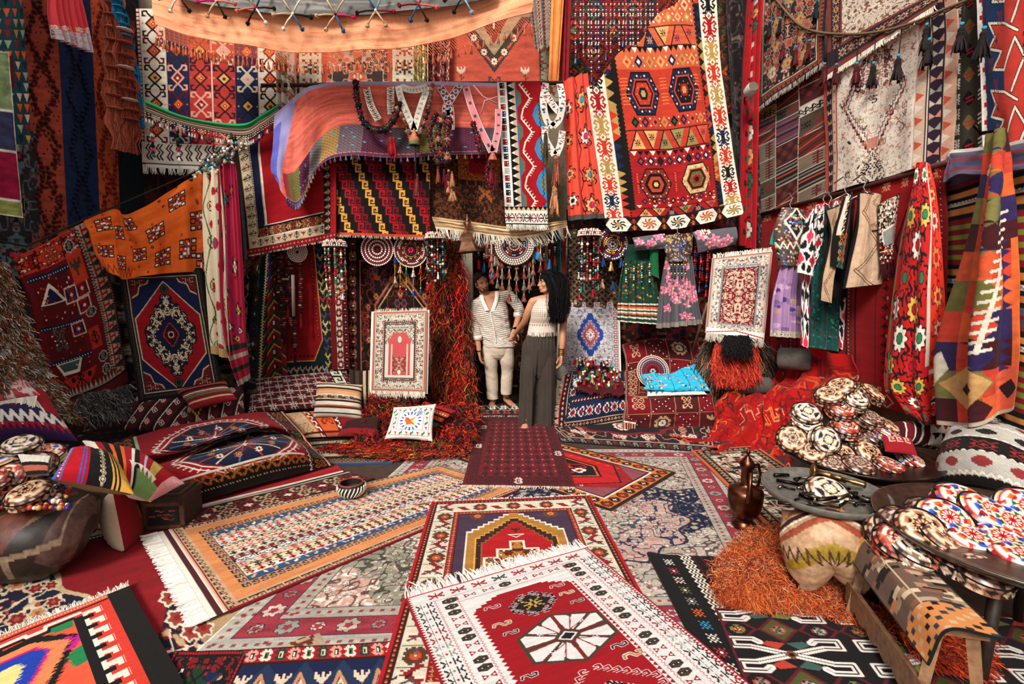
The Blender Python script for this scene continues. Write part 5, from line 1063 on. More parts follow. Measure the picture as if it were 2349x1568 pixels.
for i in range(12): y = i * 26 - 20; c.line([(44,y + 40),(76,y),(110,y + 26)],5,'#1d3a1e'); c.line([(44,y + 46),(76,y + 6),(110,y + 32)],1.2,'#c9b060'); c.st('flw',76,y + 20,1.3,(('k','o','w'),('n','w','r'))[i % 2])
c.rect(48,0,66,60,'#1f3a8a'); c.wear(.14)
cloth('green_kilim','dark green and red kilim with a white zigzag seam hanging in folds','kilim',[[(596,575,5.92),(622,575),(650,575)],[(575,720,5.85),(615,720),(655,720)],[(560,872,5.75),(612,868),(665,862)]],('Y',5.9),c,(2.5,.05,.4,.6))
c = Cv(50,200,'#1a1c1a'); c.rep('tri',0,0,24,200,(('#c9b48a','k'),('#8a1a20','e')),2.2); c.rep('ro',24,0,50,200,(('#12402a','#8a1420','e'),('#8a1420','#12402a','w')),2); c.wear(.15)
cloth('narrow_dark_kilim','narrow black and green kilim behind the magenta scarf, left of the green kilim','kilim',[[(560,560),(612,550)],[(540,890),(590,880)]],('Y',5.98),c,(1,.02))
c = Cv(80,60,'#5a2a1e'); c.orn(0,0,80,60,('#2a1410','#8a4a2a','#a86a4a'),8,6,4); c.wear(.2)
cloth('brown_fold','brown rug corner folded out below the red field rug','rug',[[(560,580),(650,560)],[(556,640),(580,600)]],('Y',5.53),c,rip=.01)
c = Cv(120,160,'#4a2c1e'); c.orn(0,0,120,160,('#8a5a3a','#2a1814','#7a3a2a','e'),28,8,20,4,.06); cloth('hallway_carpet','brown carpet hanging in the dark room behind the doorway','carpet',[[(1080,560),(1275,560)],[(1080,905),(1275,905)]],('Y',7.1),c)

def disk(name,label,px,py,Y,rad,rings,n=24,clip=None,par=None,tilt=0.,seg=48):
    """flat beaded round ornament: rings of beads (fraction, bead size, colour pair)"""
    o0 = PY(px,py,Y); e = empty(name,o0,label,'ornament','round beaded ornaments on the back wall')
    M = np.array(Matrix.Rotation(PI / 2 + tilt,3,'X')); b = MB(); b.lathe([(.001,.01),(rad,.01),(rad,-.012),(.001,-.012)],o0,'#7a1a1e',40,M); b.build('felt_disc','wool',e)
    b = MB()
    for f,s,cs in rings:
        k = max(6,int(2 * PI * f * rad / (s * 2.1)))
        for i in range(k):
            a = i * 2 * PI / k; q = cs[i * len(cs) // 1 % len(cs)] if len(cs) < 4 else cs[(i // 2) % len(cs)]
            b.ball(o0 + M @ np.array([f * rad * math.cos(a),f * rad * math.sin(a),.014]),(s,s * .8,s),q,6)
    b.build('beads','bead',e); return e
W2 = ['#f2ece2','#f2ece2','#d8cfc0']
disk('bead_disc','white beaded disc with spiral rings, first from the left under the hooked rug',866,572,5.72,.19,[(.97,.011,W2),(.86,.008,['r','k']),(.74,.012,W2),(.62,.006,['q']),(.52,.012,W2),(.4,.006,['q']),(.3,.012,W2),(.14,.01,['k','w'])])
tri = []
d2 = disk('bead_disc','white beaded disc with red star teeth hanging between the spiral disc and the shaggy yarn',943,574,5.7,.2,[(.97,.01,W2),(.88,.008,['q','w']),(.78,.011,['#f2ece2','#f2ece2','q','#f2ece2']),(.68,.011,['w','q','q','w']),(.58,.008,['q']),(.48,.007,['k','Y','k','w']),(.38,.008,['#8a8a4a','w']),(.26,.01,['k','w','r']),(.12,.014,['m','k','w'])])
for i,(x,y,q) in enumerate(((906,590,'#1a3a8a'),(918,612,'#e0b090'),(932,618,'g'),(948,620,'#d8d0c8'),(965,615,'r'),(980,604,'#c99a6a'))):
    b = MB(); b.tube([PY(x,y - 10,5.66),PY(x,y + 44,5.66)],.004,'Y'); b.tassel(PY(x,y,5.65),.06,.04,q,q,6); b.tassel(PY(x,y + 44,5.65),.07,.025,['w','r','b','B','g','r'][i],'w',6); b.build('tassel','shag',d2)
d3 = disk('bead_disc','dark beaded disc with white bead rim and blue centre hanging over the doorway',1180,562,5.45,.235,[(.97,.008,['k']),(.9,.012,['w','k']),(.8,.012,['w','k']),(.7,.012,['w','k']),(.6,.008,['l','#3ac0d8','k']),(.48,.01,['#3ac0d8','k','w','r']),(.36,.01,['G','k','k','l']),(.24,.009,['w','k']),(.1,.014,['s'])])
d4 = disk('bead_disc','pale beaded disc with purple star teeth hanging left of the grey flowered dress',1405,560,5.5,.19,[(.96,.009,['k','w']),(.86,.012,['w','w','#3a2a7a','w']),(.74,.012,['w','#3a2a7a','#3a2a7a','w']),(.62,.009,['#8a2a3a']),(.52,.009,['Y','k','w','Y']),(.4,.01,['Y','w','k','w']),(.28,.009,['l','w']),(.14,.012,['w','s'])])
for i,(x,y,q) in enumerate(((1384,590,'#1a4a8a'),(1402,600,'#e0b070'),(1425,592,'#1a4a7a'),(1440,585,'g'),(1382,640,'#c9906a'),(1406,645,'#1a4a8a'),(1442,615,'#1a4a7a'))): b = MB(); b.tube([PY(x,y - 28,5.45),PY(x,y,5.45)],.004,'k'); b.tassel(PY(x,y,5.45),.09,.04,q,q,6); b.build('tassel','shag',d4)
def jelly(name,label,px,py,Y,r,L,n=5,pal=('r','#1a8a7a','w','k','o')):
    """beaded dome with hanging strings of beads and small tassels"""
    o0 = PY(px,py,Y); e = empty(name,o0,label,'ornament','beaded dome hangings along the back wall'); b = MB()
    b.lathe([(.001,r * .55),(r * .5,r * .45),(r * .85,r * .2),(r,0),(r * .95,-.01)],o0,'#2a1216',20)
    for k,f in enumerate((0,.3,.6,.82,.97)):
        R0 = r * (1 - (1 - f) ** 2) ** .5 * .98 if f else .01; z = r * .55 * (1 - f ** 2.2); m = max(1,int(2 * PI * R0 / .026))
        for i in range(m): a = i * 2 * PI / m; b.ball(o0 + (R0 * math.cos(a),R0 * math.sin(a),z + .005),.012,'w' if (k % 2 == 0 or i % 3) else 'r',6)
    b.build('beaded_dome','bead',e)
    for i in range(n * 2):
        a = i * PI / n; x0 = o0 + (r * .85 * math.cos(a),r * .85 * math.sin(a),0); l = L * R.uniform(.6,1); z = 0; b = MB(); k = 0
        while z < l: b.ball(x0 - (0,0,z),.011 if k % 4 else .018,R.choice(pal),6); z += .021 if k % 4 else .03; k += 1
        b.tassel(x0 - (0,0,l),.07,.022,R.choice(pal),None,5)
        if i % 2 == 0: b.tassel(x0 - (0,.02,l * .45),.05,.022,R.choice(('r','#1a8a7a','r')),None,5)
        b.build('bead_string','bead',e)
    return e
jelly('beaded_dome_hanging','beaded dome with red and turquoise bead strings hanging right of the bird bordered rug',768,566,5.55,.13,.58)
jelly('beaded_dome_hanging','beaded dome with dark bead strings beside the shaggy yarn cascade',1000,548,5.5,.12,.52,5,('k','#1a8a7a','k','w','#3a1420','r'))
jelly('beaded_dome_hanging','beaded dome with bead strings hanging over the knotted brown net',1352,542,5.4,.13,.62,5,('r','#1a8a7a','w','k','k','#8a1a20'))
jelly('beaded_dome_hanging','small beaded dome with red strings between the grey dress and the small garnet rug',1612,540,5.4,.09,.62,3,('r','k','#1a3a8a','r','#8a1a20'))
# heavy bead and wool strands on the red rug
e = empty('bead_strand_bunch',PY(650,690,5.8),'bunch of brown wool and bead strands hanging on the bright red rug','strands')
for i,(x,y0,y1) in enumerate(((628,560,640),(646,560,745),(660,565,700),(668,600,760),(676,640,810),(690,600,720),(652,640,760),(640,570,680),(664,560,640))):
    b = MB(); y = y0; k = 0
    while y < y1: b.ball(PY(x + R.uniform(-2,2),y,5.78),(.024 if k % 3 else .03,.02,.014),R.choice(['#3a1a16','#6a1c1c','#8a5a48','#1c1416','#b8a090' if k % 5 == 0 else '#4a2018','#2a1a18']),7); y += 5; k += 1
    b.tassel(PY(x,y1,5.78),.16,.03,['#3a1a16','#1c1416','#8a1a20'][i % 3],None,6); b.build('strand','shag',e)
b = MB(); b.tube([PY(672,630,5.74),PY(674,725,5.74)],.032,'#b8a898',8,.5); b.build('woven_tab','wool',e)
e2 = disk('bead_disc','white shell disc half hidden behind the brown bead strands',683,578,5.75,.12,[(.95,.009,W2),(.78,.01,W2),(.6,.01,W2),(.42,.01,W2),(.24,.01,W2)])
# tassel strings over the doorway
for i,(x,y0,y1) in enumerate(((1141,595,655),(1152,600,670),(1168,600,685),(1185,603,682),(1202,600,680),(1214,598,672),(1223,590,656),(1128,585,640),(1240,585,650))):
    e = empty('tassel_string',PY(x,y1,5.48),'string of brown and grey yarn tassels over the doorway, ' + nth(x,(1128,1141,1152,1168,1185,1202,1214,1223,1240)),'tassel string','tassel strings in the doorway'); b = MB(); b.tube([PY(x,y0 - 24,5.48),PY(x,y1,5.48)],.006,'#d8ccb4',6); b.build('cord','smooth',e)
    k = 0; y = y0
    while y <= y1 + 1: b = MB(); b.tassel(PY(x,y,5.48) + (0,0,.02),.075,.042,[ '#8a6a58','#8a3a2c','#7a746c','#a8644c'][(i + k) % 4],None,6); b.build('tassel','shag',e); y += 26; k += 1
b = MB(); b.tube([PY(1088,545,5.62),PY(1285,545,5.62)],.01,'#2a1c14',6); [b.tube([PY(x,545,5.62),PY(x,545,5.62) * (1,0,1) + (0,BW,0)],.01,'#2a1c14',6) for x in (1090,1283)]; tag(b.build('hanging_rod','wood'),'thin dark rod above the doorway from which the bead tassels hang','rod')
for i in range(15):
    x = 1098 + i * 12.5; y = 575 + 8 * math.sin(i * 1.7); q = ['r','#1f7ac0','#8a1a20','w','#c8502a','#3a1a3a'][i % 6]
    b = MB(); b.tube([PY(x,545,5.62),PY(x,y,5.62)],.005,'k',5)
    for k in range(3): b.ball(PY(x,y + k * 5,5.6),.012,['w','#3ac0d8','r'][k],6)
    b.tassel(PY(x,y + 16,5.6),.12,.03,q,'k',6); tag(b.build('bead_tassel','shag'),'small bead tassel in the row under the awning fringe, ' + nth(i,range(15)),'tassel','bead tassels in a row over the doorway')
c = Cv(40,60,'#c2402a'); c.stripes([(6,'#c2402a'),(2,'w'),(6,'#d8603a'),(2,'k')] * 3,True); c.rect(0,48,40,52,'w')
cloth('red_apron_panel','red striped fabric panel hanging left of the dark beaded disc','panel',[[(1112,552),(1140,552)],[(1112,592),(1140,592)]],('Y',5.7),c,fr=[('b',.05,40,'#8a1a20',.008)])
b = MB(); p = PY(1129,632,5.5); b.ball(p,(.035,.012,.05),'#2f5a9a',12); b.tube([p + (.034 * math.cos(a),-.004,.05 * math.sin(a)) for a in np.linspace(0,2 * PI,17)],.006,'r',6); b.tube([p + (0,0,.05),p + (0,0,.3)],.004,'k'); tag(b.build('glass_pendant','bead'),'blue and red oval pendant hanging above the shoulder of the man','pendant')
b = MB(); p = PY(1233,585,5.5); b.ball(p,(.045,.012,.055),'#1f8ad0',12); b.tassel(p + (0,0,.11),.06,.03,'#d8402a'); tag(b.build('glass_pendant','bead'),'bright blue fish shaped pendant hanging right of the dark beaded disc','pendant')
for x,q in ((1262,'#8a1420'),(1272,'#12402a'),(1283,'#0f4a4a'),(1293,'#8a1a1a'),(1252,'#c8a070')):
    n = 40; A = np.array([PY(x + R.uniform(-2,2),y,5.72) for y in (528,570,620,690)]); P = np.repeat((bmat(12,4,False) @ A)[None],n,0) + RN.normal(size=(n,1,3)) * (.02,.015,0) + RN.normal(size=(n,12,3)) * .006; b = MB(); b.strands(P,.012,np.clip(col(q) * RN.uniform(.6,1.4,(n,1)),0,1)); tag(b.build('ribbon_bunch','shag'),'bunch of %s ribbons hanging above the dark haired woman' % {'#8a1420': 'dark red','#12402a': 'deep green','#0f4a4a': 'teal','#8a1a1a': 'brick red','#c8a070': 'pale tan'}[q],'ribbons')
# copper lantern bell
b = MB(); p = PY(1072,560,5.35); M = np.array(Matrix.Rotation(math.radians(-6),3,'Y')); b.lathe([(.13,-.09),(.135,-.08),(.12,-.06),(.085,.02),(.07,.08),(.066,.11),(.03,.125),(.02,.16)],p,'#a8765a',8,M); b.lathe([(.128,-.085),(.001,-.07)],p,'#2a1a14',8,M)
o = b.build('copper_lantern','metal',None,False); tag(o,'faceted copper bell shaped lantern hanging at the left end of the awning','lantern'); b = MB(); b.tube([p + (0,0,.15),p + (.0,.0,.32)],.01,'#c9b8a0'); b.lathe([(.012,0),(.045,.08),(.04,.1),(.02,.03)],p + (0,0,.14),'#c98a6a',10); b.build('hook','metal',o)
# net with knots
c = Cv(100,150,'#2a1c16'); X,Y = np.meshgrid(np.arange(100),np.arange(150))
c.a[((X + Y) % 12 < 4) | ((X - Y) % 12 < 4)] = col('#6a523e')
for i in range(170): c.disc(rs.uniform(0,100),rs.uniform(0,150),2.4,2.2,rs.choice(['#a88a6a','#3a1a16','#8a6a4e','#1a1412','#c9b090','#5a2a1e']))
cloth('knotted_net','brown knotted net hanging above the blue silk rug','net',[[(1302,525),(1410,530)],[(1300,700),(1420,706)]],('Y',5.85),c,(4,.02,.5,1),rip=.02)
c = Cv(200,200,'#2a1614'); c.orn(0,0,200,200,('#6a2a1e','#4a1416','#7a5a3a','#8a1a20','n'),39,8,50,5,.06); c.wear(.15)
cloth('dark_backing_rug','dark burgundy rug covering the wall behind the dresses and armchairs','rug',[[(1300,480),(1740,500)],[(1290,930),(1742,940)]],('Y',6.08),c,sub=6)
# ------------------------------------------------------------------ right wall
WX = 3.12
c = Cv(170,220,'#2a1f2a'); c.orn(18,18,152,202,('#b89a7a','#c8503a','#e0c8a8','#c8503a','#d8a860','#8d2a2a'),21,10,26,9,.045); c.rect(0,0,2,220,'#c8603a')
c.border(2,12,'#4a1a1e','run',(('#b8603a',),),1.5); c.border(14,3,'#d8c8a8'); c.border(17,2,'#2a1a1e'); c.st('flw',48,176,2.2,('w','#d8b070','k')); c.wear(.15)
cloth('dark_floral_rug','dark floral rug with grey fringe high on the wall right of the red scarf','rug',[[(1744,-60),(1898,-60)],[(1738,248),(1887,140)]],('X',WX - .17),c,(1,.01),fr=[('b',.06,200,'#a89c90')],lin_=True)
c = Cv(170,330,'#5a4436')
rs = random.Random(8)
for j,(x0,x1) in enumerate(((0,56),(58,112),(114,170))):
    y = -rs.uniform(0,20)
    while y < 330:
        t = rs.choice('abcdefg'); h = rs.uniform(22,62)
        if t == 'a': c.rect(x0,y,x1,y + h,'#571c1c'); [c.poly([(x0 + (k + .5) * 14,y + i * 14),(x0 + (k + 1) * 14,y + 7 + i * 14),(x0 + (k + .5) * 14,y + 14 + i * 14),(x0 + k * 14,y + 7 + i * 14)],('#7a3226','#3a1414')[(i + k) % 2]) for i in range(int(h / 14)) for k in range(4)]
        elif t == 'b': h = 24; c.rect(x0,y,x1,y + h,'w' if j else '#c88a2a'); c.rep('wave',x0,y + 1,x1,y + h - 1,('k',),3,4); c.rep('wave',x0,y + 9,x1,y + h,('k',),3,4,2)
        elif t == 'c': h = 44; [c.rect(x0,y + i * 4,x1,y + i * 4 + 4,['#16110f','#8a7a6a','#16110f','#a8988a','#16110f','#c8442a','#16110f'][i % 7]) for i in range(11)]
        elif t == 'd': c.rect(x0,y,x1,y + h,'#8a7864'); [c.rect(x0 + 30,y + 4 + i * 6,x1 - 6,y + 7 + i * 6,'#6a1a1c') for i in range(int(h / 6) - 1)]; c.rect(x0 + 38,y,x0 + 42,y + h,'#6a1a1c')
        elif t == 'e': [c.rect(x0,y + i * 5,x1,y + i * 5 + 5,['#6a4050','#8a5a6a','#2a1a1e','#7a3a44'][i % 4]) for i in range(int(h / 5))]
        elif t == 'f': c.rect(x0,y,x1,y + h,'#6a2418'); [c.line([(x0,y + i * 12),(x1,y + i * 12 - 14)],3,('#c8553a','#3a1614')[i % 2]) for i in range(int(h / 12) + 2)]
        else: c.rect(x0,y,x1,y + h,'#5a4c3e'); c.rep('comb',x0,y,x1,y + h,('#2a201c','#8a2a24'),3,2)
        y += h; c.rect(x0,y - 2,x1,y,'#d8ccb8')
    c.rect(x1,0,x1 + 2,330,'#d8ccb8')
c.rect(0,308,170,330,'#e0d8ca'); c.rep('wave',0,309,170,320,('k',),2.4,13); c.rep('wave',0,318,170,330,('k',),2.4,13,2); c.wear(.12)
cloth('patchwork_kilim','brown patchwork kilim of joined strips on the wall below the dark floral rug','kilim',[[(1733,215),(1900,130)],[(1733,551),(1895,470)]],('X',WX - .09),c,(1,.008),mat='kilim',lin_=True)
c = Cv(220,230,'#f4e6d0'); c.orn(0,0,220,190,('#8a6a5a','#b86a58','#4a3038','#c98a70','#a8886a','#6a3a3a'),31,7,60,4,.05,my=False,dens=.78); c.poly([(60,0),(160,0),(110,84)],'#33242e'); c.poly([(74,0),(146,0),(110,62)],'#d8b8a0'); c.st('rams',110,20,4,('#33242e','x'))
c.rect(0,0,12,230,'#8a4034'); c.rect(12,0,36,230,'#2f2230'); c.rep('star',12,0,36,230,(('#e0c8a0','#c87a50','k'),('#c87a50','e','k')),1.9,12); c.rect(0,186,220,218,'#2f2230'); c.rep('star',30,188,220,216,(('#e0c8a0','#c87a50','k'),('#c87a50','e','k')),2.1,9); c.rect(0,218,220,230,'#8a4034'); c.rect(36,180,220,186,'#8a4034'); c.rect(36,0,40,186,'#8a4034'); c.wear(.12)
cloth('cream_floral_rug','cream floral rug with dark star border hanging at the top over the pale animal rug','rug',[[(1898,-90),(2150,-140)],[(1898,172),(2146,12)]],('X',WX - .17),c,fr=[('b',.05,420,'w',.01)],lin_=True)
c = Cv(300,300,'#fbf2e2'); c.orn(48,0,232,300,('#c9a890','#e0c4ac','#d8907a','#c9a890'),55,6,0,3,.04,dens=.76)
for k in range(14):
    for s in (-1,1):
        x,y = 140 + s * k * 5,30 + k * 8; c.line([(x,y),(x + s * 5,y),(x + s * 5,y + 8)],3,('#4a2432','#b8685a')[k % 2]); c.line([(x - s * 10,y + 4),(x - s * 5,y + 4),(x - s * 5,y + 12)],1.6,'#6a4a4a')
        y2 = 250 - k * 8; c.line([(x,y2),(x + s * 5,y2),(x + s * 5,y2 - 8)],3,('#4a2432','#b8685a')[k % 2]); c.line([(x - s * 12,y2),(x - s * 7,y2),(x - s * 7,y2 - 8)],1.6,'#6a4a4a')
c.orn(100,60,180,130,('#8a5a50','#d88a74','#e0a890','#6a3a44'),8,6,8,4,.06); 
for i in range(90):
    x,y = rs.uniform(52,226),rs.uniform(6,292); c.st(rs.choice(['bird','bot','leaf','S','bird','X']),x,y,rs.choice([1,1.5,2]),(rs.choice(['#5a4a40','#2a2420','#b86a58','#8a7a5a','#d8a890']),'#b86a58'),rs.choice([0,0,1]),rs.choice([0,1]))
c.poly([(140,236),(176,300),(104,300)],'#3a1c2a'); c.orn(100,240,180,300,('#e9dcc6','#e9dcc6','#d8a890'),9,4,0,3,.12,msk='#3a1c2a'); c.rect(128,216,152,236,'#d8907a')
for x0,x1,q in ((0,10,'#b8503e'),(10,28,'#2f1c30'),(28,30,'#b8503e'),(30,42,'#e0cdb0'),(42,46,'#b8503e'),(236,254,'#d8b8a0'),(254,258,'#2f1c30'),(258,280,'#2f1c30'),(280,300,'#d8a890')): c.rect(x0,0,x1,300,q)
for i in range(15): y = i * 21; [c.poly([(x,y),(x + w / 2,y + 8),(x + w,y),(x + w,y + 12),(x + w / 2,y + 9),(x,y + 12)],('#d8c8b0','#d89a84','#a8a8a0')[i % 3]) for x,w in ((12,14),(260,18))]; c.poly([(282,y),(296,y + 8),(282,y + 16)],('#e9dcc6','#c8553e')[i % 2]); c.poly([(238,y),(252,y + 8),(238,y + 16)],('#e9dcc6','#c8553e')[(i + 1) % 2]); c.st('dd',36,y + 10,2,('#b8503e','#4a2432'))
c.rect(256,0,258,300,'#e9dcc6'); c.rect(280,0,281,300,'k'); c.wear(.07)
cloth('animal_rug','large pale cream rug with stepped diamonds and tiny animal figures on the wall','rug',[[(1893,120),(2200,-60)],[(1890,446),(2180,366)]],('X',WX - .12),c,(2,.018),rip=.015,lin_=True)
c = Cv(70,260,'#3a322a'); c.rect(60,0,70,260,'#e2d8c8'); c.rep('comb',0,0,30,260,(('#d8ccb8',),),2.2,12)
for i in range(8): y = 16 + i * 34; c.poly([(36,y - 12),(46,y),(36,y + 12),(26,y)],('#6a6034','k')[i % 2]); [c.line([(52,y - 8 + k * 6),(68,y - 12 + k * 6)],2,'w') for k in range(3)]; c.line([(32,y),(42,y - 3)],2,'r'); c.line([(32,y + 5),(42,y + 2)],2,'r')
cloth('dark_zigzag_kilim','dark brown kilim with white comb marks between the animal rug and the blue red kilim','kilim',[[(2186,-60),(2266,-90)],[(2184,352),(2262,336)]],('X',WX - .02),c,(1,.008),mat='kilim',lin_=True)
c = Cv(180,260,'#c43a2e'); c.rect(0,0,12,260,'#efe8de')
for i in range(20): c.rect(6,i * 13,16,i * 13 + 7,'r' if i % 2 else '#efe8de')
c.rect(14,0,70,260,'#14345e')
for k in range(3):
    y = 30 + k * 100; P_ = [(180,y - 60),(96,y - 30),(70,y - 44),(30,y - 50),(44,y - 28),(28,y - 12),(62,y - 4),(40,y + 20),(70,y + 24),(92,y - 20),(110,y + 10),(86,y + 56),(180,y + 40)]; c.poly(P_,'#c43a2e'); c.line(P_[1:-1],6,'k'); c.line(P_[1:-1],3.4,'w')
for i in range(22): c.st('rams',rs.uniform(100,172),rs.uniform(8,250),2,(rs.choice(['#4a4a34','#2a1a14','#1f5ac0']),'o'))
for i in range(8): c.st('rams',rs.uniform(30,60),10 + i * 33,1.9,('#8a2a1e','#14345e'))
c.wear(.08)
cloth('blue_red_kilim','blue and red kilim with jagged white outlines at the right top corner','kilim',[[(2238,-60),(2430,-120)],[(2252,336),(2430,310)]],('X',WX - .08),c,(1.5,.012),mat='kilim',lin_=True)
# garland
P_ = [(1742,-30),(1775,-6),(1806,30),(1836,58),(1880,74),(1960,78),(2030,70),(2100,50),(2160,24),(2215,2),(2300,-40)]
A = np.array([PX(*p,WX - .18) for p in P_]); Q = bmat(120,len(A),False) @ A; b = MB(); b.tube(Q,.011,'#7a6048',6); b.tube(Q + (0,.01,-.012) + .01 * np.sin(np.arange(120))[:,None] * (1,0,1),.008,'#5a4434',6)
o = b.build('garland_cord','wool'); tag(o,'twisted cord garland with dark tassels slung across the rugs of the right wall','garland')
for x,y in ((1766,58),(1790,52),(1797,108),(1826,118),(1856,104),(1891,158),(1918,160),(1965,158),(2003,158),(2060,142),(2125,72),(2131,106),(2205,72),(2256,82),(1874,12)):
    p = PX(x,y,WX - .18); j = np.argmin(np.abs((Q[:,1] - p[1]))); b = MB(); b.tube([Q[j] if Q[j][2] > p[2] else p + (0,0,.2),p],.004,'#2a201c',5); b.tassel(p + (0,0,.03),.15,.06,'#5a1a1e' if x in (1797,1856,1891,1918,1965,1826) else ('#0f2a2c' if x == 1874 else '#231c1c'),None,7); b.ball(p + (0,0,.045),.014,'#3a9ac0',6); b.build('tassel','shag',o)

# ---- hangings behind and beside the garments
c = Cv(230,280,'#a00c14'); 
for i in range(9): c.st('spider',14 + i * 26,10,1.6,('#e09a70','r'))
for x0 in (30,92,154,216):
    c.rect(x0 - 12,60,x0 - 11,262,'#3a0c10'); c.rep('arw',x0 - 6,70,x0 + 6,250,(('#3a0c10','#3a0c10'),('#5a1014','#c9a080')),1.3,15)
    for dx,q in ((14,'#2a0c10'),(19,'#5a2a1c'),(24,'#2a0c10')): c.line([(x0 + dx + 8,40),(x0 + dx - 6,74),(x0 + dx,90),(x0 + dx,252)],2.6,q)
    c.rep('dot',x0 + 16,88,x0 + 18,250,('w',),1,30)
c.rect(0,252,230,256,'#7a2a20'); c.rep('sq',0,252,230,260,(('#e09a70','q'),),1.6,24); c.rep('dia',0,262,230,280,(('#e0b090','q','r'),),2,8); c.rect(222,0,230,280,'#8a1014'); c.rep('dot',222,0,226,280,'w',1.3,50); c.wear(.1)
cloth('red_embroidered_hanging','large red hanging with arrow columns on the wall behind the row of garments','hanging',[[(1740,490),(1985,424),(2172,370)],[(1738,700),(1960,690),(2170,690)],[(1740,880),(1960,915),(2150,975)]],('X',WX - .1),c,(3,.012))
c = Cv(220,330,'k'); y = 0
seq = []
for k in range(5): seq += [(9,'#5a5260'),(6,'#6a2030'),(8,'#4a4654'),(6,'#7a2a34'),(7,'#15110f'),(8,'#d08848'),(4,'#15110f'),(6,'#ddd2be','wave','k',1),(4,'#15110f'),(8,'#c87e40'),(7,'#15110f')] + [(7,'#7a1420'),(7,'#7d7a2c')] * 4 + [(7,'#7a1420'),(7,'#15110f'),(8,'#c87e40'),(6,'#15110f'),(6,'#ddd2be','wave','k',1),(6,'#15110f'),(8,'#c87e40'),(6,'#15110f')]
seq = seq[:1] + [(8,'#5a4a5c'),(6,'#6a2030'),(9,'#4e4a60'),(7,'#6a2434')] + seq[4:60]
c.stripes(seq); c.wear(.12)
cloth('banded_kilim','huge black kilim with olive, crimson, orange and slate bands filling the right end wall','kilim',[[(2140,398),(2260,345),(2450,270)],[(2140,700),(2270,720),(2450,760)],[(2110,1000),(2260,1060),(2450,1150)]],('X',WX - .02),c,(4,.012),rip=.02,mat='kilim')
c = Cv(120,40,'#5c5468'); c.stripes([(5,'#d8d0c4'),(9,'#5c5468'),(5,'#7a3040'),(9,'#4a4a64'),(6,'#7a3040'),(8,'#5c5468')]); c.wear(.15)
cloth('slate_band_flap','slate and plum striped flap folded over the top of the banded kilim','kilim',[[(2178,350,3.0),(2190,346,3.02),(2300,330,3.02),(2450,300,3.02)],[(2162,418,2.95),(2205,402,2.96),(2300,396,3.0),(2450,372,3.0)]],('X',3),c,(2,.01),mat='kilim')
c = Cv(150,330,'#6c6632')
for i in range(11):
    y = i * 30; q = ['#6c6632','#c8402c','#2f2350','#7a7440','#40141a','#c8502e'][i % 6]; q2 = ['#2f2350','#d8602e','#c8402c','#3a1418'][i % 4]
    c.rect(0,y,60,y + 30,q)
    for k in range(5): c.poly([(40 + k * 5,y + 30 - k * 6),(120,y + 30 - k * 6),(110,y + 24 - k * 6)],q2)
    c.rect(90,y,150,y + 30,['#2f2350','#40141a','#c8402c','#d8602e'][(i + 1) % 4]); c.poly([(60,y + 15),(84,y),(108,y + 15),(84,y + 30)],q); c.poly([(40,y),(62,y + 4),(56,y + 14),(74,y + 18),(66,y + 30),(40,y + 30)],['#c8402c','#d8602e'][i % 2])
c.line([(118,110),(84,250)],6,'#e0d4c0')
for i in range(15): t = i / 14; x,y = 118 - 34 * t,110 + 140 * t; c.line([(x - 15,y + 2),(x + 15,y - 2)],3,'#e0d4c0')
c.line([(50,20),(40,60)],4,'#e0d4c0'); [c.line([(34 + 12 * (1 - i / 5),24 + i * 8),(60,22 + i * 8)],2.4,'#e0d4c0') for i in range(5)]
c.zig(120,140,136,300,12,'#2f2350',0,1); c.rect(136,140,150,300,'#d8602e')
c.poly([(20,284),(62,262),(104,284),(62,318)],'#c89a60'); c.poly([(48,290),(62,276),(78,290),(62,302)],'#40141a'); c.poly([(0,262),(22,250),(30,268),(12,290),(0,290)],'#e0d4c0'); c.poly([(110,280),(150,268),(150,326),(116,326)],'#d05a3c'); c.poly([(122,296),(136,286),(146,300),(134,312)],'#2a1418'); c.rect(0,325,150,330,'#b8a890')
c.wear(.16,6,12)
cloth('draped_kilim','olive, orange and purple kilim hung from a hook in front of the banded kilim','kilim',[[(2276,306,2.9),(2288,302,2.86),(2304,306,2.92)],[(2250,440,2.86),(2280,440,2.76),(2312,436,2.9)],[(2210,610,2.86),(2262,610,2.72),(2322,600,2.86)],[(2158,800,2.86),(2240,800,2.72),(2334,790,2.86)],[(2166,972,2.86),(2240,978,2.76),(2326,935,2.86)]],('X',2.85),c,(2,.03,.6,.3),rip=.02,thick=.02,mat='kilim')
b = MB(); p = PX(2285,306,3.0); b.tube([p + (.2,0,.04),p + (-.1,0,0),p + (-.14,0,.05)],.012,'#2a2420'); tag(b.build('wall_hook','metal'),'iron hook that the olive and orange kilim hangs from','hook')
c = Cv(140,330,'#c41a18')
for i in range(11):
    for x in ((22,66) if i % 2 else (42,84)): q = ('w','#c41a18','#e0b050')[(i + x) % 3]; suz(c,x,22 + i * 29,14,q,('#2a7a4a','r')[i % 2],'#220c14',9)
c.line([(6 + 4 * math.sin(y / 30),y) for y in range(0,330,10)],3,'#2a8a5a'); c.rect(98,0,105,230,'#cfc4b4'); c.rect(105,0,140,330,'#d8341f')
for i in range(10): suz(c,122,20 + i * 34,10,('#e8703a','#e89a50','#e8b8a0')[i % 3],'#a81a20','#7a1a1e',7)
c.rect(105,236,140,242,'#cfc4b4'); c.rect(105,290,140,296,'#2a2420'); c.rect(0,324,140,330,'#2a2420'); c.wear(.07)
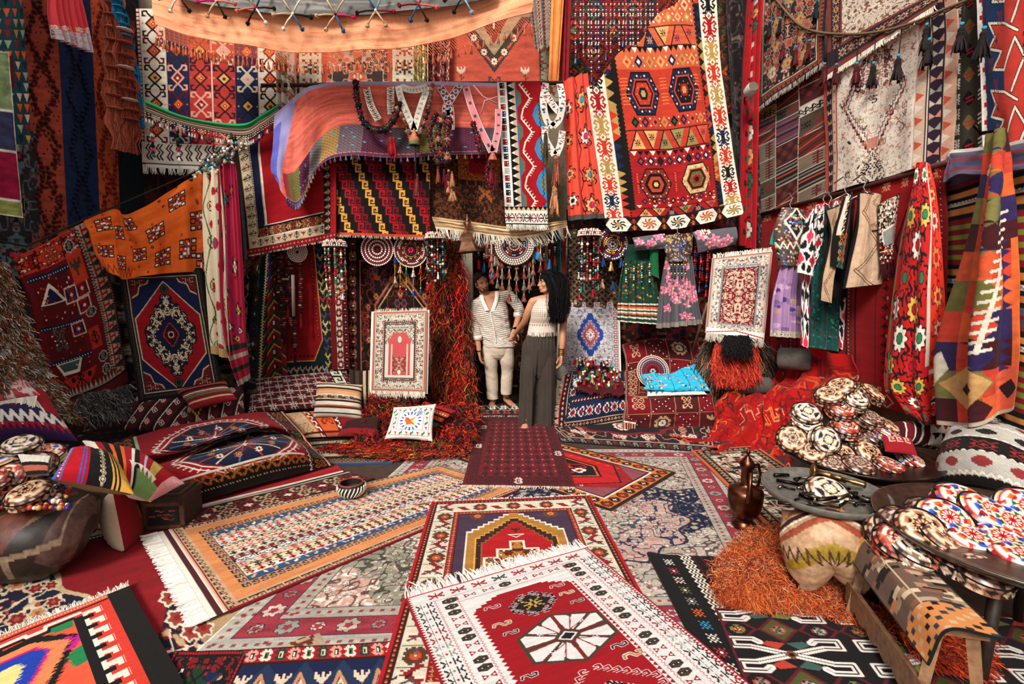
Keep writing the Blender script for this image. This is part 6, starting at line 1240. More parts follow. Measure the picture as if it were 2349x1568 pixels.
cloth('flowered_red_hanging','red hanging embroidered with black ringed flowers, draped from the rail left of the banded kilim','hanging',[[(2108,376,2.96),(2116,372,2.94),(2128,380,2.98)],[(2078,500,2.92),(2112,500,2.84),(2150,495,2.95)],[(2044,700,2.86),(2102,705,2.84),(2170,700,2.92)],[(2024,870,2.84),(2095,880,2.84),(2168,850,2.92)],[(2044,905,2.84),(2118,972,2.84),(2140,955,2.92)]],('X',2.9),c,(2.5,.018,.5,.4),rip=.01,mat='smooth')
b = MB(); b.tube([PX(x,y,3.0) for x,y in ((1742,492),(1985,428),(2175,371))],.02,'#4a1a14',8); tag(b.build('garment_rail','wood'),'dark red rail along the right wall that the garments hang from','rail')

# ------------------------------------------------------------------ garments
def hanger(o,px,py,Y):
    b = MB(); p = PY(px,py,Y); b.tube([p + (0,.16,.12),p + (.03,.1,.16),p + (.035,.05,.1),p + (0,.03,.04),p,p + (-.12,0,-.06)],.006,'#b8b4ac',6); b.tube([p,p + (.12,0,-.06)],.006,'#b8b4ac',6); b.build('hanger','metal',o)
def beads(c,x0,y0,x1,y1,n,cs,r=1.6):
    for i in range(n): c.disc(rs.uniform(x0,x1),rs.uniform(y0,y1),r,r,rs.choice(cs))
rnd = lambda a: (lambda U,V: a * np.sqrt(np.clip(1 - (2 * U - 1) ** 2,0,1)))
e = empty('lilac_dress',PY(1815,775,4.62),'lilac flowered dress with a beaded diamond bodice hanging on the right wall','dress','dresses')
c = Cv(80,130,'#a47fa8'); 
for i in range(60): c.disc(rs.uniform(0,80),rs.uniform(0,118),rs.uniform(2,6),rs.uniform(2,5),rs.choice(['#8a6a94','#c4a0bc','#4a3a78','#c8a8b8','#7a5a90','#b8907a']))
c.rect(0,118,80,130,'#b8ab9a'); c.rep('hex',0,118,80,130,(('#8a7a6a','w','k'),),1.3); cloth('skirt',None,None,[[(1792,600),(1846,605)],[(1770,690),(1866,695)],[(1763,770),(1871,776)]],('Y',4.62),c,(6,.028,.6,.5),parent=e,mat='smooth',disp=rnd(.05))
c = Cv(70,110,'#5a4234'); beads(c,0,0,70,110,500,['#c9a88a','#2a1a16','#8a5a44','#e0d0c0','#1a6a5a','#1f4aa0','#a01828'],1.7); P_ = [(35,0),(58,34),(35,70),(12,34)]; c.poly(P_,'#2a2030'); beads(c,22,16,48,54,60,['r','#1f5ac0','#1a9a7a','#e0d0c0','#b8a04a'],2.6); c.line(P_,3.6,'w',True); c.zig(0,74,70,84,6,'w',2)
cloth('beaded_bodice','bodice covered in coloured beads',None,[[(1795,476),(1842,482)],[(1776,530),(1862,530)],[(1786,608),(1850,612)]],('Y',4.58),c,parent=e,mat='bead',disp=rnd(.06),rip=.004)
for s,q,rows in ((0,'#1f9a78',[[(1782,500),(1800,496)],[(1764,560),(1782,566)]]),(1,'#1aa884',[[(1842,492),(1862,500)],[(1846,570),(1866,560)]])):
    c = Cv(20,30,q); c.rect(0,0,20,12,'#3a6ac0') if s else None; beads(c,0,0,20,12,20 * s,['w','#1f4aa0','r']); cloth('sleeve',None,None,rows,('Y',4.66),c,(1.5,.02),parent=e,mat='smooth',disp=rnd(.04))
hanger(e,1815,478,4.62)
e = empty('ikat_coat',PY(1890,800,4.4),'long coat with red, white and black ikat front and green lining on the right wall','coat')
def ikat(w,h):
    c = Cv(w,h,'#efe8e0')
    for i in range(int(h / 26) + 1):
        for j in range(int(w / 22) + 1):
            x,y = j * 22 + (i % 2) * 11,i * 26; c.disc(x,y,11,14,'k',5,.3,i); c.disc(x,y,8,10,'#efe8e0',4,.25,j); c.disc(x,y,5,7,'#d8324e' if (i + j) % 3 else '#a81a2e',4,.2)
    return c
c = Cv(70,170,'#11453e'); beads(c,0,0,70,170,500,['#0f2a2a','#1f6a54','#2a4a6a','#5a2a4a','#0a1a1c','#2a8a6a'],1.3)
cloth('lining','shiny dark green lining',None,[[(1868,478),(1930,470)],[(1864,640),(1945,640)],[(1858,796),(1948,808)]],('Y',4.42),c,(3,.02,.5,.7),parent=e,mat='silk',disp=rnd(.04))
cloth('front_panel',None,None,[[(1868,470),(1888,466)],[(1852,560),(1884,560)],[(1840,640),(1858,650)],[(1836,790),(1852,798)]],('Y',4.36),ikat(30,160),(1,.01),parent=e,mat='silk'); cloth('front_panel',None,None,[[(1908,462),(1926,460)],[(1926,600),(1952,600)],[(1924,798),(1952,812)]],('Y',4.36),ikat(24,160),(1,.01),parent=e,mat='silk')
cloth('sleeve',None,None,[[(1852,486),(1874,470)],[(1836,560),(1868,566)],[(1828,625),(1862,634)]],('Y',4.3),ikat(30,70),(1,.01),parent=e,mat='silk',disp=rnd(.05)); hanger(e,1892,466,4.42)
def vest(label,Y,rows1,rows2,q,zz,grp='vests hanging on the right wall',lin_c='#15110f'):
    e = empty('wool_vest',PY(*rows1[-1][0][:2],Y),label,'vest',grp); n = 0
    for rows in (rows1,rows2):
        if not rows: continue
        c = Cv(70,120,q); [c.rect(x,0,x + 1,120,np.clip(col(q) * rs.uniform(.9,1.06),0,1)) for x in range(70)]
        for k in range(4): c.line([(10 if k % 2 else 56,-10 + k * 34),(56 if k % 2 else 12,24 + k * 34)],5,zz); c.line([(10 if k % 2 else 56,-10 + k * 34),(56 if k % 2 else 12,24 + k * 34)],2,q)
        c.frame(0,2,lin_c); c.wear(.12,4,8); cloth('front_panel',None,None,rows,('Y',Y - .03),c,(1,.015,.5,.6),parent=e,disp=rnd(.05)); n += 1
    c = Cv(50,60,lin_c); cloth('lining','dark lining',None,[[(rows1[0][0][0] + 8,rows1[0][0][1] + 4),(rows1[0][1][0] + 6,rows1[0][1][1] + 10)],[(rows1[-1][0][0] + 4,rows1[-1][0][1] - 14),(rows1[-1][1][0],rows1[-1][1][1] - 6)]],('Y',Y + .05),c,parent=e,mat='smooth'); hanger(e,(rows1[0][0][0] + rows1[0][1][0]) / 2,rows1[0][0][1] - 2,Y); return e
vest('beige wool vest with brown zigzag trim, hanging right of the ikat coat',4.2,[[(1892,482),(1918,470)],[(1904,540),(1922,560)],[(1884,630),(1906,640)],[(1878,690),(1900,698)]],None,'#c8a484','#5a3a2a')
c = Cv(50,120,'#17130f'); c.rep('K',4,0,26,60,(('w',),('#c8b090',)),2,5); c.rep('hook',6,60,44,118,(('#c87a3a','k','w'),('#4a7a6a','k','r')),2.2,4); c.rect(30,0,33,120,'#b8503a'); c.rect(4,0,14,60,'#e0d4c0')
e = empty('black_vest',PY(1920,680,4.12),'black vest embroidered in white and orange between the two beige vests','vest'); cloth('front_panel',None,None,[[(1936,452),(1952,440)],[(1912,540),(1946,540)],[(1906,610),(1934,620)]],('Y',4.1),c,parent=e,disp=rnd(.04)); cloth('back_panel',None,None,[[(1938,470),(1962,452)],[(1914,600),(1952,600)],[(1900,680),(1936,688)]],('Y',4.2),Cv(30,60,'#100e0e'),parent=e); hanger(e,1942,444,4.14)
vest('large beige wool vest with stepped brown zigzag, the widest garment on the right wall',3.98,[[(1966,442),(2006,448)],[(1962,520),(2012,520)],[(1944,600),(2024,600)],[(1932,662),(2022,652)]],[[(1990,442),(2018,450)],[(1986,500),(2014,490)],[(1988,530),(2010,528)]],'#d0ad8e','#6a4a3a')
c = Cv(80,130,'#1c1414'); beads(c,0,0,80,80,700,['#d8c8b4','#b89a84','#e8dccc','#6a4a3a','#2a1a16'],2.1); c.poly([(10,60),(46,52),(56,90),(18,96)],'#8a8a84'); c.line([(10,60),(46,52),(56,90),(18,96)],3,'w',True); beads(c,0,90,80,130,200,['r','w','k','o','#7a1420'],2.2); c.rep('dot',0,100,80,104,'w',2,18)
cloth('cowrie_panel','dark panel sewn with cowrie shells and beads hanging beside the large vest','panel',[[(2016,470),(2082,430)],[(2018,540),(2068,520)],[(2022,606),(2058,596)]],('Y',3.85),c,(1,.02),mat='bead',fr=[('b',.12,60,'#4a0c14',.01)])
e = empty('grey_dress',PY(1560,755,5.3),'grey dress with pink flowers, beaded bodice and wide sleeves under the big kilim','dress','dresses')
def flo(w,h,bgc='#5a565c',n=26):
    c = Cv(w,h,bgc)
    for i in range(n):
        x,y = rs.uniform(4,w - 4),rs.uniform(4,h - 4); c.disc(x + 7,y + 4,5,3,'#c8c4b8'); c.disc(x,y,8,8,'#e08a9e',5,.35,i); c.disc(x,y,5,5,'#c85a7a',5,.3,i); c.disc(x,y,2,2,'#f0c8c8')
    return c
c = flo(110,140); c.rect(0,128,110,140,'#8a8076'); cloth('skirt',None,None,[[(1526,588),(1586,588)],[(1512,680),(1596,678)],[(1505,752),(1608,742)]],('Y',5.3),c,(5,.035,.7,.5),parent=e,mat='smooth',disp=rnd(.05))
c = Cv(70,70,'#4a3830'); beads(c,0,0,70,70,260,['#b89a74','#d8b890','#2a1c18','#8a6a4a','#3a5a9a','#c9a878'],1.9); c.line([(20,34),(50,34)],3,'#2f4a8a'); c.line([(35,20),(35,70)],3,'#2f4a8a'); c.disc(12,14,6,6,'#c9a060'); c.disc(58,14,6,6,'#c9a060'); cloth('beaded_bodice','bodice covered in tan and blue beads',None,[[(1520,540),(1590,534)],[(1524,570),(1588,568)],[(1532,600),(1580,600)]],('Y',5.26),c,parent=e,mat='bead',disp=rnd(.05))
cloth('sleeve',None,None,[[(1450,545),(1524,535)],[(1455,575),(1524,570)]],('Y',5.28),flo(70,34,n=5),(1,.015),parent=e,mat='smooth',disp=lambda U,V: .04 * np.sin(V * PI)); cloth('sleeve',None,None,[[(1588,532),(1688,520)],[(1600,580),(1686,560)]],('Y',5.34),flo(80,34,n=5),(1,.015),parent=e,mat='smooth',disp=lambda U,V: .04 * np.sin(V * PI))
for i in range(5): b = MB(); x = 1540 + i * 8; [b.ball(PY(x,602 + k * 5,5.22),.01,['k','#d8c050','#2f4a8a','k'][k % 4],6) for k in range(8)]; b.build('bead_fringe','bead',e)
hanger(e,1555,534,5.3)
e = empty('green_dress',PY(1460,745,5.42),'dark green flounced dress with red dots and striped hem under the big kilim','dress','dresses')
c = Cv(110,140,'#14402c'); beads(c,0,0,110,100,110,['#a81a2e','#c83a3a','#3a7a4a','#d8b050'],2); c.rect(0,56,110,57,'#0a2418')
for k,q in enumerate(['w','#1a1a16','o','w','#14402c','w','#c8603a','#14402c','w','#14402c','#14402c','w']): c.rect(0,102 + k * 3.2,110,105.2 + k * 3.2,q)
cloth('skirt',None,None,[[(1428,598),(1496,598)],[(1418,660),(1506,658)],[(1414,736),(1518,744)]],('Y',5.42),c,(6,.04,.4,.6),parent=e,mat='smooth',disp=rnd(.05)); cloth('bodice',None,None,[[(1440,560),(1500,560)],[(1430,602),(1498,602)]],('Y',5.44),Cv(30,20,'#12382a'),parent=e,disp=rnd(.05)); cloth('sleeve',None,None,[[(1490,570),(1510,575)],[(1492,630),(1512,640)]],('Y',5.36),Cv(16,30,'#1a6a3a'),parent=e,disp=rnd(.04))
for i in range(4): b = MB(); x = 1436 + i * 18; [b.ball(PY(x,606 + k * 5,5.32),.011,['#d8c050','k','#2fa0c0','w'][(k + i) % 4],6) for k in range(9)]; b.build('bead_fringe','bead',e)
# ------------------------------------------------------------------ left seating
c = Cv(170,90,'#5a1c20')
for i in range(12):
    for j in range(6):
        x,y = 8 + i * 15,8 + j * 15; c.line([(x - 7,y),(x + 7,y)],1,'#d8c0b4'); c.line([(x,y - 7),(x,y + 7)],1,'#b8988a'); 
        if (i + j) % 2: c.st('star',x,y,1.2,('w','k','w'))
c.rect(140,0,162,60,'#2a1216'); c.rep('key',140,0,162,60,('w',),2.2,3); c.wear(.15)
cushion('woven_seat_cover','burgundy woven seat cover with white star grid sloping from the wall behind the striped pillow','seat cover',[[(566,872,5.8),(795,850,5.8)],[(568,948,5.2),(842,930,5.25)]],('Y',5.5),c,.07,pw=.25,back='#4a1c1c')
c = Cv(120,90,'#4a161a')
for i in range(-2,6): x = i * 26; c.poly([(x,90),(x + 6,90),(x + 46,0),(x + 40,0)],'#2a1012'); c.line([(x + 8,90),(x + 48,0)],1,'w'); [c.st('dia',x + 22 + k * 9,74 - k * 21,1.3,('w','#b8402e' if (i + k) % 2 else '#4a161a','w')) for k in range(4)]
c.wear(.12); cushion('diamond_bolster','brown bolster cushion with white diamonds leaning at the foot of the navy medallion carpet','cushion',[[(324,884,4.95),(455,900,4.95)],[(276,985,4.6),(432,1002,4.6)]],('Y',4.8),c,.1,back='#2a1012')
c2 = Cv(120,60,'#451418'); c2.a[:] = c.a[:60]; c2.st('dia',30,30,4,('#c8a040','#451418','#3a0c10'))
cushion('diamond_bolster','long brown bolster with white diamonds lying under the small striped pillow','cushion',[[(425,905,4.9),(560,885,5.0)],[(430,990,4.6),(566,970,4.7)]],('Y',4.8),c2,.12,back='#2a1012')
c = Cv(90,50,'#1a1414'); c.stripes([(7,'#6a1420'),(2,'o'),(6,'#15110f'),(3,'#8a1a24'),(2,'w'),(4,'#6a1420','dot','w',1),(3,'#4a7a3a'),(6,'#7a1420'),(2,'e'),(8,'#8a1a20')]); cushion('striped_pillow','small dark pillow striped in red, white and green on top of the brown bolster','pillow',[[(402,896,4.75),(518,872,4.8)],[(440,940,4.55),(545,915,4.6)]],('Y',4.7),c,.06,back='#5a1a20')
c = Cv(100,84,'#e0d4c0'); c.stripes([(7,'e'),(3,'k'),(6,'#d8cbb8'),(4,'k'),(5,'#c98a5a'),(8,'#e0a070'),(5,'#d8c8b0'),(4,'#3a2a22'),(3,'e'),(4,'k'),(8,'#e0d4c0'),(3,'#b8553a'),(4,'#3a2a22'),(9,'#e0d4c0'),(3,'#3a2a22'),(7,'#d8cbb8')]); c.rep('leaf',10,34,90,44,('#5a4a44','#9a8a80'),2,7,1); c.wear(.08,5,9)
cushion('striped_pillow','cream pillow with black and orange stripes leaning near the rose rug stand','pillow',[[(726,874,4.95),(832,882,4.95)],[(718,956,4.75),(832,962,4.75)]],('Y',4.85),c,.09,back='#d8ccb8')
c = Cv(140,60,'#d8602c'); c.rect(0,0,34,60,'#d0b088'); c.rect(38,0,48,60,'#7a1420'); c.rep('wave',34,0,50,60,('w',),2.5,5); c.rep('hook',4,0,30,60,('#c8884a','#a86a3a'),2,2); c.st('rams',66,26,3.2,('#8a1a1c','o')); c.rect(80,0,92,60,'#5a1418'); c.rep('wave',80,0,92,60,('w',),2.2,5); c.rect(92,0,140,60,'#8a0f18'); c.rect(0,54,140,57,'#5a1418'); c.wear(.12)
cushion('kilim_cushion','flat cushion in cream, orange and crimson kilim under the cream striped pillow','cushion',[[(642,950,5.0),(838,936,4.95)],[(700,1004,4.6),(846,1000,4.6)]],('Y',4.8),c,.08,back='#6a1a1c')
cushion('brown_cushion','dark brown cushion with red underside squeezed beside the shaggy throw','cushion',[[(796,965,4.7),(872,955,4.7)],[(772,1000,4.5),(870,1003,4.5)]],('Y',4.6),Cv(40,24,'#3a1a18').rect(0,17,40,24,'#8a1c22'),.06,back='#3a1614')
c = Cv(40,80,'#3a2a20'); c.stripes([(6,'#3a2a20'),(4,'#1a1412'),(5,'#4a3626'),(6,'#2a1e18'),(4,'e'),(3,'k'),(4,'e')],True); cushion('striped_pillow','brown vertically striped pillow standing between the cream pillow and the white board','pillow',[[(800,846,5.3),(852,848,5.3)],[(812,948,5.1),(852,950,5.1)]],('Y',5.2),c,.05,back='#3a2a20')
c = Cv(110,96,'#efe9e0'); c.frame(10,1.4,'r'); c.frame(24,1,'#d8404a'); arms(c,55,48,24,'#2a5aa0',16,3); c.disc(55,48,19,17,'#efe9e0'); 
for i in range(60): c.poly([(55,48),(55 + rs.uniform(-16,16),48 + rs.uniform(-14,14)),(55 + rs.uniform(-16,16),48 + rs.uniform(-14,14))],rs.choice(['r','o','Y','#d8404a','o'])) if i % 3 == 0 else None
for x,y,t in [(10 + 13 * i,17,i) for i in range(8)] + [(10 + 13 * i,80,i) for i in range(8)] + [(17,28 + 13 * i,i) for i in range(4)] + [(93,28 + 13 * i,i) for i in range(4)]: c.st('tul' if t % 2 else 'leaf',x,y,.9 if t % 2 else 1.6,(('#c8202a','#2a7a4a') if t % 2 else ('#2a7a4a','r')))
c.st('ro',74,26,1.2,('#2a5aa0','w','#2a5aa0'))
cushion('embroidered_pillow','white pillow embroidered with a red and yellow flower and tulip border on the shaggy throw','pillow',[[(903,934,4.6),(1000,926,4.6)],[(882,1006,4.4),(992,1012,4.4)]],('Y',4.5),c,.06,back='#e8e0d4')
c = Cv(80,60,'#d8481c'); c.stripes([(8,'#a81420'),(4,'k'),(8,'#d8481c','tri',('kw',),1),(4,'k'),(8,'#d8501f','hex',('ko',),1),(4,'k'),(8,'#2a7a6a'),(6,'#a81420')]); cushion('kilim_pillow','orange and black kilim pillow tucked behind the white embroidered pillow','pillow',[[(975,920,4.75),(1048,942,4.75)],[(962,972,4.65),(996,986,4.65)]],('Y',4.7),c,.06,back='#8a1420')

def shaggy(name,label,rows,pl,n,L,cs,w=.012,cat='throw',base='#3a1a14',down=.6,patch=12,lift=.3,flow=None,mat='shag',group=None,mb=None,curl=.2,seg=5,bn=14):
    """a long-haired throw: backing plus its pile"""
    P = surf(rows,pl,60,60); N = normals(P); o = mb
    if o is None: b = MB(); b.grid(P[::4,::4] - .01 * N[::4,::4],base); o = b.build(name,'wool'); tag(o,label,cat,group)
    i = RN.randint(0,59,n); j = RN.randint(0,59,n); A = P[i,j] + (P[np.minimum(i + 1,59),j] - P[i,j]) * RN.rand(n,1) + (P[i,np.minimum(j + 1,59)] - P[i,j]) * RN.rand(n,1)
    D = (np.gradient(P,axis=0)[i,j] if flow is None else np.broadcast_to(np.array(flow,float),A.shape)); D = D / (np.linalg.norm(D,axis=1)[:,None] + 1e-9)
    D = D * down + N[i,j] * lift + RN.normal(size=(n,3)) * .28; D /= np.linalg.norm(D,axis=1)[:,None]; l = L * RN.uniform(.5,1.2,(n,1,1)); s = np.linspace(0,1,seg)[None,:,None]
    G = A[:,None] + D[:,None] * l * s + np.array([0,0,-1]) * l * .35 * s ** 2; ph = RN.rand(n,3) * 6.3; s1 = np.linspace(0,1,seg); G += np.sin(ph[:,None] + s1[None,:,None] * (7 + 5 * RN.rand(n,1,1))) * L * curl * .3 * s1[None,:,None] ** .5
    G[...,2] = np.maximum(G[...,2],.02 + .03 * RN.rand(n,1))
    k = (vn(j / 60. * patch + 3,i / 60. * patch + 5,bn) * len(cs) * 1.25 + RN.normal(size=n) * .35).astype(int) % len(cs)
    C = np.array([col(q) for q in cs])[k] * RN.uniform(.6,1.25,(n,1)); b = MB(); b.strands(G,w * RN.uniform(.6,1.2,n),np.clip(C,0,1)); p = b.build('pile',mat,o); p['kind'] = 'stuff'; return o
YC = ['#d01c16','#e0401c','#8a1414','#a8902a','#2a1014','#c81c16','#4a4a1a','#e0602a','#201012','#5a2a3a','#d03018','#2a1014','#d82a1c','#7a1214']
shaggy('shaggy_throw','curly yarn throw in red, orange and olive lying on the seat under the white pillow',[[(850,905,5.2),(930,925,5.2),(1080,930,5.2)],[(836,960,4.75),(940,1000,4.7),(1092,960,4.8)],[(800,1030,4.4),(930,1050,4.2),(1085,1020,4.4)],[(760,1052,4.35),(900,1066,4.15),(1070,1052,4.2)]],('Y',5),8000,.16,YC,.013,bn=3,curl=.45,seg=9)
shaggy('yarn_cascade','tall cascade of curly red, orange and olive yarn hanging left of the doorway',[[(1000,530,5.8),(1030,530,5.8)],[(992,650,5.8),(1066,650,5.75)],[(1000,800,5.75),(1078,800,5.7)],[(1004,925,5.6),(1096,930,5.5)]],('Y',5.7),6500,.2,YC,.014,'hanging',down=.8,patch=8,bn=7,curl=.4,seg=10)
shaggy('shaggy_blanket','long haired brown, grey and rust wool blanket draped at the left edge of the photo',[[(-60,600,-3.95),(14,600,-3.95)],[(-60,740,-3.9),(62,740,-3.9)],[(-40,850,-3.75),(112,850,-3.7)],[(60,945,-3.5),(185,962,-3.5)]],('X',-3.8),7500,.06,['#6a5a34','#b8aca0','#b0582c','#4a4028','#d8ccc0','#9a4822','#7a6c40','#c8bcb0'],.009,'blanket','#3a2c20',bn=9)
shaggy('goat_fur','grey goat fur hanging below the red border of the leaning navy block carpet',[[(180,905,-3.95),(298,880,-3.95)],[(170,960,-3.85),(292,945,-3.85)]],('X',-3.9),1500,.1,['#6a6660','#3a3634','#8a8680'],.01,'fur','#3a3634')
# mattress with the medallion carpet
c = Cv(300,190,'#9a0f1a')
for cx,cy,rx,ry in ((130,48,74,34),(150,122,84,40)):
    for k,q in ((1.14,'w'),(1.1,'#9a0f1a'),(1.0,'w'),(.96,'#8a0f18'),(.9,'#141834')): c.poly([(cx + rx * k * x,cy + ry * k * y) for x,y in ((-1,0),(-.72,-.6),(-.3,-1),(.3,-1),(.72,-.6),(1,0),(.72,.6),(.3,1),(-.3,1),(-.72,.6))],q)
    for i in range(14): c.line([(cx,cy),(cx + rx * .8 * math.cos(i * .449),cy + ry * .8 * math.sin(i * .449))],1.5,('#b8452a','#4a7aa0','#d8c8b0')[i % 3])
    for i in range(10): a = i * .63; c.st('flw',cx + rx * .5 * math.cos(a),cy + ry * .52 * math.sin(a),1.1,(('w','r','k'),('#c8703a','k','w'))[i % 2])
    c.st('rams',cx,cy,3,('#8a1018','w'))
    for i in range(44): a = i * .1428; c.line([(cx + rx * 1.0 * math.cos(a),cy + ry * 1.0 * math.sin(a)),(cx + rx * 1.12 * math.cos(a),cy + ry * 1.16 * math.sin(a))],1.2,'w')
c.rect(0,164,300,190,'#1a120e'); c.rep('X',0,158,300,174,('#b86a2a',),2.2,18); c.rect(0,155,300,158,'w'); c.rep('dot',0,176,300,180,'e',1.5,60)
c.rect(240,0,300,160,'#9a0f1a'); c.rect(246,0,256,190,'#2a1a14'); c.rep('wave',246,0,256,190,('w',),1.8,18); c.rect(258,0,292,190,'#1f1512'); c.rep('hook',258,0,292,190,(('#b8642a','k','o'),('#8a1a1c','k','w'),('#6a6a3a','k','w')),2.4,7); c.rect(292,0,296,190,'e'); c.rect(0,0,30,155,'#241612'); c.rep('hook',0,0,30,155,(('#b8642a','k','o'),('#d8c8b0','k','r')),2.2,6); c.rect(30,0,34,155,'#a8c0a0'); c.wear(.12)
m = cloth('medallion_carpet','thick red carpet with two navy medallions laid over low mattresses on the left','carpet',[[(250,1018,.22),(420,975,.22),(560,950,.25),(650,940,.25)],[(262,1058,.32),(440,1015,.32),(600,975,.34),(690,990,.2)],[(280,1080,.2),(460,1032,.2),(620,990,.2),(715,1020,.12)],[(310,1112,.3),(480,1060,.3),(650,1020,.3),(745,1045,.1)],[(390,1172,.05),(520,1132,.05),(660,1092,.05),(762,1066,.03)]],('Z',.2),c,rip=.012,thick=.02,sub=5)
b = MB(); b.box(PZ(480,1030,.1) - (0,0,.0),(1.2,.6,.16),'#7a1a1c',np.array(Matrix.Rotation(.22,3,'Z'))); b.build('mattress','wool',m)
# pile at the left edge
c = Cv(110,70,'#2a2350'); c.poly([(20,14),(60,10),(84,30),(56,46),(16,40)],'#5a1a3a'); c.poly([(34,24),(52,20),(62,30),(48,36),(32,34)],'#7a8a2a'); c.zig(0,50,110,60,9,'w',4); c.poly([(84,0),(110,0),(110,50),(92,46)],'#a81a24'); c.line([(82,0),(90,50)],3,'w'); c.rect(0,62,110,70,'#3a1a4a'); c.zig(0,60,110,66,14,'r')
cushion('purple_kilim_cushion','purple and red kilim cushion with a white zigzag at the left edge of the photo','cushion',[[(-40,905,3.6),(100,885,3.7)],[(-40,1010,3.2),(180,1012,3.3)]],('Y',3.4),c,.16,back='#2a1f3a')
c = Cv(70,50,'#b8474e'); c.orn(0,0,70,50,('#e8c8c0','#a8b0a8','#d88a8a','r'),6,10,4,4,.07); cushion('fringed_cloth','faded red and white cloth with white fringe on top of the purple cushion','cloth',[[(-40,830,3.7),(40,850,3.75)],[(-40,930,3.3),(92,905,3.4)]],('Y',3.5),c,.05,pw=.3,back='w')
fringe(bpy.data.objects['fringed_cloth'],o_P['fringed_cloth'][-1] + (0,-.02,0),(0,-.3,-1),.1,160,'w',.01)
c = Cv(110,100,'#a80f20'); c.stripes([(5,'#2a6ac0'),(5,'#a80f20'),(2,'#2a6ac0'),(22,'#b0101e'),(2,'#2a5ac0'),(3,'#b0101e'),(2,'#2a5ac0'),(5,'#a80f20'),(16,'#100e12'),(9,'#100e12'),(12,'#100e12'),(4,'#d8a040'),(3,'k'),(3,'#d8a040'),(3,'k'),(20,'#d8a040')],True); c.rep('hex',60,0,68,100,(('#d8c8a0','k','#d8c8a0'),),1.3,10); c.rep('dot',5,0,9,100,'w',2,20); c.wear(.08)
cushion('striped_kilim_pillow','pillow in blue, crimson, black and mustard vertical bands leaning on the left tray','pillow',[[(160,1030,2.5),(262,1052,2.55)],[(117,1098,2.25),(308,1134,2.35)]],('Y',3),c,.09,back='#6a4a2a')
c = Cv(120,90,'#a5121e'); c.stripes([(10,'w'),(8,'#a5121e'),(8,'#100e12'),(5,'o'),(8,'#100e12'),(5,'o'),(9,'#a5121e'),(4,'w'),(5,'k'),(9,'#a5121e'),(4,'#c0b8d8'),(9,'#a5121e'),(12,'#c8a850'),(14,'#a5121e'),(10,'#e8a0a0')],True); c.rect(60,60,110,90,'#7a9a5a'); c.zig(50,50,100,66,5,'w'); c.rect(8,0,40,12,'k'); cushion('patchwork_pillow','red patchwork kilim pillow with black, white and olive blocks behind the mustard banded pillow','pillow',[[(188,1010,2.95),(318,1040,2.95),(424,1108,2.8)],[(235,1090,2.65),(300,1135,2.6),(345,1152,2.65)]],('Y',3.2),c,.09,back='#d8b0a8')
b = MB(); G = surf([[(258,1126,2.72),(282,1122,3.02)],[(286,1264,2.62),(318,1248,2.92)]],('Y',2.8),40,60); U,V = np.meshgrid(np.linspace(-1,1,40),np.linspace(-1,1,60)); N = normals(G); N *= np.sign(N[30,20,0]); h = .085 * np.clip((1 - U ** 2) * (1 - V ** 2),0,1) ** .42 * (1 + .015 * np.sin(V * 34) * (U < .2))
cc = np.empty((60,40,3)); cc[:] = col('#8a0c18'); cc[20:34,14:28] = col('#b8602a'); b.grid(G + N * h[...,None],cc); b.grid((G - N * (h * 1.35)[...,None])[:,::-1],'#d8c0a0'); b.tube(np.concatenate([G[0],G[:,-1],G[-1,::-1]]),.007,'#1a1414',6)
tag(b.build('red_cream_pillow','smooth'),'cream backed pillow with dark red front standing on edge next to the wooden chest','pillow')
# chest
e = empty('wooden_chest',PZ(368,1220,0),'small dark carved wooden chest standing beside the cream backed pillow','chest'); M = np.array(Matrix.Rotation(.12,3,'Z')); o = PZ(366,1222,0) + (.0,.14,0)
b = MB(); b.box(o + (0,0,.10),(.235,.22,.17),'#3a2018',M); [b.box(o + M @ np.array([x,-.112,z]),d,'#5a3424',M) for x,z,d in ((0,.175,(.24,.012,.022)),(0,.025,(.24,.012,.022)),(-.11,.1,(.022,.012,.17)),(.11,.1,(.022,.012,.17)))]; b.box(o + M @ np.array([0,-.112,.1]),(.17,.006,.11),'#120e0e',M); b.build('body','wood',e,False)
b = MB(); rsx = [b.box(o + M @ np.array([rs.uniform(-.07,.07),-.117,.1 + rs.uniform(-.035,.035)]),(rs.uniform(.01,.04),.004,.006),rs.choice(['#b8402a','#7a2a1c','#b8402a']),M) for _ in range(16)]; b.build('carved_panel','wood',e,False)
b = MB(); b.box(o + (0,0,.2),(.25,.235,.03),'#3a2018',M); b.box(o + (0,0,.222),(.2,.19,.02),'#4a2c20',M); b.box(o + (0,0,.234),(.15,.14,.006),'#141414',M); [b.ball(o + M @ np.array([rs.uniform(-.05,.05),rs.uniform(-.045,.045),.238]),(.01,.008,.004),'#6a8a6a',6) for _ in range(12)]; b.build('lid','wood',e,False)
# bowl on the striped rug
b = MB(); p = PZ(807,1136,.03); b.lathe([(.001,.008),(.06,.004),(.085,.03),(.098,.06),(.092,.088),(.08,.098),(.078,.094),(.088,.06),(.075,.02),(.001,.014)],p,'#1a1614',40); o = tag(b.build('woven_bowl','wood'),'small black and white ribbed bowl standing on the striped rug','bowl')
b = MB(); [b.tube([p + (r * math.cos(a + z * 5),r * math.sin(a + z * 5),z) for r,z in ((.064,.008),(.088,.03),(.101,.06),(.095,.086))],.0055,'#d8d0c0',5) for a in np.arange(22) * PI / 11]; b.build('ribs','smooth',o); b = MB(); b.tube([p + (.081 * math.cos(a),.081 * math.sin(a),.098) for a in np.linspace(0,2 * PI,30)],.007,'#8a3a2a',6); b.build('rim','wood',o)

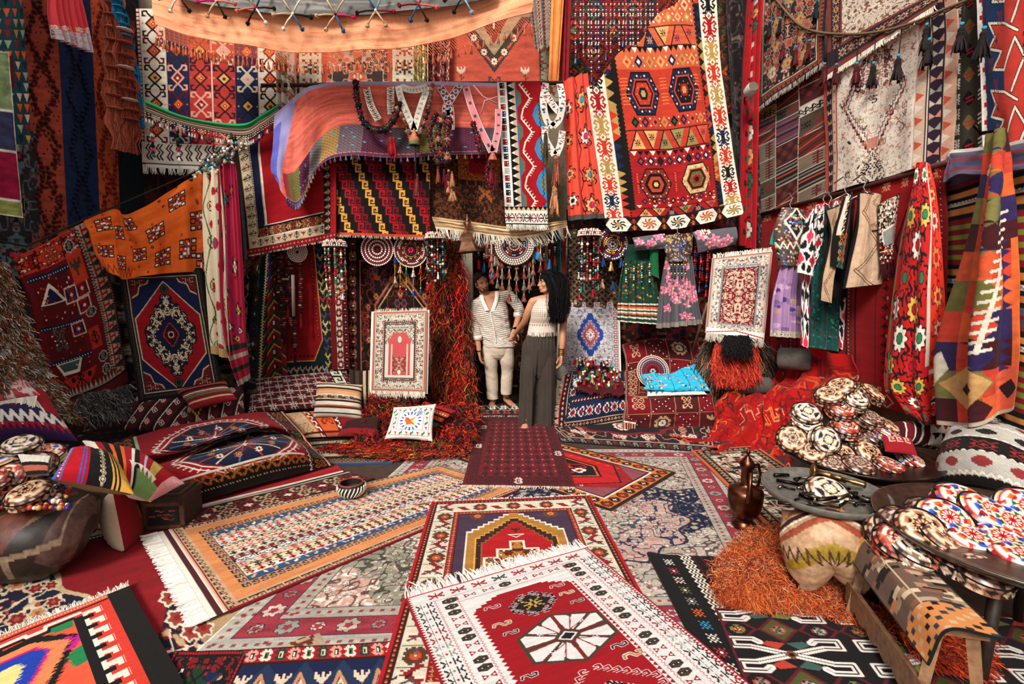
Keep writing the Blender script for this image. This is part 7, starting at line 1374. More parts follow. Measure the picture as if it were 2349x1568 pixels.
# ------------------------------------------------------------------ trays and skullcaps
def hatset(q0,rings,band,bead=.0):
    """a round stiff cap: crown with radial pattern and side band"""
    S_ = 84; b = MB(); rr = np.linspace(.002,.083,15); pr = [(r,.013 - 26. * max(0,r - .045) ** 2.1) for r in rr]
    C = np.empty((15,S_,3)); h = random.Random(len(rings[2]) * 7 + len(band)); pet = h.choice([8,10,12])
    for k in range(15):
        r = rings[min(k // 2,len(rings) - 1)]
        for i in range(S_):
            a_ = i / S_; u = (a_ * pet) % 1; w = abs(u - .5) * 2
            if k in (4,12): q = band[1]
            elif k < 4: q = r[0] if k < 2 else r[int(a_ * pet * 2) % len(r)]
            elif k < 12: q = r[int(a_ * pet) % len(r)] if w < (1 - abs(k - 8) / 4.6) else (band[0] if (k + i // 3) % 3 else r[-1])
            else: q = band[int(a_ * 28) % len(band)]
            C[k,i] = col(q)
    b.lathe(pr,(0,0,.045),C,S_); t = []
    z = np.linspace(.035,0,8); C = np.empty((8,S_,3))
    for k in range(8):
        for i in range(S_): C[k,i] = col(band[(int(i / 7) + (1 if abs(i % 7 - 3) <= 3 - abs(k - 3.5) else 0)) % len(band)])
    b2 = MB(); b2.lathe([(.083 + .003 * math.sin(k),zz) for k,zz in enumerate(z)],(0,0,0),C,S_); b2.lathe([(.08,0),(.06,.01),(.001,.012)],(0,0,0),q0,24); b2.tube([(.084 * math.cos(a),.084 * math.sin(a),.036) for a in np.linspace(0,2 * PI,40)],.0028,'#1a1214',5)
    return b,b2
KINDS = [('tan','#5a3424',[['k'],['#d8b088','#8a4a34'],['w','#d8b088','#1a1414'],['#c89870','#1a1414'],['#e0c8a8','#a8644a'],['#6a3a2a','#e0c8a8'],['#4a2418']],['#d8b088','#4a2418','#a8644a','#1a1414']),
 ('white','#3a2418',[['w'],['w','#d8a850'],['k','w'],['#d8ccb8','#2a2a5a','#d8ccb8'],['w','#1a1414'],['#8a5a44','w'],['#2a1a14']],['#c9a888','#1a1414','#8a5a44','w']),
 ('red','#4a1418',[['w'],['#d8a088','r'],['#a83a34','w'],['#d8b8a0','#8a2a2a'],['#b8503a','w'],['#8a2a20'],['#5a1c1a']],['#c86a4a','k','#d8b8a0','#8a1a20']),
 ('bright','#2a1a1c',[['r'],['w','r'],['B','w','r','Y'],['w','r','g','v'],['r','o','w','B'],['k','w','r','w'],['w','v']],['w','r','k','o','B','Y','w']),
 ('brown','#2a1814',[['#8a6a54'],['#c9b09a','#4a2a20'],['#8a6a5a','#c9b09a'],['#c9b09a','#5a3a4a'],['#4a2a20','#c9b09a'],['#8a6a5a','#2a1814'],['#4a2a20']],['#8a5a44','#2a1814','#c9a888'])]
proto = []; names = {'tan': 'tan and brown','white': 'white patterned','red': 'rust red','bright': 'many coloured','brown': 'dull brown'}
def cap(k,px,py,Y,tilt,grp,lab,s=1.):
    if len(proto) <= k:
        for kk in range(len(proto),k + 1):
            kd = KINDS[kk]; b,b2 = hatset(*kd[1:]); WORLD['_z'] = np.zeros(3); b.V = [np.concatenate(b.V)]; b.C = [np.concatenate(b.C)]
            o = empty('embroidered_hat',(0,0,0)); b.build('crown','bead',o); b2.build('side_band','wool',o); proto.append([o,False])
    o,used = proto[k]; proto[k][1] = True
    if used: o = copy_tree(o)
    o.location = tuple(PY(px,py,Y) - (0,0,.03)); o.rotation_euler = (math.radians(tilt[0]),math.radians(tilt[1]),R.uniform(0,6)) ; o.rotation_mode = 'XYZ'
    e = Euler((math.radians(tilt[0]),math.radians(tilt[1]),0)).to_matrix() @ Matrix.Rotation(R.uniform(0,6),3,'Z'); o.rotation_euler = e.to_euler(); o.scale = (s,s,s)
    return tag(o,lab,'hat',grp)
def tray(name,label,o,r,q,rim=.02,leg=None,fl=0,mat='metal'):
    e = empty(name,o,label,'tray'); b = MB(); b.lathe([(.001,0),(r * .8,0),(r * .93,.012),(r,.02 + rim),(r * 1.015,.018 + rim),(r * .95,.0),(r * .8,-.012),(.001,-.012)],o,q,72,fn=(lambda a,k: 1 + .015 * np.sin(36 * a) * ((k > 2) & (k < 5))) if fl else None); b.build('dish',mat,e)
    return e
def tlegs(name,label,o,h,r,q='#2a1c14'):
    e = empty(name,(o[0],o[1],0),label,'stand')
    for k in range(4): a = k * PI / 2 + .6; b = MB(); b.tube([(o[0] + r * 1.1 * math.cos(a),o[1] + r * 1.1 * math.sin(a),.01),(o[0] + r * .8 * math.cos(a),o[1] + r * .8 * math.sin(a),h - .03)],[.018,.024],q,8); b.build('leg','wood',e)
    b = MB(); b.lathe([(.001,h - .005),(r,h - .005),(r,h - .035),(.001,h - .035)],(o[0],o[1],0),q,24); b.build('stand_top','wood',e)
o = PZ(1965,1052,.42); tray('serving_tray','wide dark metal tray heaped with embroidered caps in front of the red hangings',o,.43,'#4a443e'); tlegs('tray_stand','dark wooden stand under the wide tray of caps on the right',o,.4,.3)
for i,(x,y,Y,k,t) in enumerate([(1905,1062,2.9,4,(30,-10)),(1860,1030,2.98,0,(35,-20)),(1965,1066,2.84,4,(20,5)),(2035,1068,2.86,2,(15,10)),(2090,1058,2.95,3,(20,25)),(1985,1035,3.0,0,(40,10)),(1925,1040,2.98,0,(50,0)),(2060,1025,3.1,2,(20,20)),(1815,1000,3.05,0,(50,-25)),(1888,1000,2.98,1,(65,-5)),(1882,1040,3.05,0,(20,0)),(2000,1000,3.15,4,(25,15)),(2025,975,3.2,0,(20,20)),(1850,968,3.12,1,(30,-15)),(1935,978,3.1,2,(25,0)),(1990,958,3.2,4,(25,10)),(1925,935,3.15,2,(35,0)),(1848,945,3.14,1,(35,-8)),(1955,912,3.18,1,(35,5)),(1905,905,3.2,0,(20,-20)),(1932,886,3.24,0,(15,-30)),(1992,900,3.26,0,(25,30)),(2035,1000,3.1,3,(10,20)),(1960,1010,3.1,4,(10,0))]):
    cap(k,x,y,Y,t,'caps heaped on the wide right tray','wide tray|' + names[KINDS[k][0]],1.12)
c = Cv(60,30,'#9a1420'); c.rep('key',8,4,52,16,('#e8b0a0',),1.4,3); cushion('red_cloth_hat','flattened crimson cap with pink scrolls at the right side of the cap heap','hat',[[(2020,1000,3.0),(2090,1005,3.0)],[(2030,1035,2.85),(2105,1045,2.85)]],('Y',2.9),c,.03,back='#4a1418')
o = PZ(1888,1135,.5); e = tray('fluted_tray','round tarnished silver tray with fluted rim resting on the camel saddle stool',o,.275,'#6a665e',.018,fl=1,mat='leather')
b = MB(); [b.tube([o + (x,y,.01 + R.uniform(0,.02)),o + (x + R.uniform(-.12,.12),y + R.uniform(-.05,.05),.012)],R.uniform(.004,.011),R.choice(['#3a342e','#6a6258','#2a2420','#8a8070']),6) for x,y in [(R.uniform(-.2,.2),R.uniform(-.14,.2)) for _ in range(60)]]
tag(b.build('trinkets','metal'),'tangle of small dark metal trinkets lying on the silver tray','trinkets',kind='stuff')
cap(1,1893,1128,2.3,(28,0),None,'brown cap covered in white shells lying alone on the silver tray',1.25)
b = MB(); p = PY(1840,1160,2.2); b.lathe([(.001,0),(.022,.002),(.034,.03),(.036,.045),(.032,.045),(.02,.008),(.001,.006)],p - (0,0,.02),'#5a5248',20); tag(b.build('small_cup','metal'),'small metal cup at the front left of the silver tray','cup')
b = MB(); p = PY(1950,1150,2.25); b.lathe([(.001,-.012),(.03,-.008),(.048,.012),(.05,.016),(.03,-.002),(.001,-.006)],p,'#8a6a4a',20,np.array(Matrix.Rotation(.5,3,'X'))); b.tube([p + (-.04,0,.012),p + (-.1,.05,.03)],.005,'#8a6a4a'); tag(b.build('brass_ladle','metal'),'round brass ladle on the right side of the silver tray','ladle')
b = MB(); A,B = PY(1862,1078,2.38),PY(1984,1112,2.3); d = (B - A) / np.linalg.norm(B - A); t = np.array([0,.04,.06,.1,.14,.2,.3,.33,.36,.5,.53,.56,.75,.8,.95,1]); b.tube([A + (B - A) * k for k in t],[.036,.034,.026,.018,.013,.011,.011,.017,.011,.01,.016,.01,.009,.014,.012,.018],'#a8824e',12); tag(b.build('brass_horn','metal'),'turned brass horn lying across the rim between the two trays','horn')
# camel saddle stool
c = Cv(130,110,'#c49c78'); c.rect(0,0,130,26,'#a8744e'); c.rep('run',10,12,120,20,('#4a2a1e',),1.4,8); c.line([(0,40),(65,24),(130,46)],7,'#3a2420'); c.line([(0,46),(65,30),(130,52)],1.6,'w'); c.line([(0,54),(65,38),(130,60)],6,'#9a4a34'); c.line([(20,76),(45,62),(65,58),(90,64),(115,80)],9,'#a08028'); c.zig(6,58,124,70,13,'#4a3424',1.6); c.poly([(0,80),(22,96),(18,110),(0,110)],'#1f1612'); c.poly([(112,84),(130,76),(130,110),(108,110)],'#1f1612'); c.wear(.14)
cushion('camel_saddle_stool','tan patched camel saddle stool with scalloped base carrying the silver tray','stool',[[(1792,1168,2.3),(1850,1172,2.25),(1895,1172,2.22),(1945,1176,2.2),(1992,1182,2.25)],[(1800,1240,2.25),(1850,1240,2.15),(1898,1235,2.1),(1950,1245,2.1),(2000,1262,2.2)],[(1812,1335,2.22),(1856,1345,2.18),(1898,1282,2.18),(1950,1340,2.12),(2014,1388,2.08)]],('Y',2.3),c,.10,mat='leather',back='#3a2a20',pw=.35,lin_=False,flatback=1.6,pinch=0)
OR = ['#e8682c','#f08448','#d85020','#f49c68','#c84a20','#ec7a40']
shaggy('orange_fleece','long haired bright orange sheepskin fleece spread under the camel saddle stool',[[(1710,1225,.05),(1790,1205,.06),(1900,1240,.02),(1960,1270,.02)],[(1655,1280,.09),(1740,1275,.14),(1880,1300,.03),(2040,1370,.03)],[(1645,1340,.07),(1750,1345,.1),(1890,1370,.02),(2040,1430,.03)],[(1665,1362,.03),(1770,1372,.04),(1900,1400,.03),(2030,1455,.02)]],('Z',0),15000,.10,OR,.0045,'fleece','#c8501c',flow=(-.3,-1,0),lift=.35,patch=7,curl=.4,seg=7)
shaggy('red_fleece','long haired dark orange red fleece on the floor beneath the wooden bench',[[(2040,1340,.04),(2120,1350,.04)],[(2050,1420,.1),(2220,1440,.08)],[(2090,1500,.05),(2230,1540,.04)]],('Z',0),4500,.1,['#b83414','#d8481c','#9a2410','#c84a20'],.007,'fleece','#8a2410',flow=(.5,-1,0),lift=.4)
# copper ewer
e = empty('copper_ewer',PZ(1706,1204,.02),'tall copper ewer with long spout standing on the navy carpet','ewer'); p = PZ(1706,1204,.02); q = '#7a4c36'
b = MB(); b.lathe([(.001,0),(.072,0),(.076,.012),(.055,.03),(.048,.045),(.07,.065),(.092,.11),(.103,.17),(.105,.215),(.1,.24),(.082,.252),(.05,.26),(.038,.268),(.034,.28),(.034,.37),(.042,.385),(.044,.4),(.034,.41)],p,q,40); b.build('body','metal',e)
b = MB(); b.lathe([(.044,.395),(.045,.41),(.032,.43),(.012,.455),(.008,.47),(.014,.478),(.01,.49),(.003,.505)],p,'#6a4230',24); b.build('lid','metal',e)
b = MB(); b.tube([p + x for x in ((-.02,-.09,.19),(-.03,-.11,.22),(-.028,-.1,.3),(-.015,-.08,.38))],[.028,.022,.014,.011],q,10); b.build('spout','metal',e)
b = MB(); b.tube([p + x for x in ((.04,.02,.39),(.1,.06,.38),(.125,.07,.3),(.1,.06,.2))],.009,q,8); b.build('handle','metal',e)
# wooden bench with kilim
TL,BR = PZ(1985,1230,.42),PZ(2170,1432,.42); d = BR - TL; L = np.linalg.norm(d); d /= L; s = np.array([-d[1],d[0],0.]) ; s *= -1 if s[0] < 0 else 1; a = math.atan2(d[1],d[0]); M = np.array(Matrix.Rotation(a,3,'Z')); mid = (TL + BR) / 2 + s * .05
e = empty('wooden_bench',(mid[0],mid[1],0),'small weathered wooden bench with scalloped rail, covered by a kilim, in the right foreground','bench')
b = MB(); b.box(mid - (0,0,.02),(L,.15,.035),'#8a6444',M); b.build('seat','wood',e,False)
for k in (-1,1):
    for j in (-1,1): b = MB(); t0_ = mid + d * k * (L / 2 - .04) + s * j * .05; b.tube([t0_ - (0,0,.04),t0_ + s * j * .05 + d * k * .02 - (0,0,.41)],[.026,.02],'#9a7250',4); b.build('leg','wood',e,False)
c = mid - s * .1 - (0,0,.27); X_ = np.linspace(-L / 2 - .02,L / 2 + .02,60); lo = -.05 - .022 * np.abs(np.sin(np.arange(60) * .32)); b = MB(); G = np.array([[c + d * x + (0,0,z) + s * y for z,y in ((.04,0),(l,0),(l,.018),(.04,.018),(.04,0))] for x,l in zip(X_,lo)]); b.grid(G,'#8a6448'); b.build('scalloped_rail','wood',e,False)
c = Cv(70,190,'#6a5244'); rs.seed(5)
for i in range(60): x,y = rs.uniform(0,70),rs.uniform(30,150); w_ = rs.choice([8,14,20]); c.rect(x,y,x + w_,y + 6,rs.choice(['#d8c0a0','#1f1816','#8a5a44','#a8886a','#b8a088','#2a2420','#c87a4a'])); c.rect(x + 4,y + 6,x + w_ + 4,y + 12,rs.choice(['#1f1816','#a8886a','#6a5244']))
for y0,y1 in ((0,34),(150,190)): c.rect(0,y0,70,y1,'#d88a4a'); [c.rect(k * 7,y,k * 7 + 5,y + 5,('k','e','#2a3a4a')[(k + int(y)) % 3]) for y in range(y0,y1,7) for k in range(10) if (k + y // 7) % 2]
c.line([(35,30),(35,150)],1.5,'e'); c.frame(0,1.6,'#1a1614')
q3 = lambda p_: tuple(proj(p_)) + (p_[1],)
t = [[q3(mid - d * (L / 2 + .06) + s * x + (0,0,z)) for x,z in ((.08,.012),(-.075,.012),(-.11,-.10))],[q3(mid + d * (L / 2 + .05) + s * x + (0,0,z)) for x,z in ((.08,.012),(-.075,.012),(-.12,-.12))]]
cloth('bench_kilim','brown, cream and orange stepped kilim draped over the wooden bench','kilim',t,('Y',2),Cv(70,190) if 0 else (lambda k: (setattr(k,'a',c.a[:,::-1]),k)[1])(Cv(70,190)),rip=.004,thick=.008,mat='kilim')
o = PZ(2330,1235,.52); tray('serving_tray','large round tray of bright caps cut off by the right edge of the photo',o,.47,'#8a8278',.015); tlegs('tray_stand','low stand under the tray of bright caps at the right edge',o,.5,.28)
for i,(x,y,Y,k,t) in enumerate([(2090,1262,1.84,1,(15,10)),(2060,1240,1.88,2,(25,-10)),(2040,1212,1.98,0,(35,-25)),(2060,1200,1.97,4,(40,-15)),(2105,1205,1.9,0,(35,-10)),(2150,1235,1.85,0,(20,20)),(2160,1190,1.95,3,(35,-5)),(2250,1175,2.0,3,(30,10)),(2215,1240,1.85,3,(15,5)),(2130,1175,2.05,4,(20,-10)),(2290,1245,1.85,3,(15,-5)),(2345,1165,2.0,3,(35,-15)),(2250,1310,1.68,4,(12,0)),(2340,1290,1.72,3,(10,5)),(2190,1285,1.75,2,(8,5)),(2300,1200,1.95,3,(30,0)),(2200,1150,2.08,3,(25,0))]):
    cap(k,x,y,Y,t,'caps heaped on the tray at the right edge','tray at the right edge|' + names[KINDS[k][0]],1.12 if k != 3 else 1.3)
o = PZ(-50,1124,.42); tray('serving_tray','dark metal tray with caps and beads cut off by the left edge of the photo',o,.44,'#5a5c62',.015)
for i,(x,y,Y,k,t) in enumerate([(50,1020,2.75,1,(15,10)),(30,1090,2.5,2,(45,0)),(85,1065,2.6,4,(25,20)),(10,1050,2.7,3,(20,0)),(70,1130,2.35,0,(20,0)),(-20,1110,2.4,2,(20,0)),(105,1040,2.8,3,(15,10))]): cap(k,x,y,Y,t,'caps on the left tray','tray at the left edge|' + names[KINDS[k][0]],1.15)
b = MB(); [b.ball(PZ(R.uniform(-60,160),R.uniform(1108,1165),.445),R.uniform(.008,.016),R.choice(['w','w','#c84a3a','#2a2a6a','#d8a850','#8a1a24']),6) for _ in range(160)]; tag(b.build('loose_beads','bead'),'scatter of loose white and coloured beads on the left tray','beads',kind='stuff')
c = Cv(50,40,'#d8d0c4'); c.stripes([(12,'#d8d0c4'),(5,'#1a1614'),(6,'#b8604a'),(6,'#1a1614')]); c.frame(0,2,'#5a5048'); cushion('striped_pouch','small white, black and coral pouch leaning on the caps of the left tray','pouch',[[(38,1040,2.4),(120,1044,2.4)],[(62,1094,2.3),(112,1090,2.3)]],('Y',2.4),c,.02,back='#5a5048')
c = Cv(240,160,'#2a1e17'); c.poly([(100,20),(190,4),(176,60),(110,84)],'#7a5c42'); c.poly([(106,66),(196,8),(198,26),(120,86)],'#6a3424'); c.poly([(150,92),(226,20),(236,60),(190,112)],'#5c4038'); c.line([(80,92),(180,84),(214,24)],3,'#a08468'); c.rect(0,104,240,160,'#1c1814'); c.rect(0,98,100,102,'#6a5844'); c.rect(118,90,126,112,'#8a7258'); c.wear(.3,4,16)
cushion('camel_saddle','dark brown leather camel saddle with tan patches lying on the floor under the left tray','saddle',[[(-120,1150,2.6),(60,1140,2.6),(235,1140,2.75)],[(-120,1240,2.4),(60,1240,2.35),(230,1210,2.5)],[(-120,1340,2.4),(60,1310,2.45),(150,1285,2.5)]],('Y',2.5),c,.14,mat='leather',back='#1f1712',lin_=False,pw=.35)

# ------------------------------------------------------------------ right seating and stands
def board(name,label,cat,rows,pl,cv,grow,fr,**k):
    e = empty(name,P3(rows[1][0],pl),label,cat); (a,b_),(d_,c_) = rows; g = grow
    G = surf([[(a[0] - g,a[1] - g * .3,a[2] + .03),(b_[0] + g,b_[1] - g * .3,b_[2] + .03)],[(d_[0] - g,d_[1] + g,d_[2] + .03),(c_[0] + g,c_[1] + g,c_[2] + .03)]],pl,2,2); b = MB(); b.grid(G,'#e8e4dc'); b.grid((G + (0,.02,0))[:,::-1],'#c8c4bc'); A = G.reshape(-1,3)[[0,1,3,2,0]]; b.grid(np.stack([A,A + (0,.02,0)]),'#d8d4cc'); b.build('board','smooth',e,False)
    cloth('small_rug',None,None,rows,pl,cv,rip=.003,thick=.006,parent=e,fr=fr,lin_=True,mat='silk',**k)
    for s in (0,1): b = MB(); q = G[1,s] + (.0,.03,.1); b.tube([G[0,s] * .4 + G[1,s] * .6 + (0,.03,0),(G[1,s][0],G[1,s][1] + .35,max(.01,G[1,s][2] - .25))],.015,'#6a4a34'); b.build('leg','wood',e)
    return e
c = Cv(140,220,'#c8bca8'); c.orn(0,0,140,220,('#3a3430','#e0d8c8','#a8604a','#8a3a34','#3a4a5a'),11,5,60,3,.07); c.rect(30,34,110,186,'#3a3632'); c.rect(33,37,107,183,'#d0c6b4'); c.orn(33,37,107,90,('#3a3430','#8a7a6a','#a8604a','#c8bca8'),15,3.5,24,2.4,.08)
c.disc(70,84,28,26,'#c04a48',6,.06); c.rect(42,84,98,176,'#bf4648'); c.orn(48,120,92,172,('#6a2a24','#4a3a34','#d8b8a0','#8a2a2a','e'),7,6,16,3,.07,msk='#bf4648'); c.disc(70,78,5,9,'#d8c8b0'); c.line([(50,92),(50,174)],3,'#c8b8a0'); c.line([(90,92),(90,174)],3,'#c8b8a0'); c.disc(70,168,4,6,'w'); c.border(0,5,'#b8644a'); c.border(5,4,'#3a3430','dot',('w',),1.5); c.border(26,4,'#8a3a34','dot',('k','w'),1.5); c.frame(30,2,'k')
board('rose_rug_stand','small rose coloured pictorial rug mounted on a leaning white board left of the yarn cascade','rug stand',[[(857,716,5.3),(980,712,5.3)],[(852,895,5.15),(976,898,5.15)]],('Y',5.2),c,5,[('t',.035,120,'w'),('b',.07,160,'w',.01)])
c = Cv(140,170,'#b8b4b4'); c.orn(0,0,140,170,('#5a5a72','#d8d4d0','#8a5a5a','#b8a8a8','#6a4a6a'),17,5,50,3,.06,dens=.74)
lob(70,80,44,66,'#c8c4c4'); c.orn(26,14,114,146,('#3a4a8a','#e0dcd8','#8a5a6a','#c8b8b8'),21,5,24,3,.07,msk='#c8c4c4'); lob(70,80,34,54,'#1c3f94'); lob(70,80,24,38,'#c8bcc0'); lob(70,80,18,28,'#a8444a'); lob(70,80,12,18,'#e0dcd8'); c.orn(26,14,114,146,('#3a3a6a','#a8444a','#e0dcd8','#8a5a6a'),33,4,20,2.4,.09,msk='#c8bcc0'); c.orn(50,40,90,120,('#8a2a34','#3a4a8a','#e0dcd8'),35,3,8,2,.1,msk='#e0dcd8'); c.st('flw',70,80,1.4,('w','#8a5a6a','k')); c.border(0,14,'#b8a8a4','flw',(('#8a3a44','w','k'),('#3a3a5a','w','r')),1.1)
board('blue_rug_stand','small silk rug with a royal blue medallion on a white board behind the navy armchair','rug stand',[[(1290,694,5.85),(1416,692,5.85)],[(1290,850,5.75),(1420,852,5.75)]],('Y',5.8),c,5,[])
c = Cv(140,190,'#e0d4c4'); c.orn(0,0,140,190,('#4a4a54','#c8a890','#d8c4b0','#a8604a','#8a8a8a'),27,4.5,60,2.8,.07); c.rect(28,30,112,164,'#3a3a44'); c.rect(30,32,110,162,'#7a1018'); c.orn(30,32,110,162,('#d8b8a0','#4a4a3a','#c8a890','#e0d0b8','#c8a080'),9,5,46,3,.05,msk='#7a1018'); c.border(0,3,'#b85a44'); c.border(3,4,'#c8c0b0','dot',('k',),1.4); c.border(24,4,'#8a8a88','dot',('k','w'),1.4); c.rect(0,176,140,190,'#efe8e0'); c.line([(0,188),(70,178),(140,188)],2,'#a8202a')
board('garnet_rug_stand','small garnet silk rug with cream border hung on a board above the long haired chair','rug stand',[[(1636,592,5.2),(1771,577,5.2)],[(1620,762,5.05),(1752,778,5.05)]],('Y',5.1),c,1,[('t',.05,160,'w',.009),('b',.09,200,'w',.01)],sub=5)
# navy covered armchair
c = Cv(130,60,'#1a1f40'); c.rect(0,0,130,8,'#3a1014'); c.rep('dd',0,0,130,8,('w',),1.4,18); c.rect(0,42,130,52,'#3a1014'); c.rep('dd',0,42,130,52,(('w','k'),('e','k')),1.8,18); c.rect(0,40,130,42,'e'); c.rect(0,52,130,54,'e'); [c.st(m_,12 + i * 18,25,k_,('#d8c8b0','r')) for i,(m_,k_) in enumerate([('star',1.9),('bot',2.6),('star',1.9),('bot',2.6),('bot',2.6),('star',1.9),('bot',2.4)])]
e = empty('navy_armchair',PZ(1360,985,0),'armchair covered with a navy flowered carpet and fringe, right of the woman','armchair'); k = dict(parent=e,rip=.012,thick=.03)
cloth('front_cover',None,None,[[(1312,915,5.2),(1436,895,5.3)],[(1298,955,5.08),(1438,935,5.15)],[(1292,992,5.1),(1442,968,5.2)]],('Y',5.1),c,**k); cloth('seat',None,None,[[(1325,840,5.85),(1440,850,5.85)],[(1312,918,5.2),(1436,898,5.3)]],('Y',5.1),Cv(60,40,'#3a1014').rect(0,12,60,40,'#1a1f40').rep('star',0,16,60,36,(('#d8c8b0','r'),),1.4,4),**k)
c = Cv(50,120,'#1a1f40'); c.rect(0,0,22,120,'#3a1014'); c.rep('dd',4,0,18,120,('w',),2,12); c.rect(22,0,24,120,'e'); c.rect(0,0,3,120,'r'); c.rep('star',24,0,50,120,(('#d8c8b0','n','r'),),1.9,4)
cloth('arm_cover',None,None,[[(1296,858,5.3),(1330,850,5.5)],[(1284,920,5.15),(1322,915,5.25)],[(1280,990,5.05),(1312,992,5.08)]],('Y',5.1),c,fr=[('l',.05,140,'#d8c8b0',.008)],**k)
b = MB(); p = PY(1288,858,5.3); b.lathe([(.001,.0),(.05,.0),(.08,.03),(.085,.2),(.06,.3),(.001,.3)],p,'#8a857c',20,np.array(Matrix.Rotation(-PI / 2,3,'X'))); b.build('arm_roll','velvet',e); b = MB(); b.box(PZ(1362,975,0) + (0,.44,.14),(.62,.66,.26),'#1a1214'); b.build('frame','wood',e)
e = empty('tasselled_textile',PY(1370,905,5.3),'heap of red tasselled and beaded textile lying on the seat of the navy armchair','textile')
c = Cv(70,50,'#4a0c16'); beads(c,0,0,70,40,160,['k','#7a1420','w','r','#3a1a1a','g'],2.2); cloth('cloth_base',None,None,[[(1330,828,5.7),(1425,850,5.7)],[(1318,896,5.25),(1432,900,5.18)]],('Y',5.4),c,rip=.04,parent=e,fr=[('b',.07,120,'#5a0c18',.012)])
for i in range(46): b = MB(); x,y = R.uniform(1318,1418),R.uniform(818,884); b.tassel(PY(x,y,5.6 - (y - 818) / 66 * .36),.06,.03,R.choice(['r','r','#8a1420','w','k','#2a6a3a','G','#c8a070']),None,5); b.ball(PY(x + 5,y,5.58 - (y - 818) / 66 * .36),.014,R.choice(['w','w','#3ac0d8','r']),7); b.build('tassel','shag',e)
# red covered armchair
def panel(w,h,sd=1):
    c = Cv(w,h,'#6a0e18'); r_ = random.Random(sd)
    for i in range(int(w / 44) + 1):
        for j in range(int(h / 44) + 1):
            x,y = i * 44,j * 44; q = ('#7a101c','#5a1418','#4a1a1a')[(i + j) % 3]; c.rect(x + 2,y + 2,x + 42,y + 42,q)
            if (i + j) % 2: c.line([(x + 4,y + 4),(x + 40,y + 40)],1.4,'#3a0c10'); c.line([(x + 40,y + 4),(x + 4,y + 40)],1.4,'#3a0c10'); [c.disc(x + 4 + k * 6,y + 4 + k * 6,.9,.9,'w') for k in range(7)]; [c.disc(x + 40 - k * 6,y + 4 + k * 6,.9,.9,'w') for k in range(7)]
            else: c.st(r_.choice(['rams','hook','ro','tul']),x + 22,y + 20,2.6,('#c9a078','#5a1418','w')); c.frame(0,1,'#b89070')
            c.rect(x,y,x + 44,y + 1.4,'#b08a6a'); c.rect(x,y,x + 1.4,y + 44,'#b08a6a')
    return c.wear(.15)
e = empty('red_armchair',PZ(1530,985,0),'low armchair covered with panelled dark red carpets and holding the turquoise cloth','armchair'); k = dict(parent=e,rip=.02,thick=.05)
cloth('back_cover',None,None,[[(1428,790,5.85),(1510,776,5.9),(1600,784,5.85)],[(1440,890,5.6),(1520,885,5.6),(1612,885,5.6)]],('Y',5.5),panel(150,90,2),disp=lambda U,V: .08 * np.sin(PI * V),**k); cloth('seat',None,None,[[(1440,872,5.65),(1620,872,5.65)],[(1436,912,5.1),(1634,905,5.1)]],('Y',5.5),panel(130,60,3),**k); cloth('front_cover',None,None,[[(1436,908,5.12),(1634,902,5.12)],[(1438,945,5.0),(1640,940,5.0)],[(1430,990,5.05),(1640,978,5.05)]],('Y',5.5),panel(160,80,4),**k)
c = Cv(40,150,'#6a1418'); c.rep('hook',6,0,34,120,(('#c9a078','k','r'),),2.4,5); c.frame(0,2,'#a8806a'); c.rect(0,125,40,128,'w'); [c.line([(4 + i * 8,128),(8 + i * 8,150)],2.6,'e') for i in range(5)]; cloth('arm_cover',None,None,[[(1434,850,5.5),(1470,845,5.6)],[(1436,910,5.1),(1466,915,5.1)],[(1428,992,4.95),(1456,996,4.95)]],('Y',5.1),c,**k)
b = MB(); b.box(PZ(1535,980,0) + (0,.48,.15),(.84,.7,.28),'#2a1214'); b.build('frame','wood',e)
disk('bead_disc','round beaded disc propped against the back of the red covered armchair',1497,852,5.42,.19,[(.95,.009,['w','k']),(.84,.009,['w','k']),(.7,.01,['l','w','#8a3a4a']),(.56,.01,['#3a4a7a','w']),(.42,.01,['r','w']),(.28,.01,['k','w']),(.12,.014,['l','w'])],tilt=-.3)
c = Cv(110,70,'#2ab0d4'); [c.rect(x,0,x + 1.4,70,'#1a3a5a') for x in (28,52,78,96)]
for i in range(70): x,y = rs.uniform(3,107),rs.uniform(2,68); c.st(rs.choice(['flw','leaf','tul']),x,y,rs.choice([.6,.9]),(rs.choice(['#c8402a','#1f3a2a','#8a1a3a','#e8703a','#1a2a5a']),'w','k'))
cushion('turquoise_cloth','bright turquoise embroidered cloth folded on the seat of the red armchair','cloth',[[(1466,858,5.45),(1530,862,5.4),(1596,834,5.5)],[(1480,892,5.1),(1550,898,5.05),(1630,896,5.1)]],('Y',5.2),c,.06,pw=.3,mat='smooth',back='#1a8ab0',rip=.02)
c = Cv(80,24,'#e8e0d4'); [c.st('leaf',rs.uniform(4,76),rs.uniform(4,20),1,('#2a5a8a','r')) for _ in range(20)]; cushion('white_cloth','white embroidered cloth folded under the turquoise cloth','cloth',[[(1476,888,5.3),(1615,888,5.3)],[(1484,908,5.05),(1622,904,5.05)]],('Y',5.1),c,.03,pw=.3,mat='smooth',back='w')
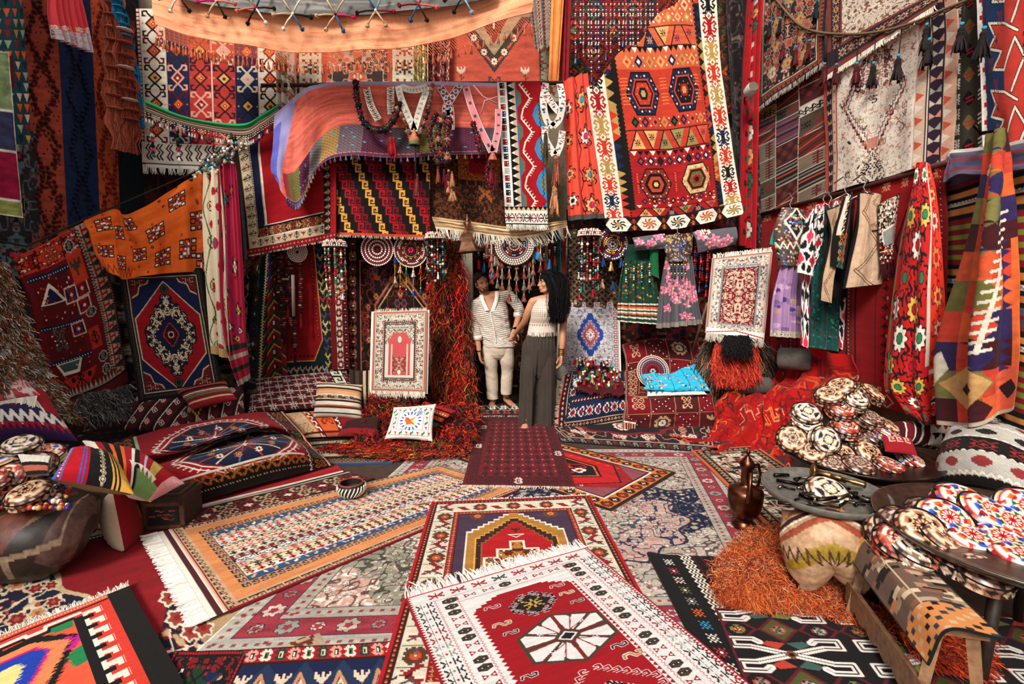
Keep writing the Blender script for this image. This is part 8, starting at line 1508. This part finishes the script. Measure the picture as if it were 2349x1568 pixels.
# long haired chair
o = shaggy('long_haired_chair','chair hidden under long grey, brown and coral goat hair below the garnet rug',[[(1622,775,5.5),(1690,765,5.45),(1758,780,5.5)],[(1598,840,5.4),(1685,830,5.2),(1775,840,5.4)],[(1615,900,5.3),(1690,900,5.1),(1765,900,5.3)],[(1632,985,5.2),(1690,990,5.1),(1740,985,5.2)]],('Y',5.3),5000,.16,['#6a5c50','#8a8076','#a8703a','#3a2a24','#5a4a40'],.012,'chair','#2a1c18',down=.9,bn=15)
shaggy('','',[[(1640,785,5.1),(1735,785,5.1)],[(1634,840,4.98),(1740,840,4.98)],[(1640,858,4.95),(1735,858,4.95)]],('Y',5.2),2600,.12,['#e0402c','#e85038','#c83424'],.011,down=.9,mb=o,lift=.2); shaggy('','',[[(1662,768,4.98),(1718,768,4.98)],[(1658,800,4.9),(1720,800,4.9)]],('Y',5.2),1500,.1,['#120e10','#1c1416'],.011,down=.8,mb=o)
for nm,lb,A,B,r,q in (('velvet_bolster','grey velvet bolster cushion lying in front of the long haired chair',(1662,882,5.1),(1770,884,5.0),.09,'#55504c'),('velvet_bolster','grey velvet bolster resting at the top of the red embroidered throw',(1784,820,4.95),(1866,826,4.75),.11,'#6a6560')):
    A,B = PY(*A),PY(*B); t = np.array([0,.02,.06,.5,.94,.98,1])[:,None]; b = MB(); b.tube(A + (B - A) * t,[.02,r * .8,r,r * 1.03,r,r * .8,.02],q,24); tag(b.build(nm,'velvet'),lb,'bolster')
# red embroidered throw
c = Cv(190,200,'#b0120e'); c.orn(0,0,190,200,('#8a0c0c','#8a0c0c','#c83018'),3,12,0,3,.06)
for i in range(70):
    x,y = rs.uniform(0,190),rs.uniform(0,200); q = rs.choice(['#e07a3a','#d8a080','#6a1a2a','#c8502a','#3a1a1c']); k_ = rs.uniform(.7,1.4)
    c.line([(x,y),(x + 7 * k_,y - 5 * k_),(x + 10 * k_,y + 5 * k_),(x + 17 * k_,y),(x + 20 * k_,y + 9 * k_)],1.2,q); c.line([(x,y + 4),(x + 5 * k_,y + 12 * k_),(x - 4 * k_,y + 16 * k_)],1,q)
cloth('embroidered_throw','large red throw with orange embroidered branches covering the low sofa and spilling on the floor','throw',[[(1770,850,5.5),(1810,822,5.45),(1870,800,4.8),(1945,815,4.15)],[(1720,895,5.2),(1780,880,5.15),(1850,870,4.8),(1955,860,4.1)],[(1645,920,5.0),(1720,925,4.85),(1800,920,4.6),(1900,900,4.2)],[(1640,975,4.85),(1720,985,4.65),(1790,990,4.45),(1870,980,4.3)],[(1600,1010,4.7),(1680,1035,4.45),(1760,1050,4.2),(1840,1040,4.1)],[(1530,998,4.9),(1640,1050,4.26),(1745,1088,3.92),(1810,1075,4.0)]],('Y',4.8),c,(5,.05,1.2,.6),rip=.05,mat='wool',fr=[('b',.1,200,'#c8281c',.012)])
c = Cv(80,50,'#6a1420'); c.stripes([(9,'#4a0c14'),(2,'w'),(8,'#6a1420'),(2,'w'),(7,'#2a0c14'),(3,'w')] * 2,True); cushion('striped_cushion','dark red cushion with white zigzag stripes behind the wide tray of caps','cushion',[[(2046,968,3.4),(2150,965,3.45)],[(2050,1012,3.3),(2150,1032,3.3)]],('Y',3.4),c,.08,back='#4a0c14')
c = Cv(60,50,'#d8ccb8'); c.zig(0,8,60,20,5,'q'); c.zig(0,26,60,40,5,'k'); cushion('zigzag_cushion','small white cushion with red and black triangles between the striped cushion and the bolster','cushion',[[(2140,965,3.35),(2205,975,3.35)],[(2128,1020,3.25),(2180,1035,3.25)]],('Y',3.3),c,.06,back='#8a7a6a')
c = Cv(130,160,'#1a1412')
for y0,q,ms,cs in ((0,'#1a1412','dia',('w','#b89a7a')),(30,'#b8b2a8','hex',('#7a2a2a','#8a3030','#7a2a2a')),(62,'#b8b2a8','hex',('#1a1412','#2a2420','#1a1412')),(92,'#1a1412','star',('#9a2a2c','#1a1412','#9a2a2c')),(122,'#b8b2a8','hex',('#8a3030','#8a3030','#8a3030'))): c.rect(0,y0,130,y0 + 32,q); c.rep(ms,0,y0 + 3,130,y0 + 27,(cs,),2,5); c.zig(0,y0 + 28,130,y0 + 32,20,'w',1.4)
c.wear(.08); cushion('woven_bolster','big black and grey woven bolster with red motifs at the right edge behind the caps','cushion',[[(2200,968,3.15),(2300,985,2.85),(2420,1040,2.58)],[(2140,1110,2.8),(2260,1120,2.5),(2440,1190,2.25)]],('Y',3),c,.17,back='#1a1412',pw=.5,lin_=False)
G_ = {}
for o in COL.objects:
    if '|' in str(o.get('label')): G_.setdefault(o['label'],[]).append(o)
for lb,L_ in G_.items():
    for k,o in enumerate(sorted(L_,key=lambda q: proj(q.location)[0])): a,q = lb.split('|'); o['label'] = '%s cap, %s, on the %s' % (q,'the only such one' if len(L_) == 1 else ORD[k] + ' such from left',a)
# ------------------------------------------------------------------ the two people
def V3(*a): return np.array(a,float)
def limb(b,pts,W,D=None,side=(1,0,0),n=None,seg=16):
    """tapering rounded limb through points; W, D half widths along side and across it"""
    pts = np.array(pts,float); W = np.array(W,float); D = W if D is None else np.array(D,float); m = n or 6 * (len(pts) - 1) + 1
    B = bmat(m,len(pts),False); P = B @ pts; w = B @ W; d = B @ D; T = np.gradient(P,axis=0); T /= np.linalg.norm(T,axis=1)[:,None]
    k = np.array([.3,.7,.92]); e0 = P[0] - T[0] * d[0] * np.array([.96,.72,.38])[:,None]; e1 = P[-1] + T[-1] * d[-1] * np.array([.38,.72,.96])[:,None]
    P = np.concatenate([e0,P,e1]); w = np.r_[w[0] * k,w,w[-1] * k[::-1]]; d = np.r_[d[0] * k,d,d[-1] * k[::-1]]; T = np.concatenate([np.repeat(T[:1],3,0),T,np.repeat(T[-1:],3,0)])
    S_ = np.asarray(side,float) - T * (T @ np.asarray(side,float))[:,None]; S_ /= np.linalg.norm(S_,axis=1)[:,None]; Q = np.cross(T,S_); a = np.arange(seg) / seg * 2 * PI
    G = P[:,None] + S_[:,None] * (w[:,None] * np.cos(a))[...,None] + Q[:,None] * (d[:,None] * np.sin(a))[...,None]; b.grid(G,'w',True)
    k0 = b.n - G.shape[0] * seg
    for r,f in ((k0,-1),(b.n - seg,1)): b.L.append(np.arange(r,r + seg)[::f]); b.S.append(np.array([b.nl])); b.nl += seg
def head(b,c,F,U,s=1.):
    F = V3(*F); F /= np.linalg.norm(F); U = V3(*U); U -= F * (U @ F); U /= np.linalg.norm(U); X = np.cross(F,U); M = np.stack([X,F,U],1); L = lambda *p: c + M @ (np.array(p) * s)
    el = lambda p,r: b.ball(L(*p),np.array(r) * s,'w',20,M)
    el((0,-.012,.035),(.075,.096,.085)); el((0,.026,-.022),(.06,.066,.08)); el((0,.06,-.09),(.025,.022,.02)); el((0,.074,-.066),(.03,.02,.02))
    for x in (-1,1):
        limb(b,[L(x * .052,.0,-.05),L(x * .03,.042,-.085),L(x * .01,.062,-.094)],np.array([.022,.02,.018]) * s); el((x * .034,.06,-.028),(.024,.024,.022)); el((x * .026,.076,.018),(.026,.014,.01)); el((x * .076,-.008,-.012),(.009,.018,.031)); el((x * .009,.094,-.04),(.008,.01,.007)); el((x * .03,.076,-.004),(.016,.01,.01))
    limb(b,[L(0,.084,.004),L(0,.098,-.02),L(0,.108,-.036)],np.array([.008,.0085,.011]) * s); el((0,.089,-.06),(.022,.009,.0055)); el((0,.087,-.07),(.019,.01,.006))
    return L,M
def face(e,L,M,s,brow='#1c1210',iris='#2a1a12'):
    b = MB()
    for x in (-1,1): b.ball(L(x * .03,.083,-.003),np.array([.012,.0065,.0045]) * s,'#c8bab0',12,M); b.ball(L(x * .03,.087,-.003),np.array([.005,.0035,.0046]) * s,iris,8,M)
    b.build('eyes','bead',e); b = MB()
    for x in (-1,1): b.tube([L(x * .014,.0925,.015),L(x * .03,.091,.020),L(x * .045,.079,.014)],np.array([.0035,.004,.002]) * s,brow,6); b.tube([L(x * .019,.088,.001),L(x * .03,.0905,.0035),L(x * .041,.082,.0)],.0016,'#1a100c',5)
    b.build('eyebrows','hair',e)
def hand(b,w,d,nrm,curl=.5,th=1,s=1.):
    """palm, four unequal fingers bending towards nrm and a thumb leaving the palm's side"""
    d = V3(*d); d /= np.linalg.norm(d); nrm = V3(*nrm); nrm -= d * (nrm @ d); nrm /= np.linalg.norm(nrm); sd = np.cross(d,nrm) * th
    limb(b,[w,w + d * .035 * s,w + d * .075 * s],np.array([.026,.036,.037]) * s,np.array([.018,.015,.012]) * s,sd)
    for i,(o,l) in enumerate(((-.03,.07),(-.0105,.08),(.0095,.075),(.0285,.058))):
        p = w + (d * (.082 - abs(o) * .15) + sd * o) * s; P = [p - d * .012]; a = .15 + .1 * i * curl
        for k,f in enumerate((.45,.32,.25)): v = d * math.cos(a) + nrm * math.sin(a) + sd * o * (1 - curl) * 2; P.append(P[-1] + v * l * f * s * (1.15 if k == 0 else 1)); a += curl * .95
        limb(b,P,np.array([.0092,.0088,.008,.0066]) * s,None,sd,12,10)
    p = w + (d * .022 - sd * .026) * s; limb(b,[p,p + (d * .022 - sd * .024 + nrm * .008) * s,p + (d * .05 - sd * .03 + nrm * .02) * s,p + (d * .068 - sd * .024 + nrm * .03) * s],np.array([.014,.0125,.0105,.008]) * s,None,sd,12,10)
def foot(b,an,d,s=1.):
    d = V3(*d); d /= np.linalg.norm(d); sd = V3(d[1],-d[0],0)
    limb(b,[an,an - (0,0,.03) - d * .01,an + d * .06 - (0,0,.045),an + d * .13 - (0,0,.062)],np.array([.034,.036,.038,.042]) * s,np.array([.04,.036,.026,.014]) * s,sd)
    for i,o in enumerate((-.03,-.012,.003,.017,.03)): p = an + d * .14 + sd * o - (0,0,.066); limb(b,[p,p + d * (.034 - abs(i - 1) * .005) + (0,0,.002),p + d * (.045 - .006 * i) - (0,0,.003)],[.013 if i == 0 else .0095] * 3,None,sd,8,10)
def melt(b,name,parent,vox,cf,mat,sm=4,keep=None,nz=0.,dp=None):
    """fuse the overlapping limbs into one continuous skin and colour it"""
    o = mk('melt',np.concatenate(b.V),np.concatenate(b.L),np.concatenate(b.S),None,mat,parent); m = o.modifiers.new('r','REMESH'); m.mode = 'VOXEL'; m.voxel_size = vox; m2 = o.modifiers.new('s','SMOOTH'); m2.iterations = sm; m2.factor = .5
    me = bpy.data.meshes.new_from_object(o.evaluated_get(bpy.context.evaluated_depsgraph_get())); n = len(me.vertices); co = np.empty(n * 3,np.float32); me.vertices.foreach_get('co',co); W_ = co.reshape(-1,3) + WORLD[parent.name]
    no = np.empty(n * 3,np.float32); me.vertices.foreach_get('normal',no); no = no.reshape(-1,3)
    nl = len(me.loops); lv = np.empty(nl,np.int32); me.loops.foreach_get('vertex_index',lv); ls = np.empty(len(me.polygons),np.int32); me.polygons.foreach_get('loop_start',ls); lt = np.diff(np.r_[ls,nl])
    if nz: W_ = W_ + no * (nz * 2 * (vn(W_[:,0] * 9 + W_[:,1] * 5 + 90,W_[:,2] * 22 + W_[:,0] * 12 + 90,5) - .5) + nz * .6 * (vn(W_[:,0] * 22 - W_[:,2] * 20 + 190,W_[:,2] * 22 + 90,9) - .5))[:,None]
    if dp is not None: W_ = W_ + no * dp(W_,no)[:,None]
    C = cf(W_,no)
    if keep is not None:
        kv = keep(W_,no); q = lv.reshape(-1,4) if (lt == 4).all() else None
        if q is not None: q = q[kv[q].all(1)]; lv = q.ravel(); ls = np.arange(len(q)) * 4
    bpy.data.objects.remove(o); bpy.data.meshes.remove(me); return mk(name,W_,lv,ls,C,mat,parent)
skin = lambda base: (lambda W_,no: np.clip(col(base) * (1 + .10 * (vn(W_[:,0] * 12 + 50,W_[:,2] * 12 + 50,3) - .5))[:,None],0,1))
def near(W_,p,r): return np.linalg.norm(W_ - p,axis=1) < r
def loft(rows,seg=72,fold=None,c='w',cf=None,n=60,open_=None):
    """garment tube from rows (centre, half width, half depth), with folds"""
    C0 = np.array([r[0] for r in rows],float); w = np.array([r[1] for r in rows]); d = np.array([r[2] for r in rows]); B = bmat(n,len(rows),False); C0,w,d = B @ C0,B @ w,B @ d
    a = np.arange(seg) / seg * 2 * PI; t = np.linspace(0,1,n); f = 1 + (fold(a[None],t[:,None]) if fold else 0) * np.ones((n,seg)); G = C0[:,None] + np.stack([f * w[:,None] * np.cos(a),f * d[:,None] * np.sin(a),0 * f],-1)
    cc = cf(a[None],t[:,None],G) if cf else np.broadcast_to(col(c),G.shape).copy(); return G,cc
def shell(b,G,cc): b.grid(G,cc,True); c0 = G.mean(1,keepdims=True); b.grid((c0 + (G - c0) * .94)[:,::-1],cc[:,::-1] * .7,True)

# ---- woman
Yw = 5.12; w_ = empty('person',PZ(1235,985,.03),'person with long black hair, cream crochet top and wide dark trousers holding another hand','person'); SK = '#c08462'
b = MB(); L,M = head(b,PY(1256,647,Yw),(-1,-.42,.02),(.05,0,1),1.0)
limb(b,[L(0,-.02,-.04),PY(1256,678,Yw + .02),PY(1255,692,Yw + .02)],[.05,.047,.058]); limb(b,[PY(1256,690,Yw),PY(1252,714,Yw),PY(1245,742,Yw),PY(1243,766,Yw),PY(1240,800,Yw),PY(1238,815,Yw)],[.10,.135,.125,.13,.165,.15],[.06,.095,.085,.085,.11,.1])
limb(b,[PY(1227,690,Yw),PY(1256,686,Yw),PY(1287,696,Yw)],[.045,.05,.045])
for x,y in ((1238,714),(1266,716)): b.ball(PY(x,y,Yw - .07),(.058,.055,.055),'w',14)
limb(b,[PY(1222,692,Yw),PY(1211,716,5.14),PY(1203,737,5.2),PY(1191,754,5.32),PY(1182,765,5.42)],[.046,.042,.036,.031,.022]); hand(b,PY(1181,767,5.43),(-.35,.5,-.8),(-.6,.6,.2),.75,-1)
limb(b,[PY(1291,696,Yw),PY(1293,725,Yw),PY(1291,755,5.1),PY(1290,783,5.06),PY(1287,812,5.05)],[.046,.042,.037,.034,.022]); hand(b,PY(1287,815,5.05),(-.05,-.05,-1),(-.9,-.2,0),.45,-1)
for x,x2,y1,Y in ((1222,1207,961,5.05),(1258,1250,957,5.14)): limb(b,[PY(x,810,Yw),PY((x + x2) / 2,885,Yw),PY(x2,y1,Y)],[.085,.055,.038])
foot(b,PY(1207,965,5.06),(-.25,-1,0)); foot(b,PY(1250,959,5.15),(-.1,-1,0))
def wc(W_,no): C = skin(SK)(W_,no); C[near(W_,L(0,.094,-.065),.0145)] = col('#a8584a'); return C
melt(b,'body',w_,.0052,wc,'skin',3); face(w_,L,M,1.)
A_ = lambda a,t: .012 * np.sin(26 * a + 3 * t) * (.3 + t)
def tc(a,t,G): C = np.empty(G.shape); C[:] = col('#e2d4c4'); k = (np.sin(a * 40) > .1) & (np.sin(t * 118) > .1) & (t < .62); C[np.broadcast_to(k,C.shape[:2])] = col('#8a6450'); C[np.broadcast_to((t > .62) & (t < .74) & (a > -9),C.shape[:2])] = col('#c9b49e'); k = (np.sin(a * 30) > .5) & (np.abs(t - .8) < .02); C[np.broadcast_to(k,C.shape[:2])] = col('#6a4a3a'); return C
G,cc = loft([(PY(1248,684,Yw - .01),.085,.055),(PY(1250,694,Yw),.115,.085),(PY(1252,712,Yw - .015),.152,.135),(PY(1250,728,Yw - .01),.152,.125),(PY(1245,744,Yw),.146,.11),(PY(1243,760,Yw),.15,.115)],240,lambda a,t: .01 * np.sin(40 * a),cf=tc,n=90)
b = MB(); shell(b,G,cc); o = b.build('crochet_top','wool',w_); fringe(o,np.concatenate([G[-1],G[-1,:1]]),(0,0,-1),.045,220,'#e2d4c4',.012)
b = MB(); TQ = '#3d342e'; limb(b,[PY(1243,769,Yw),PY(1240,782,Yw),PY(1237,800,Yw),PY(1235,830,Yw),PY(1235,850,Yw)],[.146,.168,.186,.182,.16],[.1,.118,.128,.12,.1])
for x0,x1,x2 in ((1220,1214,1209),(1252,1254,1252)): limb(b,[PY(x0,800,Yw),PY(x1,840,Yw),PY((x1 + x2) / 2,900,Yw),PY(x2,950,Yw),PY(x2 + 1,984,Yw)],[.088,.094,.096,.1,.105],[.1,.115,.115,.12,.125])
zt,zb = PY(1240,800,Yw)[2],PY(1240,979,Yw - .1)[2]
def pl_(W_,no):
    x = W_[:,0]; t = np.clip((zt - W_[:,2]) / (zt - zb),-.2,1); u = np.clip(t,0,1); xs = PY(1234,800,Yw)[0] - .035 * u; fr_ = (no[:,1] < .3)
    return .004 * np.sin(x * 170) * np.clip(-t * 6 + .3,0,1) + .009 * u * np.sin(x * 62 + 2 * u) + .004 * u * np.sin(x * 150 + 1) - .05 * u ** .5 * (t > 0) * np.exp(-((x - xs) / (.006 + .016 * u)) ** 2) * fr_
melt(b,'trousers',w_,.0055,skin(TQ),'smooth',3,lambda W_,no: W_[:,2] > zb,0,pl_)
b = MB(); HC = '#141014'; b.ball(L(0,-.018,.035),np.array([.088,.104,.098]),HC,24,M,.12)
def hair(b,n,root,path,w,hc,sp,wob):
    A = np.array(path); K = bmat(18,len(A),False) @ A; P = np.repeat(K[None],n,0) + (RN.normal(size=(n,1,3)) * sp) * np.linspace(.5,1.15,18)[None,:,None]; ph = RN.rand(n,1) * 6; t = np.arange(18)[None]
    P = P + np.stack([np.sin(t * .9 + ph),.6 * np.cos(t * .8 + ph),0 * t + 0 * ph],-1) * wob * np.linspace(0,1,18)[None,:,None]; s_ = RN.rand(n); P[:,:,2] += (s_[:,None] ** 2) * np.linspace(0,.12,18)[None]
    b.strands(P,w,np.clip(col(hc) * RN.uniform(.5,1.25,(n,1)),0,1))
hair(b,1500,0,[L(.0,-.02,.12),PY(1282,640,5.1),PY(1286,680,5.06),PY(1282,720,5.0),PY(1279,740,4.98)],.006,HC,(.034,.03,.012),.012)
hair(b,1100,0,[L(.0,.04,.115),PY(1262,645,5.03),PY(1270,680,5.0),PY(1270,715,4.97),PY(1272,726,4.96)],.006,HC,(.024,.02,.012),.012)
hair(b,400,0,[L(0,-.03,.12),PY(1276,645,5.2),PY(1266,672,5.26),PY(1236,682,5.26),PY(1230,690,5.22)],.006,HC,(.03,.02,.012),.01); hair(b,400,0,[L(0,0,.12),PY(1290,640,5.16),PY(1296,690,5.14),PY(1294,722,5.1)],.006,HC,(.022,.03,.01),.012)
b.build('hair','hair',w_)
b = MB(); [b.tube([PY(1288,y,5.05) + (.031 * math.cos(a),.031 * math.sin(a),.002 * math.sin(2 * a)) for a in np.linspace(0,2 * PI,20)],.0042,q,6) for y,q in ((800,'#1a1614'),(804,'#b08a4a'),(808,'#c9a05a'),(812,'#a87a40'))]; b.build('bangles','metal',w_)

# ---- man
Ym = 5.86; m_ = empty('person',PZ(1145,938,.03),'bearded person in striped open shirt and beige trousers leaning barefoot from the doorway','person'); SM = '#b87c5c'
b = MB(); Lm,Mm = head(b,PY(1105,648,Ym - .06),(.42,-1,-.05),(-.30,0,1),1.0)
limb(b,[Lm(0,-.02,-.05),PY(1114,678,Ym),PY(1118,690,Ym)],[.058,.06,.075]); limb(b,[PY(1118,690,Ym),PY(1128,715,Ym),PY(1136,750,Ym),PY(1142,790,Ym)],[.13,.175,.155,.15],[.085,.11,.1,.1]); limb(b,[PY(1096,694,Ym),PY(1122,682,Ym),PY(1164,676,Ym)],[.058,.07,.058])
limb(b,[PY(1092,698,Ym),PY(1089,722,Ym),PY(1090,744,Ym - .02),PY(1095,778,Ym - .08),PY(1099,806,Ym - .12)],[.058,.05,.042,.038,.027]); hand(b,PY(1099,808,Ym - .12),(.15,-.1,-1),(.9,.1,0),.5,1,1.12)
limb(b,[PY(1170,678,Ym),PY(1184,692,Ym - .05),PY(1192,710,Ym - .15),PY(1187,735,Ym - .26),PY(1180,756,Ym - .34)],[.058,.05,.042,.036,.027]); hand(b,PY(1179,758,Ym - .35),(-.15,-.25,-1),(.5,-.8,0),.7,1,1.12)
for p in ([(1124,800),(1127,850),(1131,912)],[(1160,800),(1163,848),(1160,904)]): limb(b,[PY(*p[0],Ym),PY(*p[1],Ym + .02),PY(*p[2],Ym + .08)],[.08,.055,.042])
foot(b,PY(1130,919,Ym + .1),(-.2,-1,0),1.1); foot(b,PY(1162,910,Ym + .16),(.5,-1,0),1.1)
def mc(W_,no):
    C = skin(SM)(W_,no); l = (W_ - Lm(0,0,0)) @ Mm; ok = near(W_,Lm(0,0,0),.17); r_ = vn(W_[:,0] * 160,W_[:,2] * 160 + W_[:,1] * 90,4) * .012; zz = l[:,2] + r_; bd = ok & (zz < -.032 - 1.1 * np.clip(l[:,1] - .02,0,.05) * (np.abs(l[:,0]) > .03)) & (l[:,2] > -.115) & (l[:,1] > .0) & ~((np.abs(l[:,0]) < .03) & (zz > -.045) & (l[:,1] > .07)); C[bd] = col('#4a3024'); sb = ok & (l[:,2] > -.035) & (l[:,2] < .03) & (np.abs(l[:,0]) > .056) & (l[:,1] > -.002) & (l[:,1] < .028); C[sb] = col('#4a3024')
    C[near(W_,Lm(0,.096,-.066),.0125)] = col('#9a5a4a'); h = ok & (l[:,2] > .02) & (l[:,1] < .02); C[h] = col('#3a2820'); return C
melt(b,'body',m_,.0055,mc,'skin',3); face(m_,Lm,Mm,1.,'#2a1a12','#3a4a5a')
b = MB(); b.ball(Lm(0,-.022,.044),np.array([.081,.1,.088]),'#33231c',26,Mm,.05); t = RN.normal(size=(900,3)); t /= np.linalg.norm(t,axis=1)[:,None]; t = t[(t[:,2] > .1)]; P0 = np.array([Lm(0,-.016,.042) + Mm @ (v * (.078,.096,.088)) for v in t]); D = np.array([Mm @ (v * .5 + V3(0,.6,.1)) for v in t]); b.strands(P0[:,None] + D[:,None] * (np.linspace(0,.012,3)[None,:,None]),.006,np.clip(col('#33231c') * RN.uniform(.6,1.5,(len(t),1)),0,1)); b.build('hair','hair',m_)
# shirt
b = MB(); limb(b,[PY(1120,690,Ym),PY(1128,713,Ym),PY(1135,745,Ym),PY(1140,778,Ym),PY(1143,790,Ym)],[.15,.2,.19,.19,.195],[.1,.135,.13,.13,.13]); limb(b,[PY(1095,697,Ym),PY(1122,686,Ym),PY(1165,678,Ym)],[.068,.075,.068])
limb(b,[PY(1093,700,Ym),PY(1089,722,Ym),PY(1090,744,Ym - .02),PY(1094,772,Ym - .07)],[.07,.066,.06,.054]); limb(b,[PY(1168,680,Ym),PY(1184,694,Ym - .06),PY(1192,710,Ym - .15),PY(1190,719,Ym - .2)],[.07,.064,.058,.055])
ax = PY(1120,690,Ym) - PY(1143,790,Ym); ax /= np.linalg.norm(ax)
def sc_(W_,no): z = W_ @ ax + .012 * (vn(W_[:,0] * 9 + 40,W_[:,2] * 9 + 40,2) - .5) + .05 * W_[:,0]; k = np.clip(.5 + 1.6 * np.sin(z * 2 * PI / .023),0,1)[:,None]; return col('#8f7a68') * (1 - k) + col('#efe6da') * k
def vneck(W_,no):
    px = (W_[:,0] / W_[:,1]) * FOC / 1.0; x,z = W_[:,0],W_[:,2]; a,c_,d_ = PY(1111,676,Ym),PY(1136,672,Ym),PY(1124,716,Ym); t = np.clip((z - d_[2]) / (a[2] - d_[2]),0,1.3)
    return ~((z > d_[2]) & (x > d_[0] + (a[0] - .02 - d_[0]) * t) & (x < d_[0] + (c_[0] + .01 - d_[0]) * t) & (W_[:,1] < Ym)) & (z > PY(1143,789,Ym)[2] - .02) & ~near(W_,PY(1094,779,Ym - .09),.035)
o = melt(b,'shirt',m_,.0055,sc_,'smooth',3,vneck,.009)
b = MB()
for P_ in ([(1108,676),(1112,690),(1122,712)],[(1136,668),(1134,688),(1125,714)]):
    K = bmat(12,3,False) @ np.array([PY(x,y,Ym - .135 + .0007 * (714 - y)) for x,y in P_]); f = -1 if P_[0][0] < 1120 else 1; b.grid(np.stack([K,K + (f * .022,-.014,.0),K + (f * .045,.004,-.004)],1),'#efe8e0')
b.build('collar','smooth',o); b = MB(); K = bmat(30,3,False) @ np.array([PY(1124,714,Ym - .14),PY(1132,750,Ym - .145),PY(1138,786,Ym - .14)]); b.grid(np.stack([K - (.009,0,0),K + (0,-.006,0),K + (.009,0,0)],1),'#d8ccbe'); [b.ball(K[i] - (0,.008,0),.005,'#f2ece4',6) for i in (4,10,16,22,28)]; b.build('button_placket','smooth',o)
b = MB(); K = [(PY(1095,774,Ym - .075),.055),(PY(1189,721,Ym - .2),.056)]
for p,r in K: b.lathe([(r * .8,-.03),(r,-.028),(r * 1.04,0),(r,.03),(r * .85,.03)],p,'#e6dccf',20)
b.build('cuffs','smooth',o)
G,cc = loft([(PY(1140,772,Ym),.188,.128),(PY(1143,784,Ym),.195,.132),(PY(1145,793,Ym),.197,.135)],90,lambda a,t: .03 * np.sin(7 * a) * t,n=16,cf=lambda a,t,G: np.where((((G @ ax) % .021) < .0085)[...,None],col('#8a7462'),col('#e9dfd2'))); b = MB(); shell(b,G + (0,0,0) * G,cc); b.build('shirt_tail','smooth',o)
b = MB(); limb(b,[PY(1142,786,Ym),PY(1142,802,Ym)],[.18,.17],[.125,.125])
for p,W_ in (([(1123,800,0),(1125,824,0),(1127,850,.02),(1129,885,.05),(1131,936,.08)],[.098,.09,.079,.074,.071]),([(1161,800,0),(1163,824,0),(1164,848,.03),(1162,880,.05),(1160,924,.08)],[.098,.09,.078,.072,.068])): limb(b,[PY(x,y,Ym + d) for x,y,d in p],W_)
melt(b,'trousers',m_,.006,skin('#c9b6a2'),'smooth',4,lambda W_,no: W_[:,2] > np.where(W_[:,0] < PY(1145,900,Ym)[0],PY(1131,914,Ym + .06)[2],PY(1160,903,Ym + .06)[2]),.004)
b = MB(); b.tube([PY(1099,804,Ym - .12) + (.033 * math.cos(a),.033 * math.sin(a),0) for a in np.linspace(0,2 * PI,20)],.006,'#1a1616',6); b.build('wristband','leather',m_); b = MB(); b.tube([PY(1182,752,Ym - .33) + (.034 * math.cos(a),.034 * math.sin(a),0) for a in np.linspace(0,2 * PI,20)],.009,'#2a2422',6); b.ball(PY(1182,752,Ym - .37),(.016,.006,.016),'#1a1a1c',10); b.build('wristwatch','metal',m_)
